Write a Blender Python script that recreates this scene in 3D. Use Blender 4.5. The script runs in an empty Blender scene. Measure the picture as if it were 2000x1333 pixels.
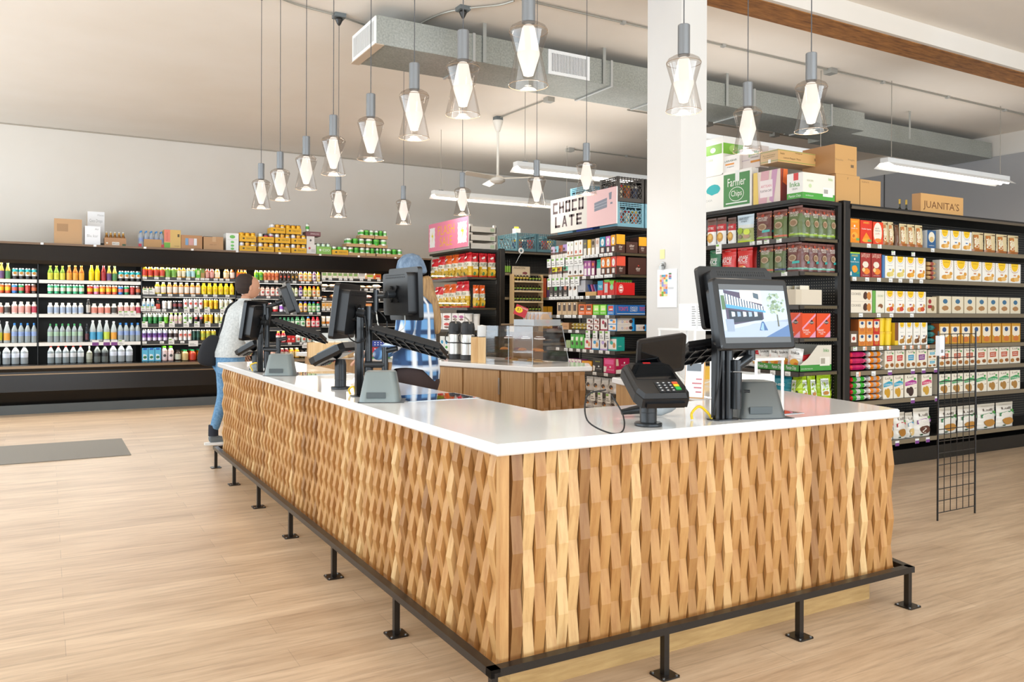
import bpy, math, random
from math import sin, cos, pi, radians as R_
from mathutils import Vector, Matrix
random.seed(7)
S = bpy.context.scene
COL = S.collection

# ---------------------------------------------------------------- camera
CAM = dict(f=1575.163, yaw=0.5221, pitch=-0.0028, roll=0.0036, cy=618.3475, loc=(-1.2832, -2.3298, 1.341))
_F = Vector((sin(CAM['yaw']) * cos(CAM['pitch']), cos(CAM['yaw']) * cos(CAM['pitch']), sin(CAM['pitch'])))
_Rr = Vector((cos(CAM['yaw']), -sin(CAM['yaw']), 0)); _U = _Rr.cross(_F)
_R2 = _Rr * cos(CAM['roll']) + _U * sin(CAM['roll']); _U2 = -_Rr * sin(CAM['roll']) + _U * cos(CAM['roll'])
_C = Vector(CAM['loc'])
cd = bpy.data.cameras.new('camera'); cam = bpy.data.objects.new('camera', cd); COL.objects.link(cam)
cd.sensor_fit = 'HORIZONTAL'; cd.sensor_width = 36.0; cd.lens = CAM['f'] / 2000 * 36
cd.shift_y = -(666.5 - CAM['cy']) / 2000.0
cd.clip_start = 0.05; cd.clip_end = 200
cam.matrix_world = Matrix(((_R2.x, _U2.x, -_F.x, _C.x), (_R2.y, _U2.y, -_F.y, _C.y), (_R2.z, _U2.z, -_F.z, _C.z), (0, 0, 0, 1)))
S.camera = cam

def at(u, v, ax, val):
    """the point of the world plane (axis ax = val) that the photograph shows at pixel u, v"""
    d = _F + _R2 * ((u - 1000) / CAM['f']) - _U2 * ((v - CAM['cy']) / CAM['f'])
    return _C + d * ((val - _C[ax]) / d[ax])

# ---------------------------------------------------------------- light, world, exposure
S.view_settings.view_transform = 'Standard'; S.view_settings.look = 'None'
S.view_settings.exposure = 0.06; S.view_settings.gamma = 1.0; S.view_settings.use_curve_mapping = False
S.cycles.use_denoising = True
S.cycles.max_bounces = 8; S.cycles.diffuse_bounces = 4; S.cycles.glossy_bounces = 4
S.cycles.transmission_bounces = 6; S.cycles.transparent_max_bounces = 12
S.cycles.sample_clamp_indirect = 6; S.cycles.caustics_reflective = False; S.cycles.caustics_refractive = False
W = bpy.data.worlds.new('World'); S.world = W; W.use_nodes = True
W.node_tree.nodes['Background'].inputs[0].default_value = (0.86, 0.93, 1.0, 1)
W.node_tree.nodes['Background'].inputs[1].default_value = 1.0

def area(name, loc, rot, sx, sy, power, col=(1, 1, 1)):
    l = bpy.data.lights.new(name, 'AREA'); l.shape = 'RECTANGLE'; l.size = sx; l.size_y = sy; l.energy = power; l.color = col
    o = bpy.data.objects.new(name, l); COL.objects.link(o); o.location = loc; o.rotation_euler = rot
    return o
# daylight through the shop windows: left street front and the front behind the photographer
area('daylight_left_window', (-5.9, 3.9, 1.9), (0, R_(-132), 0), 2.8, 13.5, 620, (0.78, 0.90, 1.0))
area('daylight_front_window', (2.5, -6.9, 1.9), (R_(126), 0, 0), 13.0, 2.8, 820, (0.79, 0.905, 1.0))

# ---------------------------------------------------------------- materials
_mats = {}
def lin(h):
    h = h.lstrip('#'); c = [int(h[i:i + 2], 16) / 255 for i in (0, 2, 4)]
    return tuple(x / 12.92 if x <= .04045 else ((x + .055) / 1.055) ** 2.4 for x in c)
def bsdf(name, col, rough=.5, metal=0., **kw):
    m = bpy.data.materials.new(name); m.use_nodes = True
    b = m.node_tree.nodes['Principled BSDF']
    b.inputs['Base Color'].default_value = (*col, 1); b.inputs['Roughness'].default_value = rough; b.inputs['Metallic'].default_value = metal
    for k, v in kw.items():
        b.inputs[k.replace('_', ' ')].default_value = v
    return m
def M(h, rough=.45, metal=0.):
    k = (h, rough, metal)
    if k not in _mats: _mats[k] = bsdf('paint_' + h.strip('#'), lin(h), rough, metal)
    return _mats[k]
def emit(h, s):
    k = (h, 'e', s)
    if k not in _mats: _mats[k] = bsdf('glow_' + h.strip('#'), lin(h), .5, 0, Emission_Color=(*lin(h), 1), Emission_Strength=s)
    return _mats[k]
def clear(h, opacity, rough=.05, edge=.5, ior=1.45):
    k = (h, 'clear', opacity, edge)
    if k in _mats: return _mats[k]
    m = bpy.data.materials.new('clear_' + h.strip('#')); m.use_nodes = True; t = m.node_tree; n = t.nodes; n.clear()
    out = n.new('ShaderNodeOutputMaterial'); mx = n.new('ShaderNodeMixShader'); tr = n.new('ShaderNodeBsdfTransparent'); pr = n.new('ShaderNodeBsdfPrincipled')
    lw = n.new('ShaderNodeLayerWeight'); lw.inputs[0].default_value = .35; mm = n.new('ShaderNodeMapRange')
    mm.inputs['To Min'].default_value = opacity; mm.inputs['To Max'].default_value = min(1, opacity + edge)
    tr.inputs[0].default_value = (*[.6 + .4 * c for c in lin(h)], 1)
    pr.inputs['Base Color'].default_value = (*lin(h), 1); pr.inputs['Roughness'].default_value = rough
    t.links.new(lw.outputs['Facing'], mm.inputs['Value']); t.links.new(mm.outputs[0], mx.inputs[0])
    t.links.new(tr.outputs[0], mx.inputs[1]); t.links.new(pr.outputs[0], mx.inputs[2]); t.links.new(mx.outputs[0], out.inputs[0])
    _mats[k] = m; return m

def glass(h, keep, lo, hi):
    """thin clear sheet: mostly lets light through, mirrors at grazing angles"""
    m = bpy.data.materials.new('glass_' + h.strip('#')); m.use_nodes = True; t = m.node_tree; n = t.nodes; n.clear()
    out = n.new('ShaderNodeOutputMaterial'); mx = n.new('ShaderNodeMixShader'); tr = n.new('ShaderNodeBsdfTransparent'); gl = n.new('ShaderNodeBsdfGlossy')
    lw = n.new('ShaderNodeLayerWeight'); lw.inputs[0].default_value = .25; mm = n.new('ShaderNodeMapRange'); mm.inputs['To Min'].default_value = lo; mm.inputs['To Max'].default_value = hi
    tr.inputs[0].default_value = (*[keep + (1 - keep) * c for c in lin(h)], 1); gl.inputs['Roughness'].default_value = .04
    t.links.new(lw.outputs['Facing'], mm.inputs['Value']); t.links.new(mm.outputs[0], mx.inputs[0]); t.links.new(tr.outputs[0], mx.inputs[1]); t.links.new(gl.outputs[0], mx.inputs[2]); t.links.new(mx.outputs[0], out.inputs[0])
    return m
def nodemat(name, build, rough=.5, metal=0.):
    m = bsdf(name, (.5, .5, .5), rough, metal); t = m.node_tree; b = t.nodes['Principled BSDF']
    build(t, b); return m
def _obj(t, scale=(1, 1, 1)):
    tc = t.nodes.new('ShaderNodeTexCoord'); mp = t.nodes.new('ShaderNodeMapping'); mp.inputs['Scale'].default_value = scale
    t.links.new(tc.outputs['Object'], mp.inputs[0]); return mp.outputs[0]
def _noise(t, vec, scale, detail=4, rough=.55):
    n = t.nodes.new('ShaderNodeTexNoise'); n.inputs['Scale'].default_value = scale; n.inputs['Detail'].default_value = detail; n.inputs['Roughness'].default_value = rough
    t.links.new(vec, n.inputs['Vector']); return n.outputs['Fac']
def _ramp(t, fac, stops):
    r = t.nodes.new('ShaderNodeValToRGB'); e = r.color_ramp.elements
    while len(e) < len(stops): e.new(.5)
    for x, (p, c) in zip(e, stops): x.position = p; x.color = (*lin(c), 1)
    t.links.new(fac, r.inputs[0]); return r.outputs[0]
def _mix(t, a, b, fac, mode='MULTIPLY'):
    m = t.nodes.new('ShaderNodeMix'); m.data_type = 'RGBA'; m.blend_type = mode
    if isinstance(fac, float): m.inputs[0].default_value = fac
    else: t.links.new(fac, m.inputs[0])
    for i, x in ((6, a), (7, b)):
        if isinstance(x, str): m.inputs[i].default_value = (*lin(x), 1)
        else: t.links.new(x, m.inputs[i])
    return m.outputs[2]
def _bump(t, b, h, s, d=.002):
    n = t.nodes.new('ShaderNodeBump'); n.inputs['Strength'].default_value = s; n.inputs['Distance'].default_value = d
    t.links.new(h, n.inputs['Height']); t.links.new(n.outputs[0], b.inputs['Normal'])

def _floor(t, b):
    v = _obj(t); br = t.nodes.new('ShaderNodeTexBrick'); t.links.new(v, br.inputs[0])
    br.offset = .37; br.inputs['Scale'].default_value = 1; br.inputs['Brick Width'].default_value = 1.22; br.inputs['Row Height'].default_value = .18
    br.inputs['Mortar Size'].default_value = .0016; br.inputs['Mortar Smooth'].default_value = .3
    br.inputs['Color1'].default_value = (*lin('#dcc5a8'), 1); br.inputs['Color2'].default_value = (*lin('#cdb598'), 1); br.inputs['Mortar'].default_value = (*lin('#b9a58c'), 1)
    g = _noise(t, _obj(t, (1.2, 16, 1)), 2.2, 8, .68); g2 = _noise(t, _obj(t, (.7, 5, 1)), 1.4, 5, .6)
    c = _ramp(t, g, [(.28, '#9c8468'), (.48, '#dccbb5'), (.7, '#f6eee2')]); c2 = _ramp(t, g2, [(.3, '#bda88f'), (.62, '#ffffff')])
    o = _mix(t, br.outputs[0], c, .62); o = _mix(t, o, c2, .45)
    hs = t.nodes.new('ShaderNodeHueSaturation'); hs.inputs['Value'].default_value = 1.12; hs.inputs['Saturation'].default_value = .9; t.links.new(o, hs.inputs['Color'])
    t.links.new(hs.outputs[0], b.inputs['Base Color'])
FLOOR = nodemat('pale_oak_plank_floor', _floor, .38)
def _oak(t, b):  # light oak battens, grain along z, each batten with its own tone
    a = t.nodes.new('ShaderNodeAttribute'); a.attribute_name = 'tone'
    g = _noise(t, _obj(t, (14, 14, 1.3)), 3.0, 7, .62)
    c = _ramp(t, a.outputs['Fac'], [(0, '#956a3c'), (.35, '#b08048'), (.7, '#c2935a'), (1, '#d6b27c')])
    c2 = _ramp(t, g, [(.28, '#c79f74'), (.55, '#ffffff')])
    t.links.new(_mix(t, c, c2, .55), b.inputs['Base Color'])
OAK = nodemat('light_oak_batten', _oak, .48)
def veneer(name, c0, c1, sc, axis_scale, rough=.5):
    def f(t, b):
        g = _noise(t, _obj(t, axis_scale), sc, 8, .6); t.links.new(_ramp(t, g, [(.3, c0), (.68, c1)]), b.inputs['Base Color'])
    return nodemat(name, f, rough)
CABW = veneer('cabinet_oak_veneer', '#a97d4e', '#c39a68', 3, (22, 22, .9))
KICK = veneer('plinth_oak', '#a98653', '#c2a06a', 3, (2, 2, 20))
PALEW = veneer('pale_pine', '#d8ae76', '#e9c896', 3, (20, 20, 1))
BEAMW = veneer('rough_timber', '#6b4320', '#b57a3c', 4, (1.2, 7, 7), .8)
def _quartz(t, b):
    v = _obj(t); n = t.nodes.new('ShaderNodeTexVoronoi'); n.inputs['Scale'].default_value = 60; t.links.new(v, n.inputs[0])
    c = _ramp(t, n.outputs['Distance'], [(.0, '#a9a49c'), (.07, '#f1f0ee')]); t.links.new(c, b.inputs['Base Color'])
QUARTZ = nodemat('white_quartz', _quartz, .09)
def _duct(t, b):
    g = _noise(t, _obj(t, (1, 1, 1)), 60, 3); g2 = _noise(t, _obj(t), 1.3, 3)
    c = _ramp(t, g, [(.3, '#9ea39f'), (.7, '#bfc3be')]); c2 = _ramp(t, g2, [(.3, '#c9c4b4'), (.7, '#ffffff')]); t.links.new(_mix(t, c, c2, .5), b.inputs['Base Color'])
DUCT = nodemat('galvanised_steel', _duct, .42, .55)
def paint(name, h, rough=.75):
    def f(t, b):
        g = _noise(t, _obj(t), 1.1, 3); c = _ramp(t, g, [(.2, h), (.8, h)]); t.links.new(_mix(t, c, '#f4f0ea', g, 'MULTIPLY'), b.inputs['Base Color'])
        _bump(t, b, _noise(t, _obj(t), 120, 2), .08, .001)
    return nodemat(name, f, rough)
WALLP = paint('warm_white_wall_paint', '#e6e0d8'); CEILP = paint('warm_white_ceiling_paint', '#f2ebe2'); COLP = paint('white_column_paint', '#dddcda', .5)
def peg(axes):
    def f(t, b):
        tc = t.nodes.new('ShaderNodeTexCoord'); sp = t.nodes.new('ShaderNodeSeparateXYZ'); t.links.new(tc.outputs['Object'], sp.inputs[0]); d = []
        for ax in axes:
            m = t.nodes.new('ShaderNodeMath'); m.operation = 'MULTIPLY'; m.inputs[1].default_value = 1 / .0254; t.links.new(sp.outputs[ax], m.inputs[0])
            q = t.nodes.new('ShaderNodeMath'); q.operation = 'PINGPONG'; q.inputs[1].default_value = .5; t.links.new(m.outputs[0], q.inputs[0])
            s = t.nodes.new('ShaderNodeMath'); s.operation = 'POWER'; s.inputs[1].default_value = 2; t.links.new(q.outputs[0], s.inputs[0]); d.append(s.outputs[0])
        a = t.nodes.new('ShaderNodeMath'); a.operation = 'ADD'; t.links.new(d[0], a.inputs[0]); t.links.new(d[1], a.inputs[1])
        t.links.new(_ramp(t, a.outputs[0], [(.018, '#a79d8a'), (.028, '#161412')]), b.inputs['Base Color'])
    return nodemat('black_pegboard', f, .55)
PEGX, PEGY = peg(('Y', 'Z')), peg(('X', 'Z'))
BLK = M('#15130f', .38); BLKM = M('#0f0f10', .3); DARK = M('#2a2622', .35); GREY = M('#6f7678', .38, .2); STEEL = M('#b9bbbb', .3, 1.); WHT = M('#f2f2f0', .4); RAILM = M('#26211d', .32, .3)
CARD = M('#c49a6c', .8); CARD2 = M('#b58a5c', .8)
SMOKE = glass('#9c8468', .74, .04, .30); ACR = glass('#dfe8ec', .985, .02, .22); WRAP = clear('#f5f7fa', .12, .15)

# ---------------------------------------------------------------- mesh building
class MB:
    def __init__(s): s.v = []; s.f = []; s.m = []; s.mats = []; s.sm = []; s.tone = []; s.T = Matrix()
    def mi(s, m):
        if m not in s.mats: s.mats.append(m)
        return s.mats.index(m)
    def add(s, vs, fs, m, smooth=False, tone=.5):
        o = len(s.v); s.v += [tuple(s.T @ Vector(p)) for p in vs]; k = s.mi(m)
        for f in fs: s.f.append([o + i for i in f]); s.m.append(k); s.sm.append(smooth); s.tone.append(tone)
    def box(s, x0, x1, y0, y1, z0, z1, m, tone=.5, bev=0):
        if bev:
            b = bev; return s.prism([(x0 + b, y0), (x1 - b, y0), (x1, y0 + b), (x1, y1 - b), (x1 - b, y1), (x0 + b, y1), (x0, y1 - b), (x0, y0 + b)], z0, z1, m)
        s.add([(x0, y0, z0), (x1, y0, z0), (x1, y1, z0), (x0, y1, z0), (x0, y0, z1), (x1, y0, z1), (x1, y1, z1), (x0, y1, z1)],
              [(0, 3, 2, 1), (4, 5, 6, 7), (0, 1, 5, 4), (1, 2, 6, 5), (2, 3, 7, 6), (3, 0, 4, 7)], m, False, tone)
        return s
    def prism(s, poly, z0, z1, m, top=None, sc=1., off=(0, 0)):
        n = len(poly); cx = sum(p[0] for p in poly) / n; cy = sum(p[1] for p in poly) / n
        vs = [(x, y, z0) for x, y in poly] + [(cx + (x - cx) * sc + off[0], cy + (y - cy) * sc + off[1], z1) for x, y in poly]
        s.add(vs, [tuple(reversed(range(n)))] + [(i, (i + 1) % n, n + (i + 1) % n, n + i) for i in range(n)], m)
        s.add(vs[n:], [tuple(range(n))], top or m); return s
    def lathe(s, prof, seg, mat=None, c=(0, 0), smooth=True, ang=0):
        """prof: list of (r, z[, material]); a ring per entry, the entry's material covers the band above it"""
        n = len(prof)
        for i in range(n - 1):
            r0, z0 = prof[i][:2]; r1, z1 = prof[i + 1][:2]; m = prof[i][2] if len(prof[i]) > 2 else mat
            if r0 == 0 and r1 == 0: continue
            vs = []; 
            for r, z in ((r0, z0), (r1, z1)):
                for k in range(seg):
                    a = ang + 2 * pi * k / seg; vs.append((c[0] + r * cos(a), c[1] + r * sin(a), z))
            if r0 == 0: s.add([(c[0], c[1], z0)] + vs[seg:], [(0, 1 + (k + 1) % seg, 1 + k) for k in range(seg)], m, smooth)
            elif r1 == 0: s.add(vs[:seg] + [(c[0], c[1], z1)], [(k, (k + 1) % seg, seg) for k in range(seg)], m, smooth)
            else: s.add(vs, [(k, (k + 1) % seg, seg + (k + 1) % seg, seg + k) for k in range(seg)], m, smooth)
        return s
    def cyl(s, r, z0, z1, seg, m, c=(0, 0), r2=None):
        return s.lathe([(0, z0), (r, z0), (r if r2 is None else r2, z1), (0, z1)], seg, m, c, smooth=False) if seg < 9 else s._cyl(r, z0, z1, seg, m, c, r2)
    def _cyl(s, r, z0, z1, seg, m, c, r2):
        r2 = r if r2 is None else r2; b = .08 * min(r, abs(z1 - z0))
        return s.lathe([(0, z0), (r - b, z0), (r, z0 + b), (r2, z1 - b), (r2 - b, z1), (0, z1)], seg, m, c)
    def tube(s, pts, r, m, seg=8, closed=False):
        pts = [Vector(p) for p in pts]; n = len(pts); rings = []
        up = Vector((0, 0, 1))
        for i, p in enumerate(pts):
            d = (pts[min(i + 1, n - 1)] - pts[max(i - 1, 0)]).normalized()
            a = d.cross(up) if abs(d.z) < .95 else d.cross(Vector((0, 1, 0))); a.normalize(); b = d.cross(a)
            rr = r[i] if isinstance(r, (list, tuple)) else r
            rings.append([tuple(p + a * (rr * cos(2 * pi * k / seg)) + b * (rr * sin(2 * pi * k / seg))) for k in range(seg)])
        vs = [q for g in rings for q in g]
        fs = [(i * seg + k, i * seg + (k + 1) % seg, (i + 1) * seg + (k + 1) % seg, (i + 1) * seg + k) for i in range(n - 1) for k in range(seg)]
        fs += [tuple(range(seg)), tuple(reversed(range((n - 1) * seg, n * seg)))]
        s.add(vs, fs, m, True); return s
    def rod(s, a, b, r, m, seg=8): return s.tube([a, b], r, m, seg)
    def bar(s, a, b, w, h, m):
        """rectangular bar from a to b (centre line), w across, h high"""
        a = Vector(a); b = Vector(b); d = (b - a).normalized(); x = d.cross(Vector((0, 0, 1)))
        if x.length < .01: x = Vector((1, 0, 0))
        x.normalize(); y = x.cross(d); vs = []
        for p in (a, b):
            for i, j in ((-1, -1), (1, -1), (1, 1), (-1, 1)): vs.append(tuple(p + x * (i * w / 2) + y * (j * h / 2)))
        s.add(vs, [(3, 2, 1, 0), (4, 5, 6, 7), (0, 1, 5, 4), (1, 2, 6, 5), (2, 3, 7, 6), (3, 0, 4, 7)], m); return s
    def quad(s, a, b, c, d, m): s.add([a, b, c, d], [(0, 1, 2, 3)], m); return s
    def text(s, string, m, x, z, size, y=0, align='CENTER', width=None, slant=0):
        """flat lettering on the plane y, read from -y"""
        vs, fs, w = textmesh(string); 
        k = size / .7; kx = k if width is None else width / max(w, 1e-4)
        x0 = {'CENTER': -w * kx / 2, 'LEFT': 0, 'RIGHT': -w * kx}[align]
        s.add([(x + x0 + px * kx + slant * pz * k, y, z + pz * k) for px, pz in vs], fs, m); return s
    def build(s, name, parent=None, loc=None, rz=0, **tags):
        me = s.mesh(name); return link(name, me, parent, loc, rz, **tags)
    def mesh(s, name):
        me = bpy.data.meshes.new(name); me.from_pydata(s.v, [], s.f)
        for m in s.mats: me.materials.append(m)
        me.polygons.foreach_set('material_index', s.m); me.polygons.foreach_set('use_smooth', s.sm)
        if len(set(s.tone)) > 1:
            a = me.attributes.new('tone', 'FLOAT', 'FACE'); a.data.foreach_set('value', s.tone)
        if any(s.sm) and not all(s.sm) or any(s.sm):
            try: me.set_sharp_from_angle(angle=R_(40))
            except Exception: pass
        me.update(); return me
_txt = {}
def textmesh(string):
    if string in _txt: return _txt[string]
    cu = bpy.data.curves.new('lettering', 'FONT'); cu.body = string; cu.size = 1; cu.resolution_u = 2
    o = bpy.data.objects.new('lettering', cu); me = o.to_mesh()
    vs = [(v.co.x, v.co.y) for v in me.vertices]; fs = [tuple(p.vertices) for p in me.polygons]
    o.to_mesh_clear(); bpy.data.objects.remove(o); bpy.data.curves.remove(cu)
    x0 = min(v[0] for v in vs); w = max(v[0] for v in vs) - x0
    _txt[string] = ([(a - x0, b) for a, b in vs], fs, w); return _txt[string]
def link(name, me, parent=None, loc=None, rz=0, label=None, cat=None, group=None, kind=None):
    o = bpy.data.objects.new(name, me); COL.objects.link(o)
    if parent is not None: o.parent = parent
    if loc is not None: o.location = loc
    if rz: o.rotation_euler = (0, 0, rz)
    return tag(o, label, cat, group, kind)
def tag(o, label=None, cat=None, group=None, kind=None):
    if label: o['label'] = label
    if cat: o['category'] = cat
    if group: o['group'] = group
    if kind: o['kind'] = kind
    return o
def thing(name, label, cat, loc=(0, 0, 0), rz=0, group=None):
    return link(name, None, None, loc, rz, label, cat, group)
def copy_tree(o, parent=None):
    c = o.copy(); COL.objects.link(c)
    if parent is not None: c.parent = parent
    for ch in [x for x in o.children]: copy_tree(ch, c)
    return c
def curve_pts(ctrl, n=6):
    """smooth path through control points (Catmull-Rom)"""
    P = [Vector(p) for p in ctrl]; P = [P[0] * 2 - P[1]] + P + [P[-1] * 2 - P[-2]]; out = []
    for i in range(1, len(P) - 2):
        a, b, c, d = P[i - 1:i + 3]
        for k in range(n):
            t = k / n; out.append(.5 * ((2 * b) + (c - a) * t + (2 * a - 5 * b + 4 * c - d) * t * t + (3 * b - a - 3 * c + d) * t ** 3))
    out.append(P[-2]); return out
ORD = ['', 'first', 'second', 'third', 'fourth', 'fifth', 'sixth', 'seventh', 'eighth', 'ninth', 'tenth', 'eleventh', 'twelfth', 'thirteenth', 'fourteenth']
NUM = ['', 'one', 'two', 'three', 'four', 'five', 'six', 'seven', 'eight', 'nine', 'ten', 'eleven', 'twelve', 'thirteen', 'fourteen']

# ---------------------------------------------------------------- the room
CZ = 4.0
XL, XR, YF, YB = -6.0, 10.8, -7.0, 11.05
def struct(name, mb): return mb.build(name, kind='structure')
struct('floor', MB().box(XL, XR, YF, YB, -.1, 0, FLOOR))
struct('ceiling', MB().box(XL, XR, YF, YB, CZ, CZ + .1, CEILP))
struct('wall_back', MB().box(XL, XR, YB, YB + .1, 0, CZ, WALLP))
w = MB().box(XR, XR + .1, YF, YB, 0, CZ, WALLP)
struct('wall_right', w)
struct('trim_1', MB().box(XR - .04, XR, YF + 2, 10.9, 0, 3.68, M('#a8a6a6', .6)).box(XR - .046, XR - .04, 6.2, 6.215, 0, 3.68, M('#4a4848', .6)))
# street walls with tall window openings; the daylight comes in through them
wl = MB(); wl.box(XL - .1, XL, YF, YB, 0, .5, WALLP); wl.box(XL - .1, XL, YF, YB, 3.5, CZ, WALLP)
for y in (YF, -3.0, 7.0, YB - .4): wl.box(XL - .1, XL, y, y + .4, .5, 3.5, WALLP)
struct('wall_left', wl)
wf = MB(); wf.box(XL, XR, YF - .1, YF, 0, .5, WALLP); wf.box(XL, XR, YF - .1, YF, 3.5, CZ, WALLP)
for x in (XL, -4.5, 6.5, XR - .4): wf.box(x, x + .4, YF - .1, YF, .5, 3.5, WALLP)
struct('wall_front', wf)
struct('trim_2', MB().box(-6, 9, YB - .012, YB, CZ - .016, CZ - .004, M('#b5a999', .8)))
struct('trim_3', MB().box(4.1, 9, YB - .02, YB, 1.93, 2.06, M('#a9bf33', .6)))
# timber beam under the ceiling, boxed on its front
struct('trim_4', MB().box(-6, 9, 2.21, 2.5, 3.82, CZ, BEAMW).box(-6, 9, 2.17, 2.21, 3.826, CZ, WALLP))
struct('wall_column', MB().box(2.715, 2.965, 2.16, 2.54, 0, 3.82, COLP))
tag(MB().box(-1.72, -.603, 6.02, 7.15, 0, .008, M('#8f8b84', .95)).build('door_mat'), 'grey flat floor mat lying on the plank floor left of the counter', 'mat')
# ================================================================ checkout counter
H = 0.91
outer = [(0, 0), (2.12, 0), (2.70, 2.12), (2.07, 2.12), (1.69, .72), (.63, .72), (.63, 5.10), (0, 5.05)]
def slab(name, poly, z0, z1, m, parent=None, bev=.006, **t):
    """countertop with a small eased edge"""
    n = len(poly); cx = [Vector(p) for p in poly]; ins = []
    for i in range(n):
        a = (cx[i] - cx[i - 1]).normalized(); b = (cx[(i + 1) % n] - cx[i]).normalized()
        na = Vector((-a.y, a.x)); nb = Vector((-b.y, b.x)); k = (na + nb); k /= max(k.dot(na), .2) ; ins.append(cx[i] + k * bev)
    vs = [(*p, z0) for p in ins] + [(*p, z0 + bev) for p in poly] + [(*p, z1 - bev) for p in poly] + [(*p, z1) for p in ins]
    mb = MB(); fs = [tuple(reversed(range(n))), tuple(range(3 * n, 4 * n))]
    for l in range(3): fs += [(l * n + i, l * n + (i + 1) % n, (l + 1) * n + (i + 1) % n, (l + 1) * n + i) for i in range(n)]
    mb.add(vs, fs, m); return mb.build(name, parent, **t)
counter = thing('checkout_counter', 'long oak batten clad checkout counter carrying white quartz top and black foot rail', 'counter')
slab('worktop', outer, H - .041, H, QUARTZ, counter)
def battens(p0, p1, z0, z1, name, parent, pitch=.047, proud=.018, amp=.024, period=.25, phase=0, gap=.03, thick=None, mat=None):
    """a wall of vertical battens whose faces zigzag in depth; out direction is to the right of p0->p1"""
    p0 = Vector(p0); p1 = Vector(p1); d = (p1 - p0); L = d.length; d.normalize(); nrm = Vector((d.y, -d.x)); n = max(2, round(L / pitch)); w = L / n
    mb = MB(); hp = period / 2
    for i in range(n):
        ph = phase + (i % 2) * .5 + .05 * sin(i * .23)
        zs = [z0 + random.uniform(0, .012)]; k = math.floor((z0 / hp) - ph * 2) 
        pts = []
        j = -1
        while True:
            j += 1; zz = (ph % 1.0) * period + (j - 3) * hp
            if zz > z1: break
            if zz > z0 + .01: pts.append((zz, (j % 2)))
        def dep(z):
            t = ((z - (ph % 1.0) * period) / hp + 3); f = t - math.floor(t); a = int(math.floor(t)) % 2
            v = f if a == 0 else 1 - f
            return proud + amp * v
        zl = [zs[0]] + [z for z, _ in pts] + [z1]; tone = min(1, max(0, random.gauss(.55, .25))); g = w * gap
        a = p0 + d * (i * w + g); b = p0 + d * ((i + 1) * w - g); vs = []
        for z in zl:
            q = nrm * dep(z); vs += [(*a, z), (*(a + q), z), (*(b + q), z), (*b, z)]
        m = len(zl); fs = []
        for r in range(m - 1):
            o = 4 * r; fs += [(o, o + 1, o + 5, o + 4), (o + 1, o + 2, o + 6, o + 5), (o + 2, o + 3, o + 7, o + 6)]
        fs += [(0, 3, 2, 1), (4 * m - 4, 4 * m - 3, 4 * m - 2, 4 * m - 1)]
        mb.add(vs, fs, mat or OAK, False, tone)
    return mb.build(name, parent)
ZT = H - .046
I0 = .068   # cladding board set back from the slab edge
battens((I0, 5.0), (I0, I0), .125, ZT, 'batten_cladding', counter, phase=.2)
battens((I0 + .012, I0), (2.135, I0), .125, ZT, 'batten_cladding', counter, phase=.1, amp=.016, gap=.05)
bk = [(I0, I0), (2.135, I0), (2.66, 2.1), (2.09, 2.1), (1.71, .70), (.61, .70), (.61, 5.0), (I0, 5.0)]
MB().prism(bk, .125, ZT + .005, CABW).build('carcass', counter)
pl = [(.13, .13), (2.09, .13), (2.6, 2.07), (2.14, 2.07), (1.76, .64), (.55, .64), (.55, 4.94), (.13, 4.94)]
MB().prism(pl, 0, .125, KICK).build('plinth', counter)
MB().box(I0 - .03, I0 - .006, I0 - .012, I0, .12, ZT, OAK, .8).box(I0 - .034, I0 + .0, I0 - .034, I0 - .006, .12, ZT, OAK, .75).build('corner_post', counter)
# foot rail: one welded frame of square tube on posts with floor plates
RZ0, RZ1 = .158, .185
rail = thing('foot_rail', 'black square steel foot rail running round the oak counter base', 'foot rail')
e0 = -.039; rw = .036
P = [(e0, 5.02), (e0, e0), (2.175, e0), (2.36, .66)]
mb = MB(); zc = (RZ0 + RZ1) / 2
mb.bar((e0 + rw / 2, 5.04, zc), (e0 + rw / 2, e0, zc), rw, RZ1 - RZ0, RAILM)
mb.bar((e0, e0 + rw / 2, zc), (2.175, e0 + rw / 2, zc), rw, RZ1 - RZ0, RAILM)
mb.bar((2.157, e0, zc), (2.30, .5, zc), rw, RZ1 - RZ0, RAILM)
mb.bar((e0, 5.022, zc), (.3, 5.022, zc), rw, RZ1 - RZ0, RAILM)
mb.build('rail_tube', rail)
def post(x, y, rz=0):
    p = MB().box(-.012, .012, -.012, .012, .006, RZ0, RAILM).build('rail_post', rail, (x, y, 0), rz)
    q = MB().box(-.042, .042, -.042, .042, 0, .006, RAILM, bev=.006)
    for i in (-1, 1):
        for j in (-1, 1): q.cyl(.005, .006, .009, 8, STEEL, (i * .031, j * .031))
    q.build('floor_plate', p)
cx0 = e0 + rw / 2
post(cx0, cx0)
for i in range(1, 6): post(cx0, cx0 + .8459 * i)
post(cx0, 5.0)
for i in range(1, 4): post(cx0 + .726 * i, cx0)
post(2.29, .45)
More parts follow.
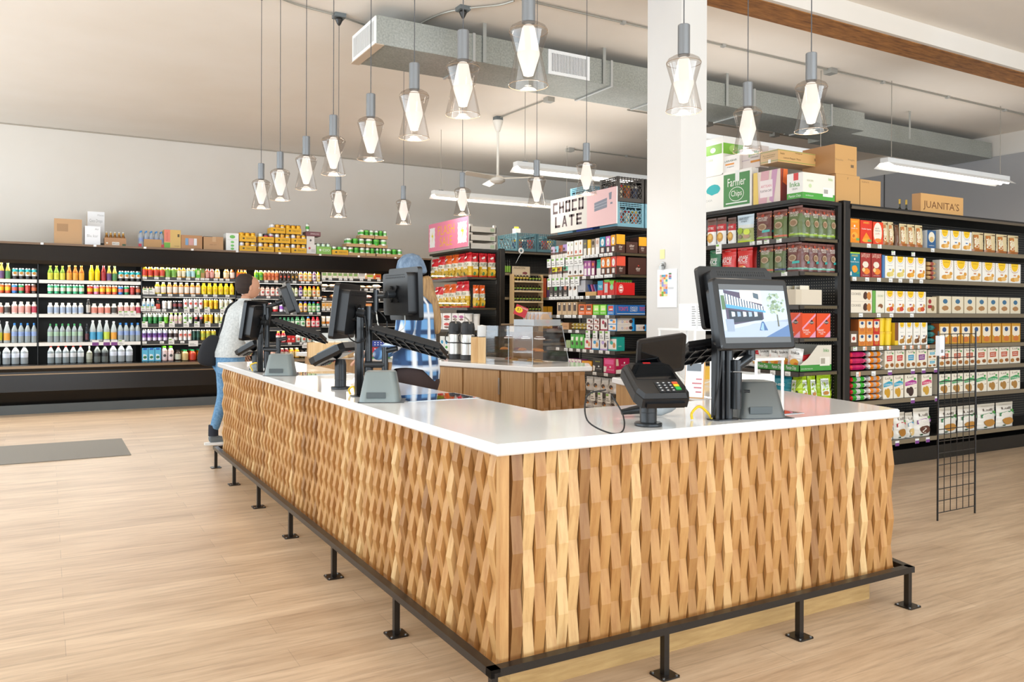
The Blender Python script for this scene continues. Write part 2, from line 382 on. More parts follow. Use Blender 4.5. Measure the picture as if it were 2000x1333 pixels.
# ================================================================ service island behind
isl = [(1.10, 6.6), (1.783, 4.404), (2.136, 3.244), (2.633, 3.14), (2.86, 3.5), (2.15, 6.75)]
island = thing('service_island', 'low oak coffee island with white quartz top behind the cashier', 'counter')
slab('worktop', isl, H - .041, H, QUARTZ, island)
c_ = [(1.17, 6.5), (1.82, 4.42), (2.16, 3.29), (2.58, 3.20), (2.79, 3.52), (2.10, 6.65)]
MB().prism(c_, .1, H - .041, CABW).build('carcass', island)
MB().prism([(p[0] * .985 + .033, p[1] * .985 + .065) for p in c_], 0, .1, BLK).build('plinth', island)
A_ = Vector((1.82, 4.42)); B_ = Vector((2.16, 3.29)); dd = (B_ - A_).normalized(); nn = Vector((dd.y, -dd.x)) 
if nn.x > 0: nn = -nn
def face_panel(s0, s1, name, mat=CABW, z0=.12, z1=H - .05, t=.018, base=A_):
    a = base + dd * s0; b = base + dd * s1; mb = MB(); mb.prism([tuple(b), tuple(a), tuple(a + nn * t), tuple(b + nn * t)][::-1], z0, z1, mat)
    return mb.build(name, island)
Ld = (B_ - A_).length
face_panel(-1.25, -.72, 'door'); face_panel(-.70, -.10, 'door'); face_panel(-.08, .34, 'door')
face_panel(.36, .80, 'door'); d2 = face_panel(.82, Ld - .09, 'door'); face_panel(Ld - .085, Ld - .002, 'corner_panel')
def handle(s, par):
    a = A_ + dd * s + nn * .03; MB().box(-.006, .006, -.006, .006, .66, .80, STEEL).build('handle', par, (a.x, a.y, 0), math.atan2(dd.y, dd.x))
handle(.81, d2)
battens((2.16, 3.245), (2.575, 3.165), .1, H - .045, 'batten_cladding', island, pitch=.05, phase=.3, amp=.02, proud=.004, mat=veneer('brown_oak_batten', '#94683c', '#b98a58', 3, (14, 14, 1.3)))
# ================================================================ pendant lamps
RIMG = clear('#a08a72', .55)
GLOWD = bsdf('opal_glass', (.25, .24, .22), .4, 0, Emission_Color=(1, .92, .84, 1), Emission_Strength=.98)
def make_pendant():
    r = thing('pendant_lamp', 'x', 'pendant lamp', (0, 0, 0))
    MB().lathe([(.0, CZ - .035), (.03, CZ - .035), (.034, CZ - .05), (.018, CZ - .085), (.008, CZ - .1), (0, CZ - .1)][::-1], 16, DARK).box(-.05, .05, -.05, .05, CZ - .035, CZ, GREY).build('ceiling_canopy', r)
    MB().rod((0, 0, 2.565), (0, 0, CZ - .1), .0025, M('#4a4a4c', .5), 6).build('cord', r)
    MB().lathe([(0, 2.435), (.024, 2.435), (.0255, 2.437), (.0255, 2.563), (.024, 2.565), (0, 2.565)], 24, M('#7d8083', .35, .6)).build('socket', r)
    g = [(.0, 2.437), (.026, 2.437), (.045, 2.432), (.066, 2.42), (.073, 2.408), (.072, 2.395), (.05, 2.32), (.071, 2.22), (.0745, 2.2)]
    MB().lathe(g[::-1], 32, SMOKE).build('glass_shade', r)
    for rr_, zz_, tt_ in ((.0745, 2.201, .0011), (.0725, 2.404, .0013)): MB().tube([(rr_ * cos(k * pi / 16), rr_ * sin(k * pi / 16), zz_) for k in range(33)], tt_, RIMG, 6).build('glass_rim', r)  # thin tinted rings added to draw the glass edge's highlight outline
    d = [(0, 2.428), (.018, 2.427), (.024, 2.418), (.042, 2.326), (.0425, 2.32), (.042, 2.314), (.022, 2.25), (.019, 2.24), (.008, 2.236), (0, 2.235)]
    MB().lathe(d[::-1], 24, GLOWD).build('diffuser', r)
    return r
pend = make_pendant()
pspots = [(.281, .272), (.269, .80), (.267, 1.33), (.274, 1.963), (.242, 2.54), (.263, 3.22), (.24, 3.85), (.225, 4.41), (.953, 4.656), (1.665, 4.885), (1.827, 3.945), (2.08, 3.13), (2.053, 2.41), (1.908, .736), (1.805, .243), (1.042, .265)]
plab = ['largest, nearest and highest on the left counter row', 'second nearest above the left counter arm', 'third nearest above the left counter arm', 'fourth nearest above the left counter arm', 'fifth nearest above the left counter arm', 'sixth nearest above the left counter arm', 'last but one at the far end of the left row', 'farthest of the left row, above the counter end',
        'by itself in front of the stacked yellow cans', 'hanging alone left of the pink sale sign', 'hanging just above the pink sale sign', 'hanging between the two hanging signs', 'overlapping the top of the chocolate sign', 'right of the column, in front of stacked cartons', 'rightmost of all the pendants', 'in front of the white column']
for i, (x, y) in enumerate(pspots):
    o = pend if i == 0 else copy_tree(pend); o.location = (x, y, 0); o['label'] = 'smoked glass pendant lamp ' + plab[i]; o['group'] = 'glass pendant lamps around the counter'
    l = bpy.data.lights.new('lamp_glow', 'POINT'); l.energy = 2.5; l.shadow_soft_size = .05; l.color = (1, .90, .79)
    lo = bpy.data.objects.new('lamp_bulb', l); COL.objects.link(lo); lo.location = (x, y, 2.17)
# ================================================================ ceiling services
duct = thing('air_duct', 'galvanised rectangular air duct hanging below the ceiling along the shop', 'air duct')
D0, D1, DZ0, DZ1 = 4.2, 4.82, 3.64, 3.885
MB().box(1.14, 6.9, D0, D1, DZ0, DZ1, DUCT).box(6.9, 7.6, D0 + .05, D1 + .1, DZ0 + .02, DZ1, DUCT).box(7.6, 10.75, D0 + .25, D1 + .3, DZ0 + .02, DZ1, DUCT).build('duct_body', duct)
for x in (2.05, 3.6, 4.35, 5.6, 6.9): MB().box(x, x + .025, D0 - .012, D1 + .012, DZ0 - .012, DZ1 + .006, M('#c9cccb', .35, .7)).build('joint_flange', duct)
for x in (2.15, 3.5, 5.17, 6.6, 8.4): MB().box(x, x + .035, D0 - .016, D0 - .012, DZ0, CZ, M('#a9aaa4', .5, .4)).build('hanger_strap', duct)
def grille(w, h, n, name, par, loc, rz):
    mb = MB(); fr = .03
    for a in ((0, w, 0, fr), (0, w, h - fr, h), (0, fr, fr, h - fr), (w - fr, w, fr, h - fr)): mb.box(a[0], a[1], -.012, 0, a[2], a[3], WHT)
    mb.box(fr, w - fr, -.001, 0, fr, h - fr, M('#3b3a38', .6))
    for i in range(n): x = fr + (i + .5) * (w - 2 * fr) / n; mb.box(x - .004, x + .004, -.010, -.001, fr, h - fr, WHT)
    return mb.build(name, par, loc, rz)
grille(.48, .235, 24, 'side_vent', duct, (2.86, D0 - .001, DZ0 + .005), 0)
grille(.60, .235, 22, 'end_vent', duct, (1.139, D1 - .01, DZ0 + .005), R_(-90))
MB().box(1.12, 1.20, D0 - .01, D1 + .01, DZ0 - .008, DZ0, M('#c4b09a', .6)).build('tape', duct)
def conduit(pts, label, boxes=()):
    r = thing('conduit', label, 'conduit'); z = CZ - .014
    MB().tube([(x, y, z) for x, y in pts], .009, M('#a8a59b', .4, .5), 8).build('pipe', r)
    for x, y in boxes: MB().box(x - .05, x + .05, y - .05, y + .05, CZ - .055, CZ, M('#a9a9a4', .45, .4)).build('junction_box', r)
    a = Vector((*pts[0], 0)); b = Vector((*pts[-1], 0)); n = int((b - a).length / 1.4)
    for i in range(1, n + 1):
        p = a.lerp(b, i / (n + 1)) if len(pts) == 2 else None
        if p: MB().box(p.x - .02, p.x + .02, p.y - .02, p.y + .02, CZ - .028, CZ, M('#b9b9b4', .45, .4)).build('clip', r)
conduit([(2.0, 3.51), (10.6, 3.51)], 'straight ceiling conduit between the timber beam and the air duct', [(6.03, 3.51)])
conduit([(5.2, 5.97), (10.6, 5.97)], 'straight ceiling conduit just behind the air duct', [(6.6, 5.97), (7.9, 5.97)])
conduit([(5.9, 8.4), (10.6, 8.4)], 'short ceiling conduit over the far aisle light', [(5.95, 8.4)])
conduit([tuple(p[:2]) for p in curve_pts([(.28, 4.45, 0), (.55, 4.58, 0), (.95, 4.66, 0), (1.35, 4.8, 0)])], 'curved conduit joining two pendant canopies left of the duct')
conduit([tuple(p[:2]) for p in curve_pts([(1.62, 4.7, 0), (1.7, 4.2, 0), (1.83, 3.95, 0), (2.05, 3.72, 0), (2.12, 3.57, 0)])], 'curved conduit bending over the front of the duct')
conduit([(3.98, 7.2), (4.04, 6.03)], 'short conduit feeding the ceiling fan', [(4.04, 6.03)])
# ceiling fan at rest
fan = thing('ceiling_fan', 'white three blade ceiling fan on a long rod', 'ceiling fan', (3.97, 7.2, 0))
FW = M('#e9e4da', .45)
MB().box(-.05, .05, -.05, .05, 3.95, CZ, GREY).lathe([(0, 3.8), (.03, 3.8), (.07, 3.93), (.07, 3.95), (0, 3.95)], 16, FW).build('canopy', fan)
MB().rod((0, 0, 3.2), (0, 0, 3.82), .017, FW).build('down_rod', fan)
MB().lathe([(0, 3.1), (.06, 3.105), (.1, 3.13), (.1, 3.17), (.05, 3.2), (0, 3.21)], 20, FW).build('motor', fan)
for a in (-.75, 1.34, 3.43):
    mb = MB(); mb.T = Matrix.Rotation(a, 4, 'Z') @ Matrix.Rotation(.28, 4, 'X'); mb.box(.08, .62, -.055, .055, -.003, .003, FW); mb.T = mb.T; mb.build('blade', fan, (0, 0, 3.17))
# fluorescent fittings
def make_fluor(L):
    r = thing('fluorescent_light', 'x', 'light')
    MB().box(0, L, -.05, .05, .03, .085, WHT).build('housing', r)
    mb = MB(); mb.quad((0, -.05, .035), (0, -.13, -.02), (L, -.13, -.02), (L, -.05, .035), WHT); mb.quad((0, .13, -.02), (0, .05, .035), (L, .05, .035), (L, .13, -.02), WHT); mb.quad((0, -.05, .03), (0, .05, .03), (L, .05, .03), (L, -.05, .03), WHT)
    mb.build('reflector', r)
    for y in (-.045, .045): MB().rod((.03, y, 0), (L - .03, y, 0), .014, emit('#fff6ea', 9), 10).build('tube', r)
    for x in (.13, L - .13): MB().rod((x, 0, .085), (x, 0, CZ - 3.03), .004, M('#9a948a', .5, .5), 6).box(x - .03, x + .03, -.02, .02, .08, .1, GREY).build('hanging_chain', r)
    return r
f0 = make_fluor(2.44)
for i, (x, y, z, lb) in enumerate([(3.5, 8.28, 3.03, 'long fluorescent light behind the pink sale sign'), (3.42, 5.78, 3.03, 'long fluorescent light behind the chocolate sign'), (6.86, 3.45, 3.03, 'fluorescent light hanging at the right over wine bottles'), (3.68, 3.60, 3.03, 'fluorescent light above the cartons stacked right of the column')]):
    o = f0 if i == 0 else copy_tree(f0); o.location = (x, y, z); o['label'] = lb; o['group'] = 'fluorescent lights'
    a = area('fluorescent_glow', (x + 1.2, y, z - .03), (0, 0, 0), 2.4, .15, 28, (1, .93, .84))
    area('fluorescent_uplight', (x + 1.2, y, z + .1), (pi, 0, 0), 2.4, 1.6, (20, 14, 9, 9)[i], (1, .96, .91))  # added upward fill that brightens the ceiling, not part of the fitting
# ================================================================ checkout stations
def frame(o, x, y, n=None):
    """matrix with origin o, x axis near x and y axis near y (given as right, forward, up of the viewer-facing ground axes)"""
    conv = lambda p: Vector((p[0] * RV.x + p[1] * FV.x, p[0] * RV.y + p[1] * FV.y, p[2]))
    X = conv(x).normalized(); Y = conv(y); Y = (Y - X * Y.dot(X)).normalized(); Z = X.cross(Y); O = Vector(o)
    return Matrix(((X.x, Y.x, Z.x, O.x), (X.y, Y.y, Z.y, O.y), (X.z, Y.z, Z.z, O.z), (0, 0, 0, 1)))
RV = Vector((.8668, -.4986)); FV = Vector((.4986, .8668))
def loc3(base, r, f, z): return Vector((base[0] + r * RV.x + f * FV.x, base[1] + r * RV.y + f * FV.y, base[2] + z))
PL = M('#0d0d0f', .3); PL2 = M('#17181a', .36); GLS = M('#050608', .06); ARM = M('#212427', .3, .1); GUN_ = M('#7f8a8b', .34, .35)
def rrect(w, h, r, n=4):
    pts = []
    for cx, cy, a0 in ((w / 2 - r, h / 2 - r, 0), (-w / 2 + r, h / 2 - r, 90), (-w / 2 + r, -h / 2 + r, 180), (w / 2 - r, -h / 2 + r, 270)):
        for k in range(n + 1): a = R_(a0 + 90 * k / n); pts.append((cx + r * cos(a), cy + r * sin(a)))
    return pts
def monitor(parent, T, w, h, shot=False):
    """local x right, y up, z out of the screen"""
    m = MB(); m.T = T
    m.prism(rrect(w, h, .016), -.022, .004, PL); m.prism(rrect(w, h, .016), .004, .008, PL, sc=.965)
    b = rrect(w * .86, h * .80, .02); m.prism(b, -.05, -.022, PL2); m.prism(rrect(w * .86, h * .8, .02)[::-1][::-1], -.07, -.05, PL2)
    for k in range(22): x = -w * .34 + k * w * .031; m.box(x, x + .005, h * .30, h * .33, -.0712, -.0699, BLKM); m.box(x + .003, x + .008, h * .35, h * .37, -.0712, -.0699, BLKM)
    o = m.build('monitor', parent)
    s = MB(); s.T = T; s.box(-w / 2 + .024, w / 2 - .024, -h / 2 + .026, h / 2 - .026, .008, .0086, GLS); sc = s.build('screen', o)
    v = MB(); v.T = T
    for a in (45, 135, 225, 315): v.bar((0, 0, -.078), (.05 * cos(R_(a)), .05 * sin(R_(a)), -.078), .016, .004, BLKM); v.cyl(.009, -.082, -.07, 8, BLKM, (.05 * cos(R_(a)), .05 * sin(R_(a))))
    v.cyl(.022, -.12, -.074, 14, ARM); v.build('mount', o)
    return o, sc
def tray(parent, T, L=.40, D=.19):
    m = MB(); m.T = T; m.box(-L / 2, L / 2, -D / 2, D / 2, -.012, 0, PL)
    for i in range(7): m.box(-L / 2 + .03 + i * .055, -L / 2 + .034 + i * .055, -D / 2 + .01, D / 2 - .01, -.024, -.012, PL)
    for i in range(3): m.box(-L / 2 + .01, L / 2 - .01, -D / 2 + .02 + i * .07, -D / 2 + .024 + i * .07, -.022, -.012, PL)
    m.build('keyboard_tray', parent)
    k = MB(); k.T = T; k.prism([(-L / 2 + .01, -D / 2 + .01), (L / 2 - .01, -D / 2 + .01), (L / 2 - .01, D / 2 - .01), (-L / 2 + .01, D / 2 - .01)], 0, .022, PL2, sc=.97)
    for i in range(14):
        for j in range(5): x = -L / 2 + .03 + i * .0245; y = -D / 2 + .035 + j * .026; k.box(x, x + .02, y, y + .021, .022, .028, PL)
    k.build('keyboard', parent)
def printer(base, rz, label, w=.20, h=.142, body=None):
    GUN = body or GUN_
    r = thing('receipt_printer', label, 'receipt printer', base, rz, 'receipt printers on the counter')
    m = MB(); lo = rrect(w, w * .92, .035, 6); hi = rrect(w * .74, w * .66, .03, 6); n = len(lo)
    m.add([(x, y, 0) for x, y in lo] + [(x, y + .012, h) for x, y in hi] + [(x * .93, y * .93 + .012, h + .005) for x, y in hi], [tuple(reversed(range(n)))] + [(i, (i + 1) % n, n + (i + 1) % n, n + i) for i in range(n)] + [(n + i, n + (i + 1) % n, 2 * n + (i + 1) % n, 2 * n + i) for i in range(n)], GUN, True)
    m.add([(x * .93, y * .93 + .012, h + .005) for x, y in hi], [tuple(range(n))], M('#aab0b0', .4)); m.build('body', r)
    s = MB(); s.box(-w * .30, w * .16, -w * .462, -w * .43, .022, .05, M('#4a5254', .5)); s.build('front_slot', r)
    MB().box(-w * .5, w * .6, -w * .5, w * .5, .0005, .003, M('#3c4042', .4)).build('base_plate', r)
    return r
def terminal(base, T, label, hpost=.15, scale=1., upper=None):
    r = thing('payment_terminal', label, 'card terminal', base, 0, 'card payment terminals on the counter')
    m = MB(); m.lathe([(0, 0), (.053, 0), (.054, .004), (.054, .011), (.05, .014), (.034, .016), (0, .016)], 28, ARM); m.lathe([(0, .016), (.033, .016), (.033, .05), (.0325, .052), (.033, .054), (.033, hpost - .03), (.026, hpost), (0, hpost)], 24, ARM); m.build('stand', r)
    b = MB(); b.T = T; s = scale
    b.prism([(-.085 * s, -.10 * s), (.085 * s, -.10 * s), (.1 * s, -.06 * s), (.095 * s, .10 * s), (.07 * s, .125 * s), (-.07 * s, .125 * s), (-.095 * s, .1 * s), (-.1 * s, -.06 * s)], -.035 * s, 0, PL2); 
    b.prism([(-.08 * s, -.095 * s), (.08 * s, -.095 * s), (.095 * s, -.055 * s), (.09 * s, .1 * s), (.065 * s, .12 * s), (-.065 * s, .12 * s), (-.09 * s, .1 * s), (-.095 * s, -.055 * s)], 0, .016 * s, PL, sc=.93)
    b.box(-.07 * s, .07 * s, -.11 * s, -.10 * s, -.03 * s, -.012 * s, PL); body = b.build('body', r)
    q = MB(); q.T = T; q.box(-.075 * s, .075 * s, .0, .095 * s, .016 * s, .0172 * s, GLS); q.build('display', body)
    k = MB(); k.T = T; z = .016 * s
    k.box(-.02 * s, .068 * s, -.082 * s, -.018 * s, z, z + .002, PL2); kk = k.build('keypad', body)
    for j in range(4):
        for i in range(4):
            e = MB(); e.T = T; x = -.016 * s + i * .021 * s; y = -.034 * s - j * .0155 * s
            mt = M('#e05a30', .5) if (i, j) == (3, 0) else M('#e8c520', .5) if (i, j) == (3, 1) else M('#27a84a', .5) if (i, j) == (3, 2) else None
            if i == 3 and j == 3: continue
            if mt is None: e.box(x, x + .014 * s, y, y + .010 * s, z + .002, z + .005, M('#35373a', .5)); e.box(x + .004 * s, x + .010 * s, y + .003 * s, y + .007 * s, z + .005, z + .0054, M('#dadada', .5))
            else: e.box(x - .002 * s, x + .017 * s, y - (.006 * s if j == 2 else 0), y + .011 * s, z + .002, z + .005, mt)
            e.build('key', kk)
    l = MB(); l.T = T; l.box(-.014 * s, .014 * s, .105 * s, .112 * s, .0155 * s, .0172 * s, M('#c62a2a', .4)); l.build('red_light', body)
    sk = MB(); sk.T = T
    sk.box(-.088 * s, .088 * s, -.04 * s, .08 * s, -.042 * s, -.034 * s, GREY)
    sk.build('cradle', r)
    if upper is not None:
        u = MB(); u.T = upper; u.prism(rrect(.20 * s, .15 * s, .016), -.012, 0, PL); u.box(-.085 * s, .085 * s, -.06 * s, .06 * s, 0, .001, GLS); u.build('card_reader_hood', r)
    return r
def stand(base, spec, label):
    r = thing('monitor_stand', label, 'monitor stand', base, 0, 'checkout monitor stands'); b0 = (0, 0, 0)
    m = MB(); ht = spec['h']
    for rr, w in ((-.008, .024), (.012, .012)):
        p = loc3(b0, rr, 0, 0); m.T = Matrix.Translation(p); m.box(-w / 2, w / 2, -.015, .015, 0, ht, PL); 
    m.T = Matrix.Translation(loc3(b0, .046, .012, 0)); m.cyl(.0185, 0, ht * .98, 16, ARM)
    m.T = Matrix.Translation(loc3(b0, .02, 0, 0)); m.prism(rrect(.13, .085, .03), 0, .005, PL); m.build('pole', r)
    for nm, parts in spec['arms']:
        m = MB()
        for k in parts:
            a = loc3(b0, *k[0]); c = loc3(b0, *k[1]); m.rod(a, c, k[2], ARM, 14)
        m.build('arm', r)
    mons = []
    for (o, x, y, w, h) in spec['mon']:
        T = frame(loc3(b0, *o), x, y); mons.append(monitor(r, T, w, h))
    o, x, y, L, D = spec['tray']; tray(r, frame(loc3(b0, *o), x, y), L, D)
    for c in spec.get('cables', []):
        MB().tube(curve_pts([loc3(b0, *p) for p in c[1:]]), .0035, c[0], 6).build('cable', r)
    return r, mons
BK = M('#111214', .5); WC = M('#d9d9d2', .5)
side = dict(h=.46, arms=[('a', [((.046, .012, .40), (.046, .012, .47), .022), ((.046, .012, .45), (-.0, .05, .45), .013)]),
    ('b', [((.085, .0, .44), (.085, 0, .555), .0145), ((.046, .012, .44), (.085, 0, .44), .012), ((.085, 0, .525), (.14, .02, .525), .014)]),
    ('c', [((.03, 0, .165), (.135, -.01, .165), .018), ((.135, -.01, .135), (.135, -.01, .255), .0165), ((.135, -.01, .115), (.135, -.01, .135), .010), ((.135, -.01, .235), (.2, -.02, .25), .014)]),
    ('d', [((.046, .012, .03), (.046, .012, .17), .024)])],
    mon=[((-.085, .0, .445), (-.13, -.99, 0), (.13, 0, .99), .335, .285), ((.245, .03, .535), (-.56, .83, 0), (-.03, -.02, 1), .34, .275)],
    tray=((.27, -.05, .285), (.39, -.12, -.10), (.1, .92, -.33), .40, .17),
    cables=[(BK, (.0, .02, .44), (.05, -.03, .33), (.01, -.03, .28), (-.05, 0, .30), (-.06, 0, .34)), (BK, (.03, -.02, .42), (.045, -.035, .3), (.03, -.03, .2)), (WC, (.09, -.02, .44), (.11, -.04, .36), (.17, -.04, .33), (.235, -.02, .36), (.235, 0, .45)), (BK, (.1, -.02, .45), (.145, -.04, .40), (.15, -.04, .34))])
s2, _ = stand((.128, 1.72, H), side, 'black pole with two monitors and keyboard, nearest on the left counter arm')
sp1 = dict(side); sp1['arms'] = list(side['arms']); sp1['mon'] = [((-.055, .0, .38), (-.22, -.97, 0), (.16, 0, .98), .30, .29), ((.225, .03, .545), (-.35, .93, 0), (-.36, .0, .93), .30, .25)]
sp1['tray'] = ((.30, -.03, .305), (.39, -.1, -.115), (.1, .92, -.33), .40, .17); sp1['cables'] = sp1['cables'][:2]
sp1['arms'][1] = ('b', [((.03, .0, .42), (.03, 0, .50), .02), ((.03, 0, .475), (.12, .02, .50), .014)])
s1, _ = stand((.066, 3.716, H), sp1, 'black pole with two tilted monitors at the far end of the left counter arm')
right = dict(h=.54, arms=[('a', [((.046, .012, .33), (.13, .03, .40), .018)]),
    ('b', [((.075, -.01, .045), (.075, -.01, .195), .02), ((.075, -.01, .20), (.075, -.01, .245), .019), ((.07, -.01, .215), (.135, .0, .26), .019), ((.135, 0, .245), (.135, 0, .315), .018), ((.135, 0, .30), (.08, 0, .30), .014), ((.1, -.03, .12), (.12, -.04, .12), .006)])],
    mon=[((.128, -.06, .435), (.885, .465, 0), (-.09, .17, .97), .40, .29), ((.10, .13, .50), (-.93, -.36, 0), (.10, .28, .94), .36, .27)],
    tray=((.04, .12, .285), (.93, .30, .12), (-.42, .70, -.46), .40, .19),
    cables=[(BK, (.0, -.02, .4), (-.012, -.025, .2), (-.02, -.02, .02)), (BK, (.01, -.025, .3), (-.002, -.03, .16), (-.03, -.02, .01))])
s3, mons = stand((1.107, .123, H), right, 'black pole whose monitor shows a shop front photograph, on the right counter arm')
# the picture on the customer screen: a shop front with a striped awning, pavement, a tree and a board sign
T = frame(loc3((0, 0, 0), .128, -.06, .435), (.885, .465, 0), (-.09, .17, .97)); sc = mons[0][1]
pic = MB(); pic.T = T; E = lambda h: emit(h, .42)
def pq(pts, h, z): pic.add([(x, y, z) for x, y in pts], [tuple(range(len(pts)))], E(h))
W2, H2 = .176, .119
pq([(-W2, -H2), (W2, -H2), (W2, H2), (-W2, H2)], '#55585a', .0088)
a, b = -.096, .096
def uv(px, py): return (-W2 + px * 2 * W2, b + py * (a - b))
pq([uv(0, 0), uv(0, 1), uv(1, 1), uv(1, 0)], '#a9b6c6', .0090)
pq([uv(0, .92), uv(.45, .72), uv(1, .62), uv(1, 1), uv(0, 1)], '#8c98aa', .0091)
pq([uv(0, 1), uv(.0, .86), uv(.7, .66), uv(1, .68), uv(.86, 1)], '#98a5b8', .0092)
pq([uv(.62, 1), uv(1, .74), uv(1, 1)], '#4f6b93', .0093)
pq([uv(.06, .0), uv(.62, .12), uv(.62, .62), uv(.06, .76)], '#4a4458', .0093)
pq([uv(.3, .0), uv(.62, .0), uv(.62, .3), uv(.3, .2)], '#c9bfb6', .0094)
pq([uv(.5, .05), uv(.58, .08), uv(.58, .2), uv(.5, .16)], '#4a5a66', .0095)
pq([uv(.06, .07), uv(.66, .36), uv(.66, .47), uv(.07, .34)], '#d9dfe6', .0095)
for k in range(15):
    t0 = k / 15; t1 = t0 + .03; l = lambda t, e: uv(.07 + .59 * t, (.07 + .29 * t) if e == 0 else (.30 + .14 * t))
    pq([l(t0, 0), l(t1, 0), l(t1, 1), l(t0, 1)], '#4c5a68', .0096)
pq([uv(.07, .30), uv(.66, .44), uv(.66, .48), uv(.07, .38)], '#4f8fb6', .0096)
pic.T = T; 
pq([uv(.1, .42), uv(.6, .50), uv(.6, .64), uv(.1, .70)], '#28333f', .0096)
for k, hh in enumerate(['#b9cbd8', '#7d93a8', '#c6d2da', '#8aa0b0', '#aebfcb']): x = .14 + k * .085; pq([uv(x, .46), uv(x + .05, .47), uv(x + .05, .56), uv(x, .57)], hh, .0097)
pq([uv(.01, .12), uv(.06, .12), uv(.06, .42), uv(.01, .42)], '#4f6b4d', .0097)
pq([uv(.04, .62), uv(.16, .62), uv(.155, .88), uv(.05, .88)], '#8492a5', .0098)
pq([uv(.83, .42), uv(.845, .42), uv(.85, .78), uv(.825, .78)], '#5c5f55', .0098)
for k in range(46):
    t = random.random() * 6.28; q = random.random() ** .5; x = .82 + .15 * q * cos(t); y = .30 + .24 * q * sin(t); s_ = .018 + .02 * random.random()
    pq([uv(x - s_, y), uv(x, y + s_ * 1.3), uv(x + s_, y), uv(x, y - s_ * 1.3)], random.choice(['#7d9079', '#8ea08a', '#66795f', '#a7b5a2']), .0099 + k * .00001)
pq([uv(.53, .86), uv(.58, .67), uv(.61, .67), uv(.66, .86)], '#3f5d86', .0099); pq([uv(.545, .84), uv(.583, .70), uv(.603, .71), uv(.60, .87)], '#7ea0c8', .01)
pic.build('shop_front_picture', sc)
# terminals, printers, scanner plates and small things on the counter
terminal((.167, 2.155, H), frame(loc3((0, 0, 0), -.04, -.02, .185), (.25, .93, .0), (.85, -.2, .42)), 'black card terminal tilted up beside the nearest left pole', .17)
terminal((.10, 3.99, H), frame(loc3((0, 0, 0), -.035, -.02, .155), (.25, .93, .0), (.85, -.2, .46)), 'small black card terminal at the far end of the left arm', .14, .9)
terminal((.735, .116, H), frame(loc3((0, 0, 0), .03, .0, .165), (.95, .22, .0), (-.52, .72, .44)), 'large black card terminal with coloured keys on the right counter arm', .15, 1.1, frame(loc3((0, 0, 0), .075, .13, .265), (.9, .30, .12), (.45, -.15, .9)))
printer((.142, 1.445, H), R_(-26), 'tapered grey receipt printer nearest on the left counter arm')
printer((.125, 3.35, H), R_(-26), 'tapered grey receipt printer at the far left station')
pr3 = printer((1.325, .135, H), R_(-20), 'dark tapered receipt printer under the screen with the street photo', .215, .145, M('#5f6362', .32, .4))
for (x0, x1, y0, y1, lb) in ((.24, .64, 1.33, 1.64, 'mirror glass scanner plate set flush beside the nearest printer'), (.22, .60, 3.2, 3.55, 'mirror glass scanner plate set flush beside the far printer'), (1.46, 1.6, .10, .42, 'small dark scanner plate set in the right counter arm')):
    q = MB(); q.box(x0, x1, y0, y1, H, H + .0015, M('#a8adb0', .3, 1.)); q.box(x0 + .012, x1 - .012, y0 + .012, y1 - .012, H + .0015, H + .0022, M('#c9ced2', .03, 1.)); tag(q.build('scanner_plate'), lb, 'scanner plate')
def loose(name, pts, r, m, label, cat='cable', n=8): return tag(MB().tube(curve_pts(pts, n), r, m, 8).build(name), label, cat)
loose('cable', [(.52, .10, H + .15), (.45, .12, H + .13), (.40, .05, H + .05), (.47, .01, H + .004), (.545, .03, H + .004), (.60, .10, H + .05), (.60, .17, H + .12)], .003, BK, 'thin black cable looping down left of the large card terminal')
YC = M('#e6bf1e', .45)
loose('yellow_cable', [(1.0, .16, H + .004), (1.0, .16, H + .03), (1.03, .15, H + .055), (1.065, .14, H + .03), (1.08, .13, H + .004)], .0055, YC, 'yellow cable arching out of the counter by the right pole')
loose('yellow_cable', [(.10, 1.78, H + .004), (.095, 1.79, H + .03), (.11, 1.76, H + .045), (.115, 1.74, H + .004)], .005, YC, 'short yellow cable behind the nearest left pole')
loose('yellow_cable', [(.03, 3.80, H + .004), (.02, 3.82, H + .045), (.05, 3.76, H + .065), (.075, 3.73, H + .04), (.08, 3.72, H + .004)], .005, YC, 'yellow cable arching over the glass bowl')
tag(MB().lathe([(.03, 0), (.045, .002), (.055, .03), (.058, .055), (.055, .055), (.052, .03), (.042, .006), (0, .005)], 24, clear('#dfe8ea', .18)).build('glass_bowl', None, (.0 + .0, 3.62 + .33 - .13, H)), 'small clear glass bowl beside the far left pole', 'bowl').location = (-.0 + .075, 3.86, H)
bs = thing('barcode_scanner', 'grey handheld barcode scanner lying on the right counter arm', 'barcode scanner', (.93, .33, H), R_(-14))
LG = M('#a9afb2', .35, .2)
m = MB(); m.tube(curve_pts([(-.13, .02, .02), (-.06, .01, .03), (0, 0, .035)]), [.012, .013, .014, .016, .017, .018, .019, .02, .02, .02, .021, .022, .024], PL2, 10); m.build('handle', bs)
MB().lathe([(0, -.02), (.03, -.02), (.038, 0), (.036, .05), (.03, .07), (0, .072)], 16, LG).build('head', bs, (.03, 0, .038)).rotation_euler = (0, R_(75), 0)
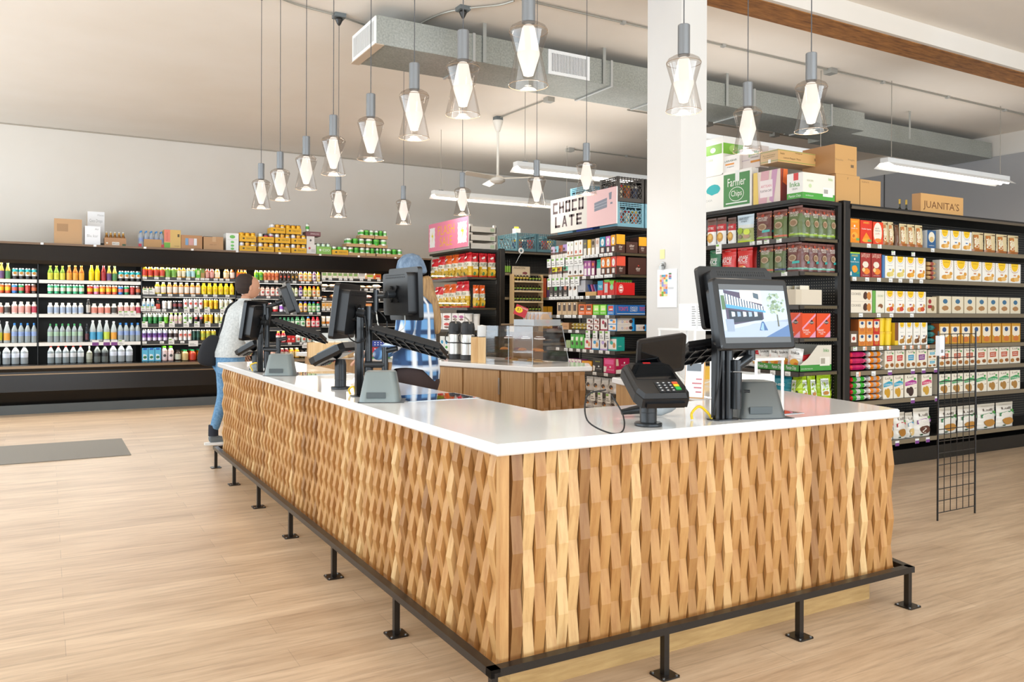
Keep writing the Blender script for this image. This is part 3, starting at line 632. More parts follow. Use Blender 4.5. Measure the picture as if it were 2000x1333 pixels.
# ================================================================ white racks on the right arm
def rack(x0, x1, y0, y1, h, label, shelves=()):
    r = thing('white_rack', label, 'rack', (x0, y0, H)); w = x1 - x0; d = y1 - y0; t = .011
    for x in (0, w - t):
        for y in (0, d - t): MB().box(x, x + t, y, y + t, 0, h - .014, WHT).build('leg', r)
    MB().box(-.003, w + .003, -.003, d + .003, h - .014, h, WHT).build('shelf', r)
    for z in shelves: MB().box(0, w, 0, d, z - .008, z, WHT).build('shelf', r)
    return r
rack(2.36, 2.62, 1.62, 1.98, .34, 'tall white metal rack standing in front of the column', (.2,))
rack(2.11, 2.33, .86, 1.22, .19, 'low white metal rack behind the screen with the street photo')
def simple(name, label, cat, mb, loc, rz=0, group=None): return tag(mb.build(name, None, loc, rz), label, cat, group)
for i, x in enumerate((2.40, 2.455)):
    m = MB().box(0, .05, 0, .12, 0, .165, M('#f4f3f0', .5))
    for k in range(9): m.box(.006, .044 - (k % 3) * .006, -.0006, 0, .02 + k * .015, .025 + k * .015, M('#6a6a68', .6))
    simple('small_box', ['left of two white boxes', 'right of two white boxes'][i] + ' on the tall white rack, beside the column', 'box', m, (x, 1.70, H + .34), 0, 'white boxes on the tall rack')
simple('yellow_box', 'small yellow box under the tall white rack', 'box', MB().box(-.04, .04, -.03, .03, 0, .085, M('#d9a93a', .6)), (2.55, 1.72, H), .3)
m = MB().box(-.007, .007, -.05, .05, 0, .22, M('#d6a468', .6)).box(-.009, -.007, -.047, .047, .006, .214, M('#eef0f2', .5))
for k in range(4): m.box(-.0098, -.009, -.04, -.01 + .01 * (k % 3), .03 + k * .022, .037 + k * .022, M('#c8757b', .5))
m.box(-.0098, -.009, -.035, .04, .14, .18, M('#707880', .5))
o = simple('clipboard', 'clipboard of papers leaning upright behind the large card terminal', 'clipboard', m, (1.60, .80, H), .5); o.rotation_euler = (0, .12, .5)
loose('white_cable', [(2.2, 1.4, H + .2), (2.28, 1.36, H + .14), (2.33, 1.36, H + .06), (2.25, 1.4, H + .01), (2.1, 1.4, H + .02), (2.05, 1.45, H + .08), (2.12, 1.5, H + .13)], .004, WC, 'loose white cable coiled behind the right monitor pole')
simple('paper_stack', 'white paper tray on the low white rack', 'paper', MB().box(0, .18, 0, .26, 0, .05, WHT).box(.01, .17, .01, .25, .05, .056, M('#fbfbfa', .7)), (2.12, .9, H + .04))
# ---- things on the column
m = MB().quad((0, 0, 0), (0, -.21, 0), (0, -.215, .28), (0, .0, .28), M('#fbfbfb', .7)); m = MB()
m.box(-.006, 0, 0, .215, 0, .285, M('#f8f8f7', .7)); m.box(-.0066, -.006, .035, .13, .08, .255, M('#eceef3', .7))
cc = ['#e7b0a4', '#6f9fd8', '#7fb344', '#e9d9a0', '#c9a7d6', '#5aa7a0', '#e08b4a', '#e8e8a8', '#8aa0d0']
for i in range(4):
    for j in range(9): y = .185 - i * .022; z = .245 - j * .018; m.box(-.0072, -.0066, y - .021, y, z - .0175, z, M(cc[(i * 5 + j * 3 + (i * j) % 4) % 9], .7))
for k in range(5): m.box(-.0072, -.0066, .055, .085, .245 - k * .012, .255 - k * .012, M(['#4c7a48', '#c77f96', '#8c4a5a', '#5c90c8', '#dfe8f0'][k], .7))
m.box(-.0072, -.0066, .03, .09, .135, .15, M('#cfd2d6', .7))
simple('schedule_paper', 'printed colour schedule sheets clipped to the white column', 'paper', m, (2.712, 2.19, 1.395))
simple('sticky_note', 'pale yellow sticky note on the white column', 'note', MB().box(-.003, 0, 0, .05, 0, .07, M('#f3e9a6', .8)), (2.713, 2.33, 1.76))
m = MB(); m.T = Matrix.Translation((0, 0, 0)) @ Matrix.Rotation(R_(-90), 4, 'Y'); m.cyl(.022, 0, .012, 20, STEEL); m.cyl(.01, .012, .03, 12, STEEL); m.T = Matrix(); m.box(-.035, -.01, -.015, .015, -.035, -.01, STEEL)
simple('magnet_clip', 'chrome magnetic clip holding the schedule on the column', 'clip', m, (2.713, 2.34, 1.715))
# ================================================================ people
SK = M('#c9967a', .6)
def skinned(name, nodes, edges, mat, parent, sub=2):
    me = bpy.data.meshes.new(name); me.from_pydata([n[0] for n in nodes], edges, []); o = bpy.data.objects.new(name, me)
    COL.objects.link(o); md = o.modifiers.new('skin', 'SKIN'); md.use_smooth_shade = True; sv = me.skin_vertices[0].data
    for i, n in enumerate(nodes): r = n[1]; sv[i].radius = r if isinstance(r, tuple) else (r, r); sv[i].use_root = (i == 0)
    s = o.modifiers.new('sub', 'SUBSURF'); s.levels = sub; s.render_levels = sub; me.materials.append(mat)
    if parent is not None: o.parent = parent
    return o
def loft(name, rings, mat, parent, hem=None, seg=28, fold=.004):
    """cloth or body surface through ellipse rings (z, centre x, half depth, half width)"""
    vs = []; rs = []
    for i in range(len(rings) - 1):
        for k in range(3):
            t = k / 3; rs.append([a + (b - a) * (t * t * (3 - 2 * t) if False else t) for a, b in zip(rings[i], rings[i + 1])])
    rs.append(list(rings[-1]))
    for j, (z, c, rx, ry) in enumerate(rs):
        for k in range(seg):
            a = 2 * pi * k / seg; f = 1 + fold / max(rx, .03) * sin(5 * a + z * 17) * (1 if j < len(rs) - 4 else 0); zz = z
            if hem and j < 4: zz = z + hem(a) * (1 - j / 4)
            vs.append((c + rx * f * cos(a), ry * f * sin(a), zz))
    n = len(rs); fs = [(j * seg + k, j * seg + (k + 1) % seg, (j + 1) * seg + (k + 1) % seg, (j + 1) * seg + k) for j in range(n - 1) for k in range(seg)]
    m = MB(); m.add(vs, fs, mat, True); return m.build(name, parent)
def chain(n0, pts): return pts, [(n0 + i, n0 + i + 1) for i in range(len(pts) - 1)]
def hand(name, parent, wrist, dirv, side, mat):
    """palm and five bent fingers"""
    d = Vector(dirv).normalized(); s = Vector(side).normalized(); n = d.cross(s)
    w = Vector(wrist); nodes = [(tuple(w), (.022, .016)), (tuple(w + d * .045), (.034, .014)), (tuple(w + d * .08), (.036, .012))]; edges = [(0, 1), (1, 2)]
    for k in range(4):
        o = (k - 1.5) * .02; L = (.07, .08, .075, .058)[k]; b = len(nodes); base = w + d * .082 + s * o
        nodes += [(tuple(base), .0095), (tuple(base + d * L * .45 + n * .008), .0085), (tuple(base + d * L * .8 + n * .028), .0078), (tuple(base + d * L * .9 + n * .045), .0068)]
        edges += [(2, b), (b, b + 1), (b + 1, b + 2), (b + 2, b + 3)]
    b = len(nodes); t = w + d * .02 - s * .03
    nodes += [(tuple(t), .012), (tuple(t - s * .02 + d * .03 + n * .01), .0105), (tuple(t - s * .025 + d * .055 + n * .02), .009)]; edges += [(1, b), (b, b + 1), (b + 1, b + 2)]
    return skinned(name, nodes, edges, mat, parent, 2)
def head(parent, c, yaw, hairmat, tilt=0):
    """head about .23 m high with a face, looking along +x before the turn"""
    T = Matrix.Translation(c) @ Matrix.Rotation(yaw, 4, 'Z') @ Matrix.Rotation(tilt, 4, 'Y'); m = MB(); m.T = T
    n, k = 20, 24; vs = []; 
    for i in range(n + 1):
        t = pi * i / n
        for j in range(k):
            a = 2 * pi * j / k; x = sin(t) * cos(a); y = sin(t) * sin(a); z = cos(t)
            X = x * .098; Y = y * .076; Zz = z * .118
            if z < -.1 and x > 0: Y *= 1 - .28 * (-z - .1); X *= 1 + .05 * (-z)
            if z < -.3 and x < .1: X *= .75
            if x > .5:
                X += .022 * math.exp(-((y / .14) ** 2) - ((z + .12) / .14) ** 2)          # nose
                X += .008 * math.exp(-((y / .28) ** 2) - ((z + .42) / .08) ** 2)         # lips
                X -= .010 * math.exp(-(((abs(y) - .36) / .14) ** 2) - ((z - .04) / .12) ** 2)  # eye sockets
                X += .010 * math.exp(-((y / .3) ** 2) - ((z + .72) / .12) ** 2)          # chin
            vs.append((X, Y, Zz))
    fs = [(i * k + j, i * k + (j + 1) % k, (i + 1) * k + (j + 1) % k, (i + 1) * k + j) for i in range(n) for j in range(k)]
    m.add(vs, [f[::-1] for f in fs], SK, True)
    for s in (-1, 1):
        m.T = T @ Matrix.Translation((.078, s * .031, .004)) @ Matrix.Scale(.013, 4); m.lathe([(0, -1), (.7, -.7), (1, 0), (.7, .7), (0, 1)], 10, M('#efeae4', .3)); m.T = T @ Matrix.Translation((.088, s * .031, .004)) @ Matrix.Scale(.006, 4); m.lathe([(0, -1), (.7, -.7), (1, 0), (.7, .7), (0, 1)], 8, M('#3a2a1e', .3))
        m.T = T @ Matrix.Translation((-.005, s * .078, -.01)) @ Matrix.Diagonal((.018, .008, .03, 1)); m.lathe([(0, -1), (.7, -.7), (1, 0), (.7, .7), (0, 1)], 10, SK)
    m.T = T; m.box(.088, .096, -.02, .02, -.057, -.051, M('#a8605a', .5))
    return m.build('head', parent)
# --- shopper walking behind the far end of the counter
wk = thing('person', 'walking shopper in pale grey sweater and blue jeans with black bag, beyond counter end', 'person', (.28, 6.15, 0))
JE = veneer('blue_denim', '#4f7ea8', '#7ba5c8', 6, (8, 8, 8), .85); KN = veneer('pale_grey_knit', '#b3b8b8', '#d3d6d5', 9, (6, 6, 6), .9)
X = 1  # walks toward +x
body = [((0.04, 0, .93), (.09, .11)), ((.07, 0, 1.10), (.08, .10)), ((.12, 0, 1.27), (.08, .10)), ((.15, 0, 1.38), (.05, .07)), ((.175, 0, 1.46), .055), ((.20, 0, 1.54), .052)]
skinned('body', body, [(i, i + 1) for i in range(5)], SK, wk)
loft('sweater', [(.90, .03, .15, .185), (.95, .035, .152, .185), (1.05, .06, .142, .172), (1.18, .095, .138, .17), (1.30, .125, .142, .19), (1.38, .14, .125, .195), (1.43, .155, .095, .13), (1.465, .17, .068, .075), (1.49, .178, .06, .064)], KN, wk)
torso = [((.13, 0, 1.28), (.09, .10)), ((.14, 0, 1.32), (.09, .12)), ((.145, 0, 1.35), (.085, .12)), ((.145, 0, 1.36), (.08, .12)), ((.15, 0, 1.37), (.07, .11)), ((.155, 0, 1.39), (.05, .06)),
         ((.14, .19, 1.36), .062), ((.08, .235, 1.16), .05), ((.20, .22, .98), .04), ((.14, -.19, 1.36), .062), ((.12, -.235, 1.15), .052), ((.22, -.20, 1.0), .04)]
skinned('sleeves', torso, [(0, 1), (1, 2), (2, 3), (3, 4), (4, 5), (4, 6), (6, 7), (7, 8), (4, 9), (9, 10), (10, 11)], KN, wk)
legs = [((0.03, 0, .90), (.13, .16)), ((-.0, .09, .78), .098), ((-.01, .10, .50), .066), ((-.10, .16, .13), .048), ((.05, -.09, .78), .098), ((.13, -.10, .48), .066), ((.17, -.14, .14), .05)]
loft('jeans', [(.74, .02, .12, .17), (.84, .03, .14, .178), (.93, .03, .142, .176), (.99, .04, .13, .16)], JE, wk)
skinned('jeans_legs', legs, [(0, 1), (1, 2), (2, 3), (0, 4), (4, 5), (5, 6)], JE, wk)
def shoe(par, x, y, rz, up, mat, sole, z=0):
    r = skinned('shoe', [((-.07, 0, .055), (.035, .038)), ((-.02, 0, .055), (.038, .04)), ((.06, 0, .042), (.027, .042)), ((.13, 0, .034), (.02, .034)), ((-.045, 0, .12), (.036, .036))], [(0, 1), (1, 2), (2, 3), (1, 4)], mat, par)
    r.location = (x, y, z); r.rotation_euler = (0, up, rz)
    m = MB(); m.prism([(-.105, -.03), (-.06, -.038), (.05, -.045), (.12, -.035), (.155, 0), (.12, .035), (.05, .045), (-.06, .038), (-.105, .03)], 0, .024, sole); m.build('sole', r)
    return r
shoe(wk, -.08, .16, .0, 0.0, M('#6f777b', .7), WHT, .0); shoe(wk, .19, -.14, 0, 0, M('#202226', .7), BLKM, .0)
MB().lathe([(0, .09), (.05, .09), (.048, .2), (0, .2)], 14, M('#2a2e38', .9)).build('sock', wk, (-.1, .16, 0))
head(wk, (.225, 0, 1.605), 0, None, .12)
hb = MB(); hb.T = Matrix.Translation((.2, 0, 1.63)); hb.lathe([(.0, .105), (.05, .098), (.085, .06), (.1, 0), (.095, -.05), (.07, -.10), (.0, -.11)][::-1], 18, M('#2e211b', .8)); o = hb.build('hair', wk); o.scale = (1, .88, 1); o.location = (-.025, 0, .012)
for s, wx in ((1, (.20, .22, .98)), (-1, (.22, -.20, 1.0))): hand('hand', wk, wx, (.3, 0, -1), (1, 0, .3), SK)
bag = MB(); bag.prism([(-.24, -.02), (-.02, -.02), (-.02, .02), (-.24, .02)], 0, 0, BLK); 
bg = skinned('shoulder_bag', [((-.19, .02, .80), (.045, .11)), ((-.17, .02, .92), (.05, .12)), ((-.14, .02, 1.04), (.04, .10)), ((-.09, .02, 1.12), (.02, .05))], [(0, 1), (1, 2), (2, 3)], M('#1c1e24', .8), None)
bg.location = (.28, 6.15, 0); tag(bg, 'black shoulder bag hanging behind the walking shopper', 'bag')
MB().tube(curve_pts([(-.06, .08, 1.1), (.02, .12, 1.38), (.12, .1, 1.45), (.2, -.02, 1.36), (.2, -.12, 1.15)]), .012, M('#1c1e24', .8)).build('strap', bg)
# --- cashier with the knitted hat
cs = thing('person', 'cashier in blue plaid shirt and knitted hat standing inside the counter', 'person', (1.045, 3.13, 0), R_(148))
def _plaid(t, b):
    tc = t.nodes.new('ShaderNodeTexCoord'); sp = t.nodes.new('ShaderNodeSeparateXYZ'); t.links.new(tc.outputs['Object'], sp.inputs[0])
    def stripes(src, period, width, soft=.0):
        m = t.nodes.new('ShaderNodeMath'); m.operation = 'DIVIDE'; m.inputs[1].default_value = period; t.links.new(src, m.inputs[0])
        q = t.nodes.new('ShaderNodeMath'); q.operation = 'PINGPONG'; q.inputs[1].default_value = .5; t.links.new(m.outputs[0], q.inputs[0])
        r = t.nodes.new('ShaderNodeMapRange'); r.inputs['From Min'].default_value = width; r.inputs['From Max'].default_value = width + .12; r.inputs['To Min'].default_value = 1; r.inputs['To Max'].default_value = 0; t.links.new(q.outputs[0], r.inputs['Value']); return r.outputs[0]
    a = t.nodes.new('ShaderNodeMath'); a.operation = 'ADD'; t.links.new(sp.outputs['X'], a.inputs[0]); t.links.new(sp.outputs['Y'], a.inputs[1])
    c = _mix(t, '#6fa3d6', '#2c4468', stripes(sp.outputs['Z'], .11, .10), 'MIX'); c = _mix(t, c, '#33507a', stripes(a.outputs[0], .12, .12), 'MIX')
    c = _mix(t, c, '#e8ecf0', stripes(a.outputs[0], .17, .05), 'MIX'); c = _mix(t, c, '#dfe6ee', stripes(sp.outputs['Z'], .19, .03), 'MIX')
    t.links.new(c, b.inputs['Base Color'])
PLAID = nodemat('blue_plaid_cotton', _plaid, .85)
PANT = M('#3a2c2a', .85); HATK = veneer('blue_grey_knit', '#566a82', '#7f93a8', 30, (1, 1, .6), .95); HAIRB = veneer('light_brown_hair', '#7a5a36', '#b08a58', 4, (30, 30, 1.5), .6)
skinned('body', [((0, 0, .95), (.11, .14)), ((.0, 0, 1.15), (.10, .12)), ((0.01, 0, 1.36), (.08, .13)), ((.02, 0, 1.45), .05), ((.035, 0, 1.54), .045)], [(i, i + 1) for i in range(4)], SK, cs)
loft('shirt', [(.85, .0, .175, .20), (.92, .0, .178, .205), (1.05, .0, .162, .19), (1.2, .0, .15, .18), (1.34, .0, .142, .195), (1.41, .0, .125, .195), (1.45, .008, .095, .13), (1.485, .018, .062, .07), (1.50, .02, .058, .062)], PLAID, cs, lambda a: .17 * max(0, sin(a + .2)) ** 2 - .01)
skinned('sleeves', [((0, 0, 1.28), (.09, .10)), ((0, 0, 1.32), (.09, .11)), ((0, 0, 1.35), (.09, .12)), ((.0, 0, 1.37), (.085, .12)), ((.005, 0, 1.39), (.07, .11)), ((.01, 0, 1.41), (.05, .06)),
  ((.0, .19, 1.38), .066), ((.04, .255, 1.16), .055), ((.27, .19, 1.03), .045), ((.0, -.19, 1.38), .066), ((.04, -.255, 1.16), .055), ((.27, -.18, 1.03), .045)],
  [(0, 1), (1, 2), (2, 3), (3, 4), (4, 5), (4, 6), (6, 7), (7, 8), (4, 9), (9, 10), (10, 11)], PLAID, cs)
loft('trousers', [(.58, 0, .125, .185), (.70, -.005, .14, .185), (.84, -.015, .165, .188), (.94, -.01, .155, .18), (1.03, 0, .13, .155)], PANT, cs)
skinned('trouser_legs', [((-.01, 0, .66), (.10, .12)), ((-.01, .085, .62), (.11, .09)), ((.01, .095, .48), .07), ((-.01, .10, .1), .055), ((-.01, -.085, .62), (.11, .09)), ((.01, -.095, .48), .07), ((-.01, -.10, .1), .055)], [(0, 1), (1, 2), (2, 3), (0, 4), (4, 5), (5, 6)], PANT, cs)
shoe(cs, .03, .10, 0, 0, M('#26221f', .7), BLKM); shoe(cs, .03, -.10, 0, 0, M('#26221f', .7), BLKM)
head(cs, (.055, 0, 1.605), 0, None, .22)
hm = MB(); hm.T = Matrix.Translation((.03, 0, 1.655)) @ Matrix.Rotation(.25, 4, 'Y'); hm.lathe([(.0, .128), (.04, .122), (.08, .095), (.103, .05), (.110, 0), (.109, -.03), (.101, -.042), (.085, -.03)][::-1], 24, HATK); hm.build('knitted_hat', cs)
skinned('hair', [((-.05, 0, 1.62), (.055, .07)), ((-.085, 0, 1.5), (.04, .06)), ((-.12, .01, 1.40), (.03, .06)), ((-.15, .015, 1.28), (.022, .05)), ((-.16, .02, 1.19), (.01, .025))], [(i, i + 1) for i in range(4)], HAIRB, cs)
hand('hand', cs, (.28, .19, 1.03), (.9, 0, -.1), (0, -1, 0), SK); hand('hand', cs, (.28, -.18, 1.03), (.9, 0, -.1), (0, 1, 0), SK)
# ================================================================ shelving units
TAGW = M('#e9e9e6', .6); TAGG = M('#7fb24a', .6); TAGP = M('#7a3f86', .6); TAGO = M('#e8a07a', .6); SHB = M('#1b1815', .35); SHE = M('#3a332c', .4)
def pricetag(parent, loc, rz, w=.05, h=.03, style='w', tilt=0):
    k = ('tag', w, h, style)
    if k not in _mats:
        m = MB(); m.box(0, w, -.002, 0, 0, h, TAGW)
        if style == 'g': m.box(.004, w * .55, -.003, -.002, h * .74, h * .94, TAGG)
        if style == 'p': m.box(0, w, -.003, -.002, 0, h * .6, TAGP)
        if style == 'o': m.box(w * .6, w, -.003, -.002, 0, h, TAGO)
        for i in range(2): m.box(w * .12, w * (.8 - .2 * i), -.0026, -.002, h * (.2 + .2 * i), h * (.28 + .2 * i), M('#77746e', .7))
        _mats[k] = m.mesh('price_tag')
    o = link('price_tag', _mats[k], parent, loc, rz)
    if tilt: o.rotation_euler = (tilt, 0, rz)
    return o
def xs_on(u, Y): return at(u, 618, 1, Y).x
def ys_on(u, X): return at(u, 618, 0, X).y
def endcap(yA, yB, zs, label, tags=(), depth=.48, x0=4.01):
    r = thing('end_shelving', label, 'shelving unit'); x1 = x0 + depth
    p = MB(); p.box(x1, x1 + .02, yA + .01, yB, .1, 2.27, PEGX); p.build('pegboard', r)
    for y in (yA, yB - .03): MB().box(x1 - .01, x1 + .035, y, y + .03, 0, 2.29, SHB).build('upright', r)
    MB().box(x0 + .03, x1, yA + .01, yB - .01, 0, .13, BLK).build('base', r)
    sh = []
    for i, z in enumerate(zs):
        m = MB(); m.box(x0, x1, yA, yB, z - .028, z, SHB); m.box(x0 - .012, x0, yA, yB, z - .038, z - .001, SHE); m.box(x0, x0 + .05, yA - .012, yA, z - .034, z - .001, SHE); m.box(x0 + .05, x1 - .02, yA - .004, yA, z - .03, z - .006, M('#6b5f48', .35, .5))
        sh.append(m.build('shelf', r))
    m = MB(); m.box(x0 - .01, x1 + .02, yA - .005, yB + .005, 2.262, 2.292, SHB); m.prism([(x0 + .03, yA + .02), (x1, yA + .02), (x1, yB - .02), (x0 + .03, yB - .02)], 2.248, 2.262, SHB); m.build('top_shelf', r)
    for (i, u, w, h, st, dz) in tags:
        y = ys_on(u, x0); pricetag(sh[i], (x0 - .0125, y, zs[i] - .034 + dz), R_(-90), w, h, st, 0)
    return r, sh
def run(yA, yB, x0, x1, zs, label, tags=(), post=.09, top=2.315):
    r = thing('aisle_shelving', label, 'shelving unit')
    MB().box(x0 - post, x0, yA - .0, yA + .05, 0, top, SHB).box(x0 - post, x0 - post + .02, yA - .004, yA, .1, top - .015, SHE).build('end_post', r)
    MB().box(x0, x1, yA + .46, yA + .48, .1, 2.27, PEGY).build('pegboard', r)
    MB().box(x0, x1, yA + .52, yB, 0, 2.27, BLK).build('back_bay', r)
    MB().box(x0, x1, yA + .03, yA + .5, 0, .13, BLK).build('base', r)
    sh = []
    for i, z in enumerate(zs):
        m = MB(); m.box(x0, x1, yA, yA + .46, z - .028, z, SHB); m.box(x0, x1, yA - .012, yA, z - .038, z - .001, M('#8a7d66', .4, .4)); sh.append(m.build('shelf', r))
    MB().box(x0, x1, yA - .01, yA + .5, 2.262, 2.292, SHB).box(x0, x1, yA - .014, yA - .004, 2.25, 2.275, M('#6b5f4e', .35, .4)).build('top_shelf', r)
    for (i, u, w, h, st, dz) in tags: pricetag(sh[i], (xs_on(u, yA), yA - .0125, zs[i] - .036 + dz), 0, w, h, st)
    return r, sh
Z3 = [1.98, 1.70, 1.425, 1.155, .875, .62, .36]
ZR = [1.963, 1.672, 1.362, 1.075, .862, .60, .23]
E3, _ = endcap(2.19, 3.45, Z3, 'black end shelving of crackers and chips right of the column',
    [(0, 1400, .07, .09, 'g', -.05)] + [(0, u, .055, .032, 'g', 0) for u in (1466, 1494, 1518)] + [(0, u, .055, .032, 'w', 0) for u in (1480,)] + [(1, 1528, .06, .032, 'g', 0)] + [(4, u, .055, .035, 'w', 0) for u in (1478, 1507, 1536)])
RR, _ = run(2.19, 3.45, 4.64, 8.6, ZR, 'long black aisle shelving of crackers and cookies at right', 
    [(0, u, .05, .035, s, d) for u, s, d in ((1690, 'w', 0), (1711, 'g', 0), (1738, 'g', -.05), (1777, 'g', -.05), (1815, 'w', 0))] + [(1, u, .05, .033, 'w', 0) for u in (1662, 1687, 1710, 1733, 1752, 1773, 1793)] + [(2, u, .05, .033, 'w', 0) for u in (1675, 1710, 1735, 1775)]
    + [(3, u, .05, .033, s, 0) for u, s in ((1664, 'g'), (1683, 'o'), (1700, 'w'), (1715, 'w'), (1730, 'o'), (1760, 'o'), (1775, 'o'), (1790, 'o'), (1806, 'o'))] + [(4, u, .055, .04, s, -.01) for u, s in ((1670, 'o'), (1700, 'w'), (1732, 'p'), (1777, 'p'), (1798, 'p'), (1822, 'p'))] + [(5, u, .055, .045, 'p', -.015) for u in (1777, 1824)] + [(6, u, .055, .045, 'p', -.015) for u in (1747, 1786, 1807)])
Z2 = [at(1204, v, 1, 4.63).z for v in (493, 535.5, 576.5, 616, 647.5, 686.5, 731, 771, 806)]
t2 = []
for i, us in ((0, (1138, 1146, 1154, 1162, 1172, 1181, 1190)), (1, (1139, 1155, 1164, 1172, 1182, 1190)), (2, (1074, 1080, 1087, 1094, 1101, 1108, 1117, 1126, 1134, 1146, 1166, 1177, 1188)), (3, (1089, 1104, 1111, 1120, 1132, 1159, 1184)), (4, (1112, 1126)), (5, (1088, 1104, 1114, 1128, 1140, 1154, 1172, 1185)), (6, (1160, 1182))):
    t2 += [(i, u, .07, .034, 'w', 0) for u in us]
for i, us in ((0, (1070, 1079, 1088, 1096, 1106, 1114, 1123, 1131)), (1, (1071, 1080, 1088, 1097, 1106, 1116, 1125)), (4, (1146, 1160, 1173, 1184)), (7, (1156, 1170, 1186))): t2 += [(i, u, .085, .105, 'g', -.07) for u in us]
E2, _ = endcap(4.63, 6.0, Z2, 'black end shelving of chocolate bars under the chocolate sign', t2)
Z1 = [at(914, v, 1, 8.15).z for v in (541, 601, 646, 690)] + [.6]
E1, _ = endcap(8.15, 9.5, Z1, 'black end shelving of red snack bags under the pink sale sign')
# clear fences along the two bag shelves
for z in Z1[:2]: MB().box(3.985, 3.99, 8.15, 9.5, z, z + .11, ACR).build('shelf_fence', E1)
R1, _ = run(8.15, 9.5, 4.62, 8.6, [Z1[0] + .08, Z1[1] + .16, Z1[2] + .02, .9, .5], 'black aisle shelving of oils behind the small wooden rack', post=.09)
R2, _ = run(4.63, 6.0, 4.62, 8.6, [1.9, 1.6, 1.2, .8, .5], 'middle aisle shelving hidden behind the white column', top=2.29)
# ================================================================ wall cooler
K0, K1 = -3.95, 4.25
cool = thing('refrigerated_display', 'long black open wall cooler full of drinks along the back wall', 'display cooler')
CB = M('#120f0d', .25); CI = M('#2b2620', .5)
m = MB(); prof = [(9.98, .30), (9.98, .56), (9.955, .60), (9.955, .645), (10.02, .655), (10.02, .64), (10.9, .60), (10.9, .12), (10.10, .12), (10.02, .30)]
def extr(mb, prof, x0, x1, mat):
    n = len(prof); vs = [(x0, y, z) for y, z in prof] + [(x1, y, z) for y, z in prof]
    mb.add(vs, [tuple(range(n))[::-1], tuple(range(n, 2 * n))] + [(i, n + i, n + (i + 1) % n, (i + 1) % n) for i in range(n)][::1], mat)
extr(m, prof, K0, K1, CB); m.box(K0, K1, 9.945, 9.956, .605, .64, M('#8d765c', .3, .5)); m.box(K0, K1, 9.970, 9.981, .52, .535, M('#8d765c', .3, .5)); m.build('base', cool)
MB().box(K0, K1, 10.05, 10.9, 0, .12, M('#565b5c', .5)).build('kick_plate', cool)
m = MB(); extr(m, [(10.0, 2.22), (9.99, 2.255), (10.99, 2.255), (10.99, 2.10), (10.2, 2.05), (10.07, 1.985), (10.04, 2.03)], K0, K1, CB); m.box(K0, K1, 9.975, 10.0, 2.235, 2.262, M('#7a5f45', .4)); m.build('canopy', cool)
for x in [K0 + .1 + i * .62 for i in range(13)]: MB().box(x, x + .035, 9.97, 9.985, 2.236, 2.262, WHT).build('clip', cool)
MB().box(K0, K1, 10.9, 10.99, .12, 2.1, CI).build('back_panel', cool)
MB().box(K0, K1, 10.12, 10.18, 2.03, 2.045, emit('#fff4e6', 4)).build('light_strip', cool)
BAY = [-2.66, -1.40, xs_on(276.4, 10.1), xs_on(460.3, 10.1), xs_on(627.4, 10.1), 3.66]
for x in [K0, K1 - .03]: MB().box(x, x + .03, 10.0, 10.95, 0, 2.2, CB).build('end_panel', cool)
for x in BAY: MB().box(x - .003, x + .003, 10.12, 10.9, .62, 2.03, CB).build('divider', cool)
YC_ = 10.1
def zc(u, v): return at(u, v, 1, YC_).z
ZA = [zc(220, v) for v in (549.5, 576.2, 614, 668)] + [.655]
ZB = [zc(365, v) for v in (542.8, 575, 604.5, 633, 666)] + [.655]
ZCc = [zc(550, v) for v in (548.5, 579, 610, 640, 669.5)] + [.655]
ZD = [zc(690, v) for v in (544.5, 563.5, 583.5, 603, 633)] + [.655]
SH = {}
for nm, x0, x1, zs, em in (('O', BAY[0], BAY[1], ZA, 1), ('A', BAY[1], BAY[2], ZA, 1), ('B', BAY[2], BAY[3], ZB, 0), ('C', BAY[3], BAY[4], ZCc, 0), ('D', BAY[4], BAY[5], ZD, 0)):
    SH[nm] = []
    for z in zs[:-1]:
        d = .0 if em else .015
        m = MB(); m.box(x0 + .012, x1 - .012, YC_, 10.88, z - .02, z, M('#c9c4bb', .4) if em else M('#8d877d', .4)); m.box(x0 + .012, x1 - .012, YC_ - .012, YC_, z - .045, z - .001, M('#eceae4', .4) if em else M('#241f1b', .35))
        if not em: m.box(x0 + .012, x1 - .012, YC_ - .012, YC_ + .1, z - .052, z - .045, M('#d8d2c6', .35))
        SH[nm].append(m.build('shelf', cool))
        lt = area('shelf_light', ((x0 + x1) / 2, YC_ + .03, z - .055), (R_(-38), 0, 0), 1.2, .03, 3.2, (1, .95, .86))
    area('cooler_light', ((x0 + x1) / 2, YC_ + .04, 1.99), (R_(-38), 0, 0), 1.2, .05, 9, (1, .95, .86))
SH['A'].append(cool); SH['B'].append(cool); SH['C'].append(cool); SH['D'].append(cool)
def ctags(bay, i, zs, us, st='w', w=.055, h=.034, dz=-.034):
    for u in us: pricetag(SH[bay][i], (xs_on(u, YC_), YC_ - .014, zs[i] + dz), 0, w, h, st)
ctags('A', 2, ZA, (231, 242, 254), 'g', .075, .075, -.03); ctags('A', 3, ZA, (180, 202, 217), 'p', .08, .075, -.05); ctags('A', 3, ZA, (231,), 'g', .08, .075, -.05)
ctags('B', 0, ZB, (278, 301, 323, 345, 363, 381, 391, 400, 417, 428, 440)); ctags('B', 1, ZB, (307, 328, 350, 373, 397, 416, 440)); ctags('B', 2, ZB, (305, 316, 338)); ctags('B', 2, ZB, (359, 379, 399, 430), 'g', .075, .085, -.05); ctags('B', 1, ZB, (279, 290), 'g', .08, .085, -.01)
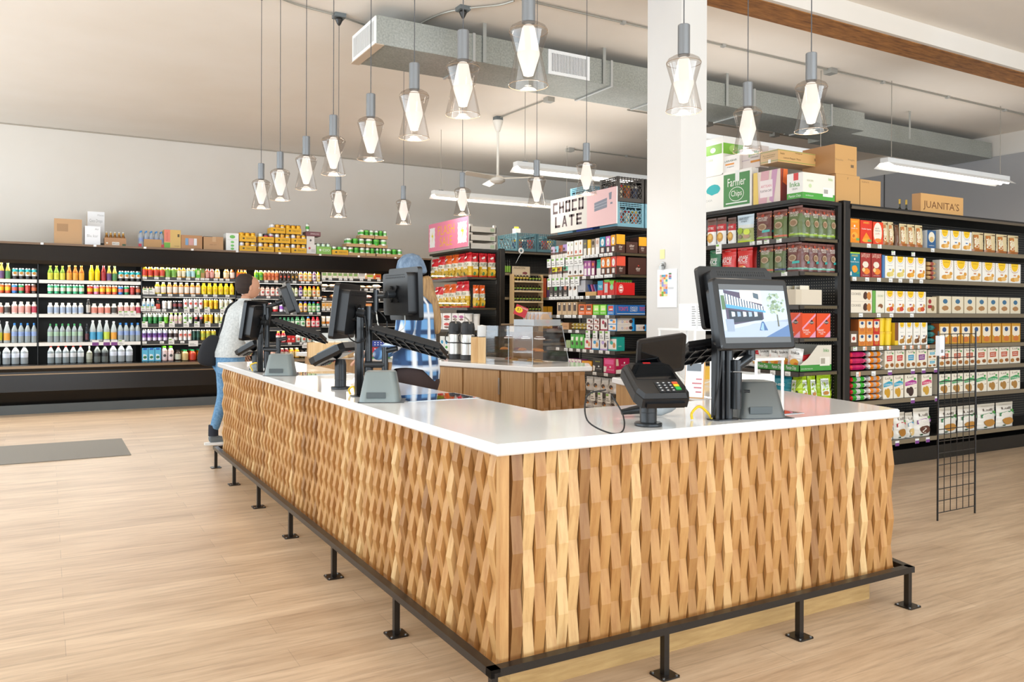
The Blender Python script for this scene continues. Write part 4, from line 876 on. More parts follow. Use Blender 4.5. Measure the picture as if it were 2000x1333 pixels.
ctags('B', 3, ZB, (277, 310, 330, 358, 379, 400, 427), 'g', .075, .085, -.05); ctags('B', 4, ZB, (278, 312, 352)); ctags('B', 4, ZB, (329,), 'g', .075, .085, -.05); ctags('B', 4, ZB, (368,), 'w', .13, .08, -.08); ctags('B', 2, ZB, (275, 285, 294), 'g', .07, .07, -.03)
ctags('C', 0, ZCc, (462, 485, 499, 516, 535, 571, 587, 597, 612, 621)); ctags('C', 1, ZCc, (491, 520, 588, 597, 612, 621)); ctags('C', 2, ZCc, (484, 567, 603, 619)); ctags('C', 4, ZCc, (488, 562, 585, 606)); ctags('C', 4, ZCc, (590,), 'w', .12, .085, -.09)
for i, us in enumerate(((628, 641, 661, 671, 682, 702, 717, 736, 758, 775), (628, 654, 698, 711, 722, 734, 760, 775), (630, 655, 705, 735, 770), (628, 637, 650, 695, 705), (629, 638, 694))): ctags('D', i, ZD, us)
# ================================================================ products
def H_(c): return M(c, .42)
def bottle(w, h, st):
    liq, lab, cap = st[:3]; shape = st[3] if len(st) > 3 else 'j'; r = w * .48; m = MB()
    L = clear(liq, .62) if shape in 'xk' else M(liq, .15); Lb = H_(lab); C_ = H_(cap)
    if shape == 'j': p = [(0, 0, L), (r * .9, 0, L), (r, .03, L), (r, .10, Lb), (r * 1.01, .62, L), (r * .97, .70, L), (r * .62, .82, L), (r * .5, .87, C_), (r * .56, .88, C_), (r * .56, .99, C_), (0, 1, C_)]
    elif shape == 'k': p = [(0, 0, L), (r * .9, 0, L), (r, .03, L), (r, .34, Lb), (r * 1.01, .56, L), (r * .97, .66, L), (r * .45, .84, L), (r * .3, .89, C_), (r * .36, .9, C_), (r * .36, .99, C_), (0, 1, C_)]
    elif shape == 'x': p = [(0, 0, L), (r * .85, 0, L), (r, .03, L), (r, .12, Lb), (r, .46, L), (r * .95, .58, L), (r * .4, .86, L), (r * .26, .9, C_), (r * .34, .91, C_), (r * .34, 1, C_), (0, 1, C_)]
    elif shape == 'l': p = [(0, 0, L), (r * .9, 0, L), (r, .03, Lb), (r, .50, L), (r * .95, .56, L), (r * .42, .80, L), (r * .36, .93, C_), (r * .42, .94, C_), (r * .42, 1, C_), (0, 1, C_)]
    else: p = [(0, 0, L), (r * .9, 0, L), (r, .03, L), (r, .2, Lb), (r * 1.0, .5, L), (r * .9, .60, L), (r * .30, .72, L), (r * .27, .84, C_), (r * .3, .85, C_), (r * .3, 1, C_), (0, 1, C_)]
    m.lathe([(a, b * h, c) for a, b, c in p], 14)
    if len(st) > 4: m.T = Matrix.Translation((0, -r * 1.02, h * .36)) @ Matrix.Rotation(R_(90), 4, 'X'); m.cyl(r * .55, 0, .003, 12, H_(st[4]))
    return m
def can(w, h, st):
    a, b = st[:2]; r = w * .48; m = MB(); A, B, T_ = M(a, .25, .3), M(b, .3, .2), STEEL; c = st[2] if len(st) > 2 else a
    Cc = M(c, .25, .3)
    m.lathe([(0, 0, T_), (r * .8, 0, T_), (r, .05 * h, A), (r, .3 * h, B), (r * 1.003, .66 * h, Cc), (r, .9 * h, T_), (r * .82, .97 * h, T_), (r * .84, h, T_), (r * .78, h, T_), (r * .76, .98 * h, T_), (0, .98 * h, T_)], 14)
    if len(st) > 3: m.T = Matrix.Translation((0, -r * 1.0, h * .55)) @ Matrix.Rotation(R_(90), 4, 'X'); m.cyl(r * .6, -.002, .003, 12, H_(st[3]))
    return m
def blob(m, cx, cz, rx, rz, y, mat, seed=1, n=14, jag=.18):
    rnd = random.Random(seed); pts = [(cx + rx * cos(2 * pi * i / n) * (1 - jag * rnd.random()), y, cz + rz * sin(2 * pi * i / n) * (1 - jag * rnd.random())) for i in range(n)]
    m.add(pts, [tuple(range(n))], mat)
def pbox(w, h, d, st):
    """printed carton; st: base, side, list of marks. A mark is ('r',c,x0,x1,z0,z1) | ('o',c,cx,cz,rx,rz) | ('t',c,text,cx,z,size,width) | ('v',...) vertical text | ('sun',...)"""
    m = MB(); B = H_(st[0]); S_ = H_(st[1]); x = w / 2
    m.box(-x, x, 0, d, 0, h, S_); m.quad((-x, -.0004, 0), (x, -.0004, 0), (x, -.0004, h), (-x, -.0004, h), B)
    marks(m, st[2], w, h, 0, st); return m
def marks(m, ms, w, h, y, st=None, yf=None):
    k = 1
    for q in ms:
        k += 1; yy = y - .0005 - k * .00012; c = H_(q[1]); X = lambda f: (f - .5) * w; Z = lambda f: f * h
        if yf: pass
        if q[0] == 'r': m.quad((X(q[2]), yy, Z(q[4])), (X(q[3]), yy, Z(q[4])), (X(q[3]), yy, Z(q[5])), (X(q[2]), yy, Z(q[5])), c)
        elif q[0] == 'p': m.add([(X(a), yy, Z(b)) for a, b in q[2]], [tuple(range(len(q[2])))], c)
        elif q[0] == 'o': blob(m, X(q[2]), Z(q[3]), q[4] * w, q[5] * h, yy, c, k, 16, 0)
        elif q[0] == 'b': blob(m, X(q[2]), Z(q[3]), q[4] * w, q[5] * h, yy, c, k + int(q[2] * 10))
        elif q[0] == 't': m.text(q[2], c, X(q[3]), Z(q[4]), q[5] * h, yy, width=q[6] * w if len(q) > 6 else None)
        elif q[0] == 'v':
            T0 = m.T; m.T = T0 @ Matrix.Translation((X(q[3]), 0, Z(q[4]))) @ Matrix.Rotation(R_(-90), 4, 'Y'); m.text(q[2], c, 0, 0, q[5] * w, yy, width=q[6] * h); m.T = T0
        elif q[0] == 'sun':
            cx, cz, r = X(.5), Z(.93), w * .30
            for i in range(13):
                a = pi + pi * i / 12; m.T = m.T; u = Vector((cos(a), sin(a))); p = Vector((cx, cz)) + u * r * 1.25; s = w * .022
                m.quad((p.x - s, yy, p.y), (p.x, yy, p.y - s * 2), (p.x + s, yy, p.y), (p.x, yy, p.y + s * 2), c)
            m.add([(cx + r * cos(pi + pi * i / 12), yy, cz + r * sin(pi + pi * i / 12)) for i in range(13)], [tuple(range(13))], H_('#f2c318'))
            m.quad((cx - r, yy, cz), (cx + r, yy, cz), (cx + r, yy, h), (cx - r, yy, h), H_('#f2c318'))
def pouch(w, h, d, st):
    """soft stand-up pouch with printed bands; st: bands [(to, colour)...], marks, crumple"""
    bands, ms = st[0], st[1]; cr = st[2] if len(st) > 2 else .04; nx, nz = 8, 16; m = MB(); rnd = random.Random(len(bands) * 7 + int(w * 1000))
    def prof(t): return min(1, (1 - t) * 1.9) ** .55 * (.75 + .25 * min(1, t * 6)) if t < .93 else 0
    F = []
    for s in (-1, 1):
        G = []
        for j in range(nz + 1):
            t = j / nz; ww = w * (.94 + .06 * abs(2 * t - 1)); row = []
            for i in range(nx + 1):
                f = i / nx; e = (1 - (2 * f - 1) ** 2) ** .5
                y = s * (d / 2) * (e * prof(t)) + rnd.uniform(-1, 1) * cr * d * e * (t > .05)
                row.append(((f - .5) * ww, y + d / 2, t * h))
            G.append(row)
        F.append(G)
    def colr(t):
        for a, c in bands:
            if t <= a: return M(c, .3)
        return M(bands[-1][1], .3)
    for s, G in enumerate(F):
        for j in range(nz):
            vs = G[j] + G[j + 1]; fs = [(i, i + 1, nx + 2 + i, nx + 1 + i) if s == 0 else (i + 1, i, nx + 1 + i, nx + 2 + i) for i in range(nx)]
            m.add(vs, fs, colr((j + .5) / nz), True)
    # print follows the front: lay marks on the bulge
    o = len(m.v); marks(m, ms, w, h, 0)
    for k in range(o, len(m.v)):
        x, y, z = m.v[k]; t = min(1, max(0, z / h)); f = min(1, max(0, x / w + .5)); e = max(0, 1 - (2 * f - 1) ** 2) ** .5
        m.v[k] = (x, d / 2 - (d / 2) * e * prof(t) - .0045 + y * 1.2 - (.006 if cr > .1 else 0), z)
    return m
def pack(w, h, d, st):
    """flow-wrapped packet lying flat, crimped at both ends"""
    m = MB(); n = 10; pr = [0, .0, .0, .7, 1, 1, 1, 1, 1, .7, 0]; cs = st[0]
    for i in range(n):
        a, b = i / n, (i + 1) / n; e0 = min(1, a * 6, (1 - a) * 6); e1 = min(1, b * 6, (1 - b) * 6); e0 = max(.12, e0); e1 = max(.12, e1)
        vs = []
        for t, e in ((a, e0), (b, e1)):
            for k in range(8): q = 2 * pi * k / 8; vs.append(((t - .5) * w, d / 2 + d / 2 * cos(q), h / 2 + h / 2 * e * sin(q)))
        m.add(vs, [(k, (k + 1) % 8, 8 + (k + 1) % 8, 8 + k) for k in range(8)], M(cs[i * len(cs) // n], .25), True)
    return m
def tub(w, h, d, st):
    m = MB(); r = w * .48; m.lathe([(0, 0, H_(st[0])), (r * .85, 0, H_(st[0])), (r * .95, .85 * h, H_(st[1])), (r, .86 * h, H_(st[1])), (r, h, H_(st[1])), (0, h, H_(st[1]))], 14); return m
KIND = dict(bot=lambda w, h, d, s: bottle(w, h, s), can=lambda w, h, d, s: can(w, h, s), box=pbox, pou=pouch, pak=pack, tub=tub)
def prod_mesh(kind, w, h, d, st):
    k = (kind, round(w, 3), round(h, 3), round(d, 3), repr(st))
    if k not in _mats: _mats[k] = KIND[kind](w, h, d, st).mesh(kind)
    return _mats[k]
NAMES = {'bottle': 'bottle', 'can': 'can'}
def row(face, plane, z, entries, where, group, dx=0, lift=0):
    """entries: (u0, u1, n, h, kind, style, phrase, category, depth, backs, fill). face 'Y' looks to -y on the plane y; face 'X' looks to -x"""
    for e in entries:
        u0, u1, n, h, kind, st, phrase, cat = e[:8]; d = e[8] if len(e) > 8 else None; backs = e[9] if len(e) > 9 else 0; fl = e[10] if len(e) > 10 else .93; stack = e[11] if len(e) > 11 else 1
        if face == 'Y': a, b = xs_on(u0, plane), xs_on(u1, plane)
        else: a, b = ys_on(u0, plane), ys_on(u1, plane)
        step = (b - a) / n; w = abs(step) * fl; dd = d or w
        if kind in ('bot', 'can', 'tub'): off = w / 2
        else: off = 0
        me = prod_mesh(kind, w, h, dd, st); nm = cat.replace(' ', '_')
        for i in range(n):
            for s in range(stack):
                for bk in range(backs + 1):
                    c = a + step * (i + .5); p = off + bk * (dd * 1.04)
                    loc = (c + dx, plane + .012 + p, z + s * h * 1.01 + lift) if face == 'Y' else (plane + .012 + p, c, z + s * h * 1.01 + lift)
                    pos = f', {ORD[i + 1]} of {NUM[n]} from the left' if n > 1 else ''
                    lay = '' if stack == 1 else (', bottom layer' if s == 0 else ', layer ' + NUM[s + 1])
                    beh = '' if bk == 0 else ((' ' + NUM[bk] + (' row back' if bk == 1 else ' rows back')))
                    lb = f'{phrase}{pos}{lay}{beh}, {where}'
                    if len(lb.split()) > 16: lb = lb.replace(' from the left', '')
                    if len(lb.split()) > 16: lb = lb.replace(' of ' + NUM[n], '')
                    link(nm, me, None, loc, 0 if face == 'Y' else R_(-90), lb, cat, group)
# ---------------------------------------------------------------- drinks in the cooler
G = 'drinks in the wall cooler'
def shelfn(i): return ['top', 'second', 'third', 'fourth', 'fifth', 'lowest'][i]
def crow(bay, i, zs, ent, dx=0, nm=None):
    row('Y', YC_, zs[i], ent, f'{shelfn(i)} shelf, {nm or bay}', G, dx, .0015)
LA = 'left cooler bay'; LB = 'second cooler bay'; LC = 'third cooler bay'; LD = 'deli cooler bay'
rowsA = [[(173, 196, 2, .232, 'bot', ('#e8c512', '#f4d800', '#c9c24a', 'l'), 'tall yellow bottle', 'bottle'), (197, 208, 1, .232, 'bot', ('#8a2226', '#a8262b', '#d8d2c8', 'l'), 'tall dark red bottle', 'bottle'), (208, 218.5, 1, .21, 'bot', ('#c9a94a', '#6b4a7a', '#d9b43c', 'l'), 'purple labelled bottle', 'bottle'), (219, 229.5, 1, .21, 'bot', ('#b9a54a', '#4f8a52', '#5a8a3c', 'l'), 'green labelled bottle', 'bottle'),
    (231, 276, 4, .145, 'can', ('#262321', '#e9e2d6', '#2aa6a8', '#c98a2a'), 'black and teal can', 'can', None, 1)],
  [(169.5, 182, 1, .128, 'can', ('#c22a22', '#e2b12c', '#d8402a'), 'red soda can', 'can'), (182, 194, 1, .128, 'can', ('#e07a9a', '#e6c23c', '#e58aa4'), 'pink soda can', 'can'), (194, 230, 3, .128, 'can', ('#d8542a', '#efc02a', '#e4763a'), 'orange soda can', 'can'), (230, 241.5, 1, .125, 'can', ('#2a6ab0', '#d8685a', '#3a86c8'), 'blue soda can', 'can'), (242, 253, 1, .125, 'can', ('#1f7a4a', '#d8685a', '#2a9a5a'), 'green soda can', 'can'), (253.5, 264, 1, .125, 'can', ('#9a2a24', '#b84038', '#a8302a'), 'dark red soda can', 'can'), (264.5, 275.5, 1, .125, 'can', ('#3a2a22', '#c8623a', '#6a3a2a'), 'brown soda can', 'can')],
  [(168, 177, 1, .20, 'bot', ('#1c1a1a', '#b8b4ae', '#1a1a1a', 'j'), 'black bottle', 'bottle'), (177.5, 217, 3, .145, 'bot', ('#d8d4cc', '#d88a7a', '#e2dfd8', 'j'), 'white yogurt bottle with pink label', 'bottle', None, 1), (217, 229.5, 1, .145, 'bot', ('#cfccc6', '#4a4642', '#dedbd4', 'j'), 'white yogurt bottle with black label', 'bottle', None, 1), (230, 265, 3, .16, 'bot', ('#e6dcd2', '#e2a8a0', '#eae4dc', 'j'), 'cream yogurt bottle', 'bottle', None, 1), (265, 276, 1, .16, 'bot', ('#e6dcd2', '#b83a50', '#dcd4c8', 'j'), 'cream yogurt bottle with crimson label', 'bottle', None, 1)],
  [(166, 174, 1, .25, 'bot', ('#2a3038', '#5a3038', '#3a3c40', 'x'), 'dark seltzer bottle', 'bottle'), (175, 202, 2, .295, 'bot', ('#c9d2d4', '#4aa2cc', '#e9ecec', 'x'), 'clear water bottle with blue label', 'bottle', None, 1), (202, 215.5, 1, .295, 'bot', ('#c9d2d4', '#c6d84a', '#e9ecec', 'x'), 'clear water bottle with lime label', 'bottle', None, 1), (216, 229.5, 1, .28, 'bot', ('#c9d2d4', '#e8a43c', '#e9ecec', 'x'), 'clear water bottle with orange label', 'bottle', None, 1), (230, 276, 4, .26, 'bot', ('#b4c0c4', '#8fa8d8', '#2a7ac8', 'k'), 'water bottle with blue cap', 'bottle', None, 2)],
  [(168, 182, 1, .232, 'bot', ('#8f9484', '#a9ac9c', '#d4d4cc', 'w'), 'clear long neck bottle', 'bottle'), (183, 213, 2, .24, 'bot', ('#7c8482', '#2e3032', '#4a4a48', 'k'), 'water bottle with black label', 'bottle', None, 1), (214, 261, 3, .255, 'bot', ('#b4bcc0', '#d8e0ee', '#e2e4e6', 'k'), 'large water bottle with red white band', 'bottle', None, 1)]]
extraA = [[(92, 128, 3, .19, 'bot', ('#7a9a3a', '#d8d84a', '#c9c24a', 'l'), 'olive glass bottle', 'bottle'), (129, 165, 3, .20, 'bot', ('#b86a2a', '#e8a83a', '#d9b43c', 'l'), 'amber glass bottle', 'bottle')],
  [(92, 165, 6, .128, 'can', ('#3a9a6a', '#d8e0c8', '#4aaa7a'), 'mint soda can', 'can')], [(92, 164, 6, .15, 'bot', ('#e2ded6', '#a8b8d0', '#e8e4dc', 'j'), 'white yogurt bottle with blue label', 'bottle')],
  [(92, 163, 6, .25, 'bot', ('#b4c0c4', '#a8c8b0', '#3a9a5a', 'k'), 'water bottle with green cap', 'bottle')], [(92, 165, 5, .24, 'bot', ('#a4b0b4', '#d8dce0', '#d04a3a', 'k'), 'water bottle with red cap', 'bottle')]]
for i, en in enumerate(extraA):
    crow('A', i, ZA, en, 0, LA); crow('O', i, ZA, en, -1.26, 'outermost left bay')
for i, en in enumerate(rowsA):
    crow('A', i, ZA, en, 0, LA); crow('O', i, ZA, [e for e in en if e[0] > 100], -1.26, 'outermost left bay')
J = 'bot'
crow('B', 0, ZB, [(277, 300, 2, .165, J, ('#e8b818', '#d8402a', '#e8d83a', 'j'), 'lemonade bottle with red label', 'bottle'), (300, 323, 2, .165, J, ('#b9b84a', '#d8503a', '#d8d24a', 'j'), 'green tea bottle with red label', 'bottle'), (323, 346, 2, .165, J, ('#9ab84a', '#7ab04a', '#e2d84a', 'j'), 'pale green bottle', 'bottle'), (346, 363.5, 2, .16, J, ('#e8a81c', '#f2e8c8', '#f0e8d8', 'j'), 'orange juice bottle with cream label', 'bottle'), (364, 382.5, 2, .16, J, ('#d8c47a', '#b8e0e4', '#f0ece0', 'j'), 'juice bottle with pale blue label', 'bottle'),
  (383, 391.5, 1, .155, 'box', ('#6ac02a', '#58a822', [('r', '#d8e8a0', .2, .8, .3, .7)]), 'bright green drink carton', 'carton', .06), (392, 400, 1, .15, 'box', ('#b88a4a', '#9ab04a', [('r', '#7a9a3a', .1, .9, .5, .95)]), 'brown green drink carton', 'carton', .06), (401, 419, 2, .15, J, ('#b85a4a', '#e8a89c', '#3a2420', 'j'), 'pink juice bottle with black cap', 'bottle'), (419.5, 431, 1, .15, J, ('#e8a02a', '#f4e4c4', '#e8c468', 'j'), 'orange juice bottle with white label', 'bottle'), (437, 449, 1, .15, J, ('#d88a2a', '#e8d0a4', '#c8a24a', 'j'), 'amber juice bottle', 'bottle'), (449.5, 460, 1, .15, J, ('#b8642a', '#f0dccc', '#c89a5a', 'j'), 'brown juice bottle', 'bottle')], 0, LB)
crow('C', 0, ZCc, [(461.5, 483, 3, .15, J, ('#f09a1c', '#e8641c', '#e87a1c', 'j', '#d83a1c'), 'bright orange juice bottle', 'bottle'), (497, 515, 2, .165, J, ('#9ad03a', '#7ac02a', '#e8ece0', 'j', '#2a9a5a'), 'lime green juice bottle', 'bottle'), (515, 545, 4, .165, J, ('#e89a6a', '#e8844a', '#e8dcd0', 'j', '#b84a2a'), 'peach juice bottle', 'bottle'), (545, 568, 3, .165, J, ('#3a2a22', '#4a3226', '#e0d8cc', 'j', '#e85a3a'), 'dark juice bottle with red dot', 'bottle'), (568, 583.5, 2, .165, J, ('#3a3024', '#5a4a2a', '#e0d8cc', 'j', '#e8a83a'), 'dark juice bottle with yellow dot', 'bottle'),
  (584, 593, 1, .16, J, ('#e88a2a', '#f0e0d0', '#5a4a9a', 'j', '#d8603a'), 'orange smoothie with purple cap', 'bottle'), (593, 610.5, 2, .16, J, ('#f0a41c', '#f4e4b8', '#4a6ab8', 'j', '#e8a41c'), 'yellow smoothie with blue cap', 'bottle'), (611, 618.5, 1, .16, J, ('#7a4a6a', '#e8dce4', '#5a4a9a', 'j', '#7a3a7a'), 'purple smoothie with purple cap', 'bottle'), (619, 627, 1, .16, J, ('#f0c82a', '#f4e4b8', '#f0d01c', 'j', '#d8a41c'), 'yellow smoothie with yellow cap', 'bottle')], 0, LC)
crow('B', 1, ZB, [(278, 301, 4, .10, J, ('#d8b88a', '#f2ece0', '#7a6a5a', 'j'), 'tiny cream bottle', 'bottle'), (302, 325.5, 2, .165, J, ('#e8c82a', '#f2e8dc', '#e8e4da', 'j'), 'yellow juice bottle with white label', 'bottle'), (326, 393, 6, .165, J, ('#e0943a', '#f2e8dc', '#e8e4da', 'j'), 'orange juice bottle with white label', 'bottle'), (393.5, 459, 6, .165, J, ('#f2d40c', '#f6dc14', '#e8c814', 'j', '#e8b80c'), 'yellow lemonade bottle', 'bottle')], 0, LB)
crow('C', 1, ZCc, [(472, 488, 2, .15, J, ('#c8846a', '#f0dcd4', '#2a2220', 'j'), 'brown tea bottle', 'bottle'), (489, 548, 6, .15, J, ('#d8a090', '#f4ece4', '#3a342e', 'j', '#c8504a'), 'pink tonic bottle with black cap', 'bottle'), (549, 567, 2, .15, J, ('#d8a090', '#f4ece4', '#3a342e', 'j', '#c8504a'), 'pink tonic bottle beside the green one', 'bottle'), (568, 583, 2, .15, J, ('#c8cc9a', '#eef0dc', '#3a342e', 'j', '#9ab04a'), 'green tonic bottle', 'bottle'),
  (584, 592.5, 1, .16, J, ('#5a2a6a', '#e4d8e8', '#d8402a', 'j', '#5a3a9a'), 'purple smoothie with red cap', 'bottle'), (593, 610, 2, .16, J, ('#e8c41c', '#f0e8b0', '#e88a1c', 'j', '#9ab82a'), 'yellow smoothie with orange cap', 'bottle'), (610.5, 618, 1, .16, J, ('#e8902a', '#f0dcc0', '#e8501c', 'j', '#e8602a'), 'orange smoothie with red cap', 'bottle'), (618.5, 627, 1, .16, J, ('#f0b81c', '#f0e4c0', '#f0b01c', 'j', '#e8a02a'), 'gold smoothie with gold cap', 'bottle')], 0, LC)
crow('B', 2, ZB, [(277, 302.5, 3, .145, J, ('#f0ece4', '#dfeef4', '#f4f2ee', 'j', '#5ab0d8'), 'white milk bottle', 'bottle'), (304, 314, 1, .145, 'bot', ('#1a1614', '#d8503a', '#d83a2a', 'l'), 'dark cola bottle', 'bottle'), (316.5, 337, 2, .12, 'can', ('#f2eee8', '#efe8e0', '#f2eee8'), 'plain white can', 'can'), (337.5, 357, 2, .12, 'can', ('#262224', '#8a3a3a', '#2a2628'), 'black can with red band', 'can'), (358, 397.5, 4, .15, 'can', ('#f2ece8', '#f0e4e0', '#f4f0ec', '#e05a4a'), 'white can with red dot', 'can'), (398, 427, 3, .15, 'can', ('#f0c01c', '#e8b018', '#f0c828'), 'yellow can', 'can'), (428, 457, 3, .15, 'can', ('#e8e4c8', '#dcd8b8', '#f0eedc'), 'pale cream can', 'can')], 0, LB)
crow('C', 2, ZCc, [(470, 481, 1, .14, 'can', ('#e8b88a', '#f0dcc8', '#e8a46a'), 'peach can', 'can'), (482, 493, 1, .14, 'can', ('#e8e0cc', '#2aa89a', '#f0ece0'), 'cream can with teal heart', 'can'), (494, 520, 3, .14, 'can', ('#e87a5a', '#f0dcd0', '#d84a3a'), 'coral can', 'can'), (521, 545, 2, .14, 'can', ('#c82a2a', '#e8dccc', '#d83a3a'), 'red can', 'can'), (546, 583, 4, .14, 'can', ('#e8e4ec', '#a05ac8', '#f0ecf4'), 'white can with purple heart', 'can'),
  (584, 593, 1, .16, J, ('#e8a42a', '#f0dcb8', '#4a6ab8', 'j', '#e8a42a'), 'orange smoothie with blue cap', 'bottle'), (593.5, 601.5, 1, .16, J, ('#e8a42a', '#f0dcb8', '#4a3a9a', 'j', '#7a3a8a'), 'orange smoothie with purple cap', 'bottle'), (602, 618, 2, .16, J, ('#5aa04a', '#dcecc8', '#2a4a9a', 'j', '#7ac03a'), 'green smoothie with blue cap', 'bottle'), (618.5, 627, 1, .16, J, ('#3a8a6a', '#dcecdc', '#c82a3a', 'j', '#4ab07a'), 'green smoothie with red cap', 'bottle')], 0, LC)
crow('B', 3, ZB, [(278, 319, 4, .15, 'can', ('#2a7a3a', '#3a8a44', '#dce8d8'), 'dark green can', 'can'), (319.5, 330, 1, .15, 'can', ('#7ac82a', '#6ab82a', '#e8f0dc'), 'lime green can', 'can'), (331, 356.5, 3, .155, J, ('#f2e0dc', '#f0d4d0', '#8ad02a', 'j', '#b8d87a'), 'pink milk bottle with green cap', 'bottle'), (357, 377.5, 2, .15, 'can', ('#eef0e8', '#dcecd0', '#f2f2ec', '#6ab84a'), 'white can with green dot', 'can'), (378, 398, 2, .15, 'can', ('#2a2628', '#3a2e2e', '#d8d4ce', '#e05a50'), 'black can with red dot', 'can'), (398.5, 417, 2, .15, 'can', ('#e8b81c', '#e0a818', '#f0c828'), 'golden can', 'can'), (419, 450, 3, .15, 'can', ('#e4dc9a', '#d8cc7a', '#ece8c8'), 'pale yellow can', 'can')], 0, LB)
crow('C', 3, ZCc, [(477, 502, 3, .14, J, ('#c83a3a', '#f0d8d0', '#e8dcd0', 'j'), 'red juice bottle', 'bottle'), (545, 576, 4, .15, J, ('#3a7a5a', '#d8e4d4', '#2a7a4a', 'j'), 'dark green smoothie', 'bottle'), (577, 598, 2, .16, J, ('#4a8a5a', '#e0ecdc', '#1a6a3a', 'j', '#4aa05a'), 'green smoothie with green cap', 'bottle'), (599, 608, 1, .16, J, ('#e8702a', '#f0dcc8', '#3a7ab8', 'j', '#e8603a'), 'orange smoothie by the red ones', 'bottle'), (609, 626, 2, .16, J, ('#c82a3a', '#f0d4d4', '#b81a2a', 'j', '#d83a4a'), 'red smoothie', 'bottle')], 0, LC)
crow('B', 4, ZB, [(277, 328.5, 5, .17, 'can', ('#d8cce4', '#8a5aa8', '#dce4f0', '#4a3a7a'), 'lilac can with purple print', 'can'), (329, 348.5, 2, .165, 'can', ('#ece8e4', '#4a3a38', '#f0ece8'), 'white can with black label', 'can'), (349, 375.5, 3, .155, 'can', ('#f0ece8', '#e8c8c0', '#f2efec', '#d85a4a'), 'white can with red script', 'can'), (376, 391.5, 2, .155, 'can', ('#22423a', '#2e5a4a', '#2a4a40'), 'dark green tea can', 'can'), (392, 423, 3, .155, 'can', ('#c8b02a', '#a8b03a', '#d8c03a'), 'olive yellow can', 'can')], 0, LB)
crow('C', 4, ZCc, [(482, 512, 3, .12, J, ('#e89a8a', '#f0e0d8', '#e8e0d8', 'j'), 'pink soup jar', 'jar'), (540, 560, 2, .17, J, ('#c82a34', '#f0dcd8', '#d8c83a', 'j'), 'tall red juice bottle', 'bottle'), (561, 577, 2, .10, 'box', ('#d8201c', '#b81a18', [('r', '#f0e0dc', .3, .7, .4, .6)]), 'small red carton', 'carton', .07), (578, 622, 4, .13, 'bot', ('#e8e8e0', '#c8d8cc', '#e8e4dc', 'j', '#d86a5a'), 'white kefir bottle', 'bottle')], 0, LC)
crow('B', 5, ZB, [(277.3, 315, 3, .185, 'box', ('#5ab8dc', '#2a88c0', [('p', '#e8f4f8', [(.15, .1), (.85, .1), (.75, .5), (.2, .55)]), ('b', '#2a7a4a', .5, .3, .3, .12), ('r', '#1a5ab8', .2, .8, .86, 1)]), 'tall blue water carton', 'carton', .075, 2), (316, 341, 2, .21, J, ('#eac8c4', '#f0dcdc', '#6ad01a', 'j', '#4a4a48'), 'pink coconut water bottle with green cap', 'bottle', None, 2), (342.5, 355, 1, .15, J, ('#3a2a22', '#cfd0bc', '#2e241e', 'j'), 'dark bottle with pale label', 'bottle', None, 1), (356, 370, 1, .15, J, ('#e0c08a', '#d8b87a', '#2ab86a', 'j'), 'peach juice jug with green lid', 'bottle', None, 3), (370.5, 385, 1, .15, J, ('#d84a2a', '#c83a22', '#2ab86a', 'j'), 'red juice jug with green lid', 'bottle', None, 3), (387, 401, 1, .15, J, ('#e88a1c', '#d87a18', '#2ab86a', 'j'), 'orange juice jug with green lid', 'bottle', None, 3), (403, 440, 3, .13, J, ('#d8b88a', '#c8a87a', '#d8c8a8', 'j'), 'beige juice jug', 'bottle')], 0, LB)
crow('C', 5, ZCc, [(500, 539, 4, .13, J, ('#d8a08a', '#f0dcd0', '#e8e0d4', 'j'), 'pink kombucha jar', 'jar'), (540, 566, 3, .15, J, ('#8a1a1c', '#c8b8a8', '#ece8e0', 'j'), 'dark red juice jar with white lid', 'jar', None, 1), (566.5, 587, 2, .15, J, ('#e8a01c', '#f0d8a0', '#ece8e0', 'j'), 'orange juice jar with white lid', 'jar', None, 1), (588, 620, 4, .12, J, ('#2a1e1a', '#c8a83a', '#1e1a18', 'j'), 'small dark bottle', 'bottle', None, 2)], 0, LC)
G2_ = 'packaged deli food in the cooler'
def drow(i, en): row('Y', YC_, ZD[i], en, f'{shelfn(i)} shelf, {LD}', G2_, 0, .0015)
PK = lambda a, b, c: (a, b, [('r', c, .12, .88, .35, .75), ('r', '#fbf6ea', .2, .8, .1, .3)])
drow(0, [(628.5, 700, 7, .10, 'box', PK('#f2ead4', '#e8dcc0', '#9ac06a'), 'white and green tofu pack', 'package', .12), (700, 714, 1, .10, 'box', PK('#f4f0e8', '#e0d8cc', '#d8d0c4'), 'white deli pack', 'package', .12), (715, 731, 1, .085, 'box', PK('#e8b890', '#d89a6a', '#b8d03a'), 'green brown deli pack', 'package', .12), (732, 745, 1, .085, 'box', PK('#e8902a', '#c8602a', '#d8402a'), 'orange deli pack', 'package', .12)])
drow(1, [(628, 643, 1, .06, 'pak', (['#f0dcc0', '#e8c8a0', '#f4e8d4'],), 'soft white bread pack', 'package', .16), (644, 661, 1, .06, 'pak', (['#f0dcc0', '#e8b88a', '#f4e8d4'],), 'pale bun pack', 'package', .16), (700, 716, 1, .05, 'pak', (['#e8b88a', '#f0d4a8'],), 'round flatbread pack', 'package', .16), (717, 728, 1, .05, 'pak', (['#e8a87a', '#f0d4a8'],), 'tan flatbread pack', 'package', .16), (729, 746, 1, .07, 'pak', (['#f4ece0', '#e8c8b0'],), 'white tortilla pack', 'package', .16)])
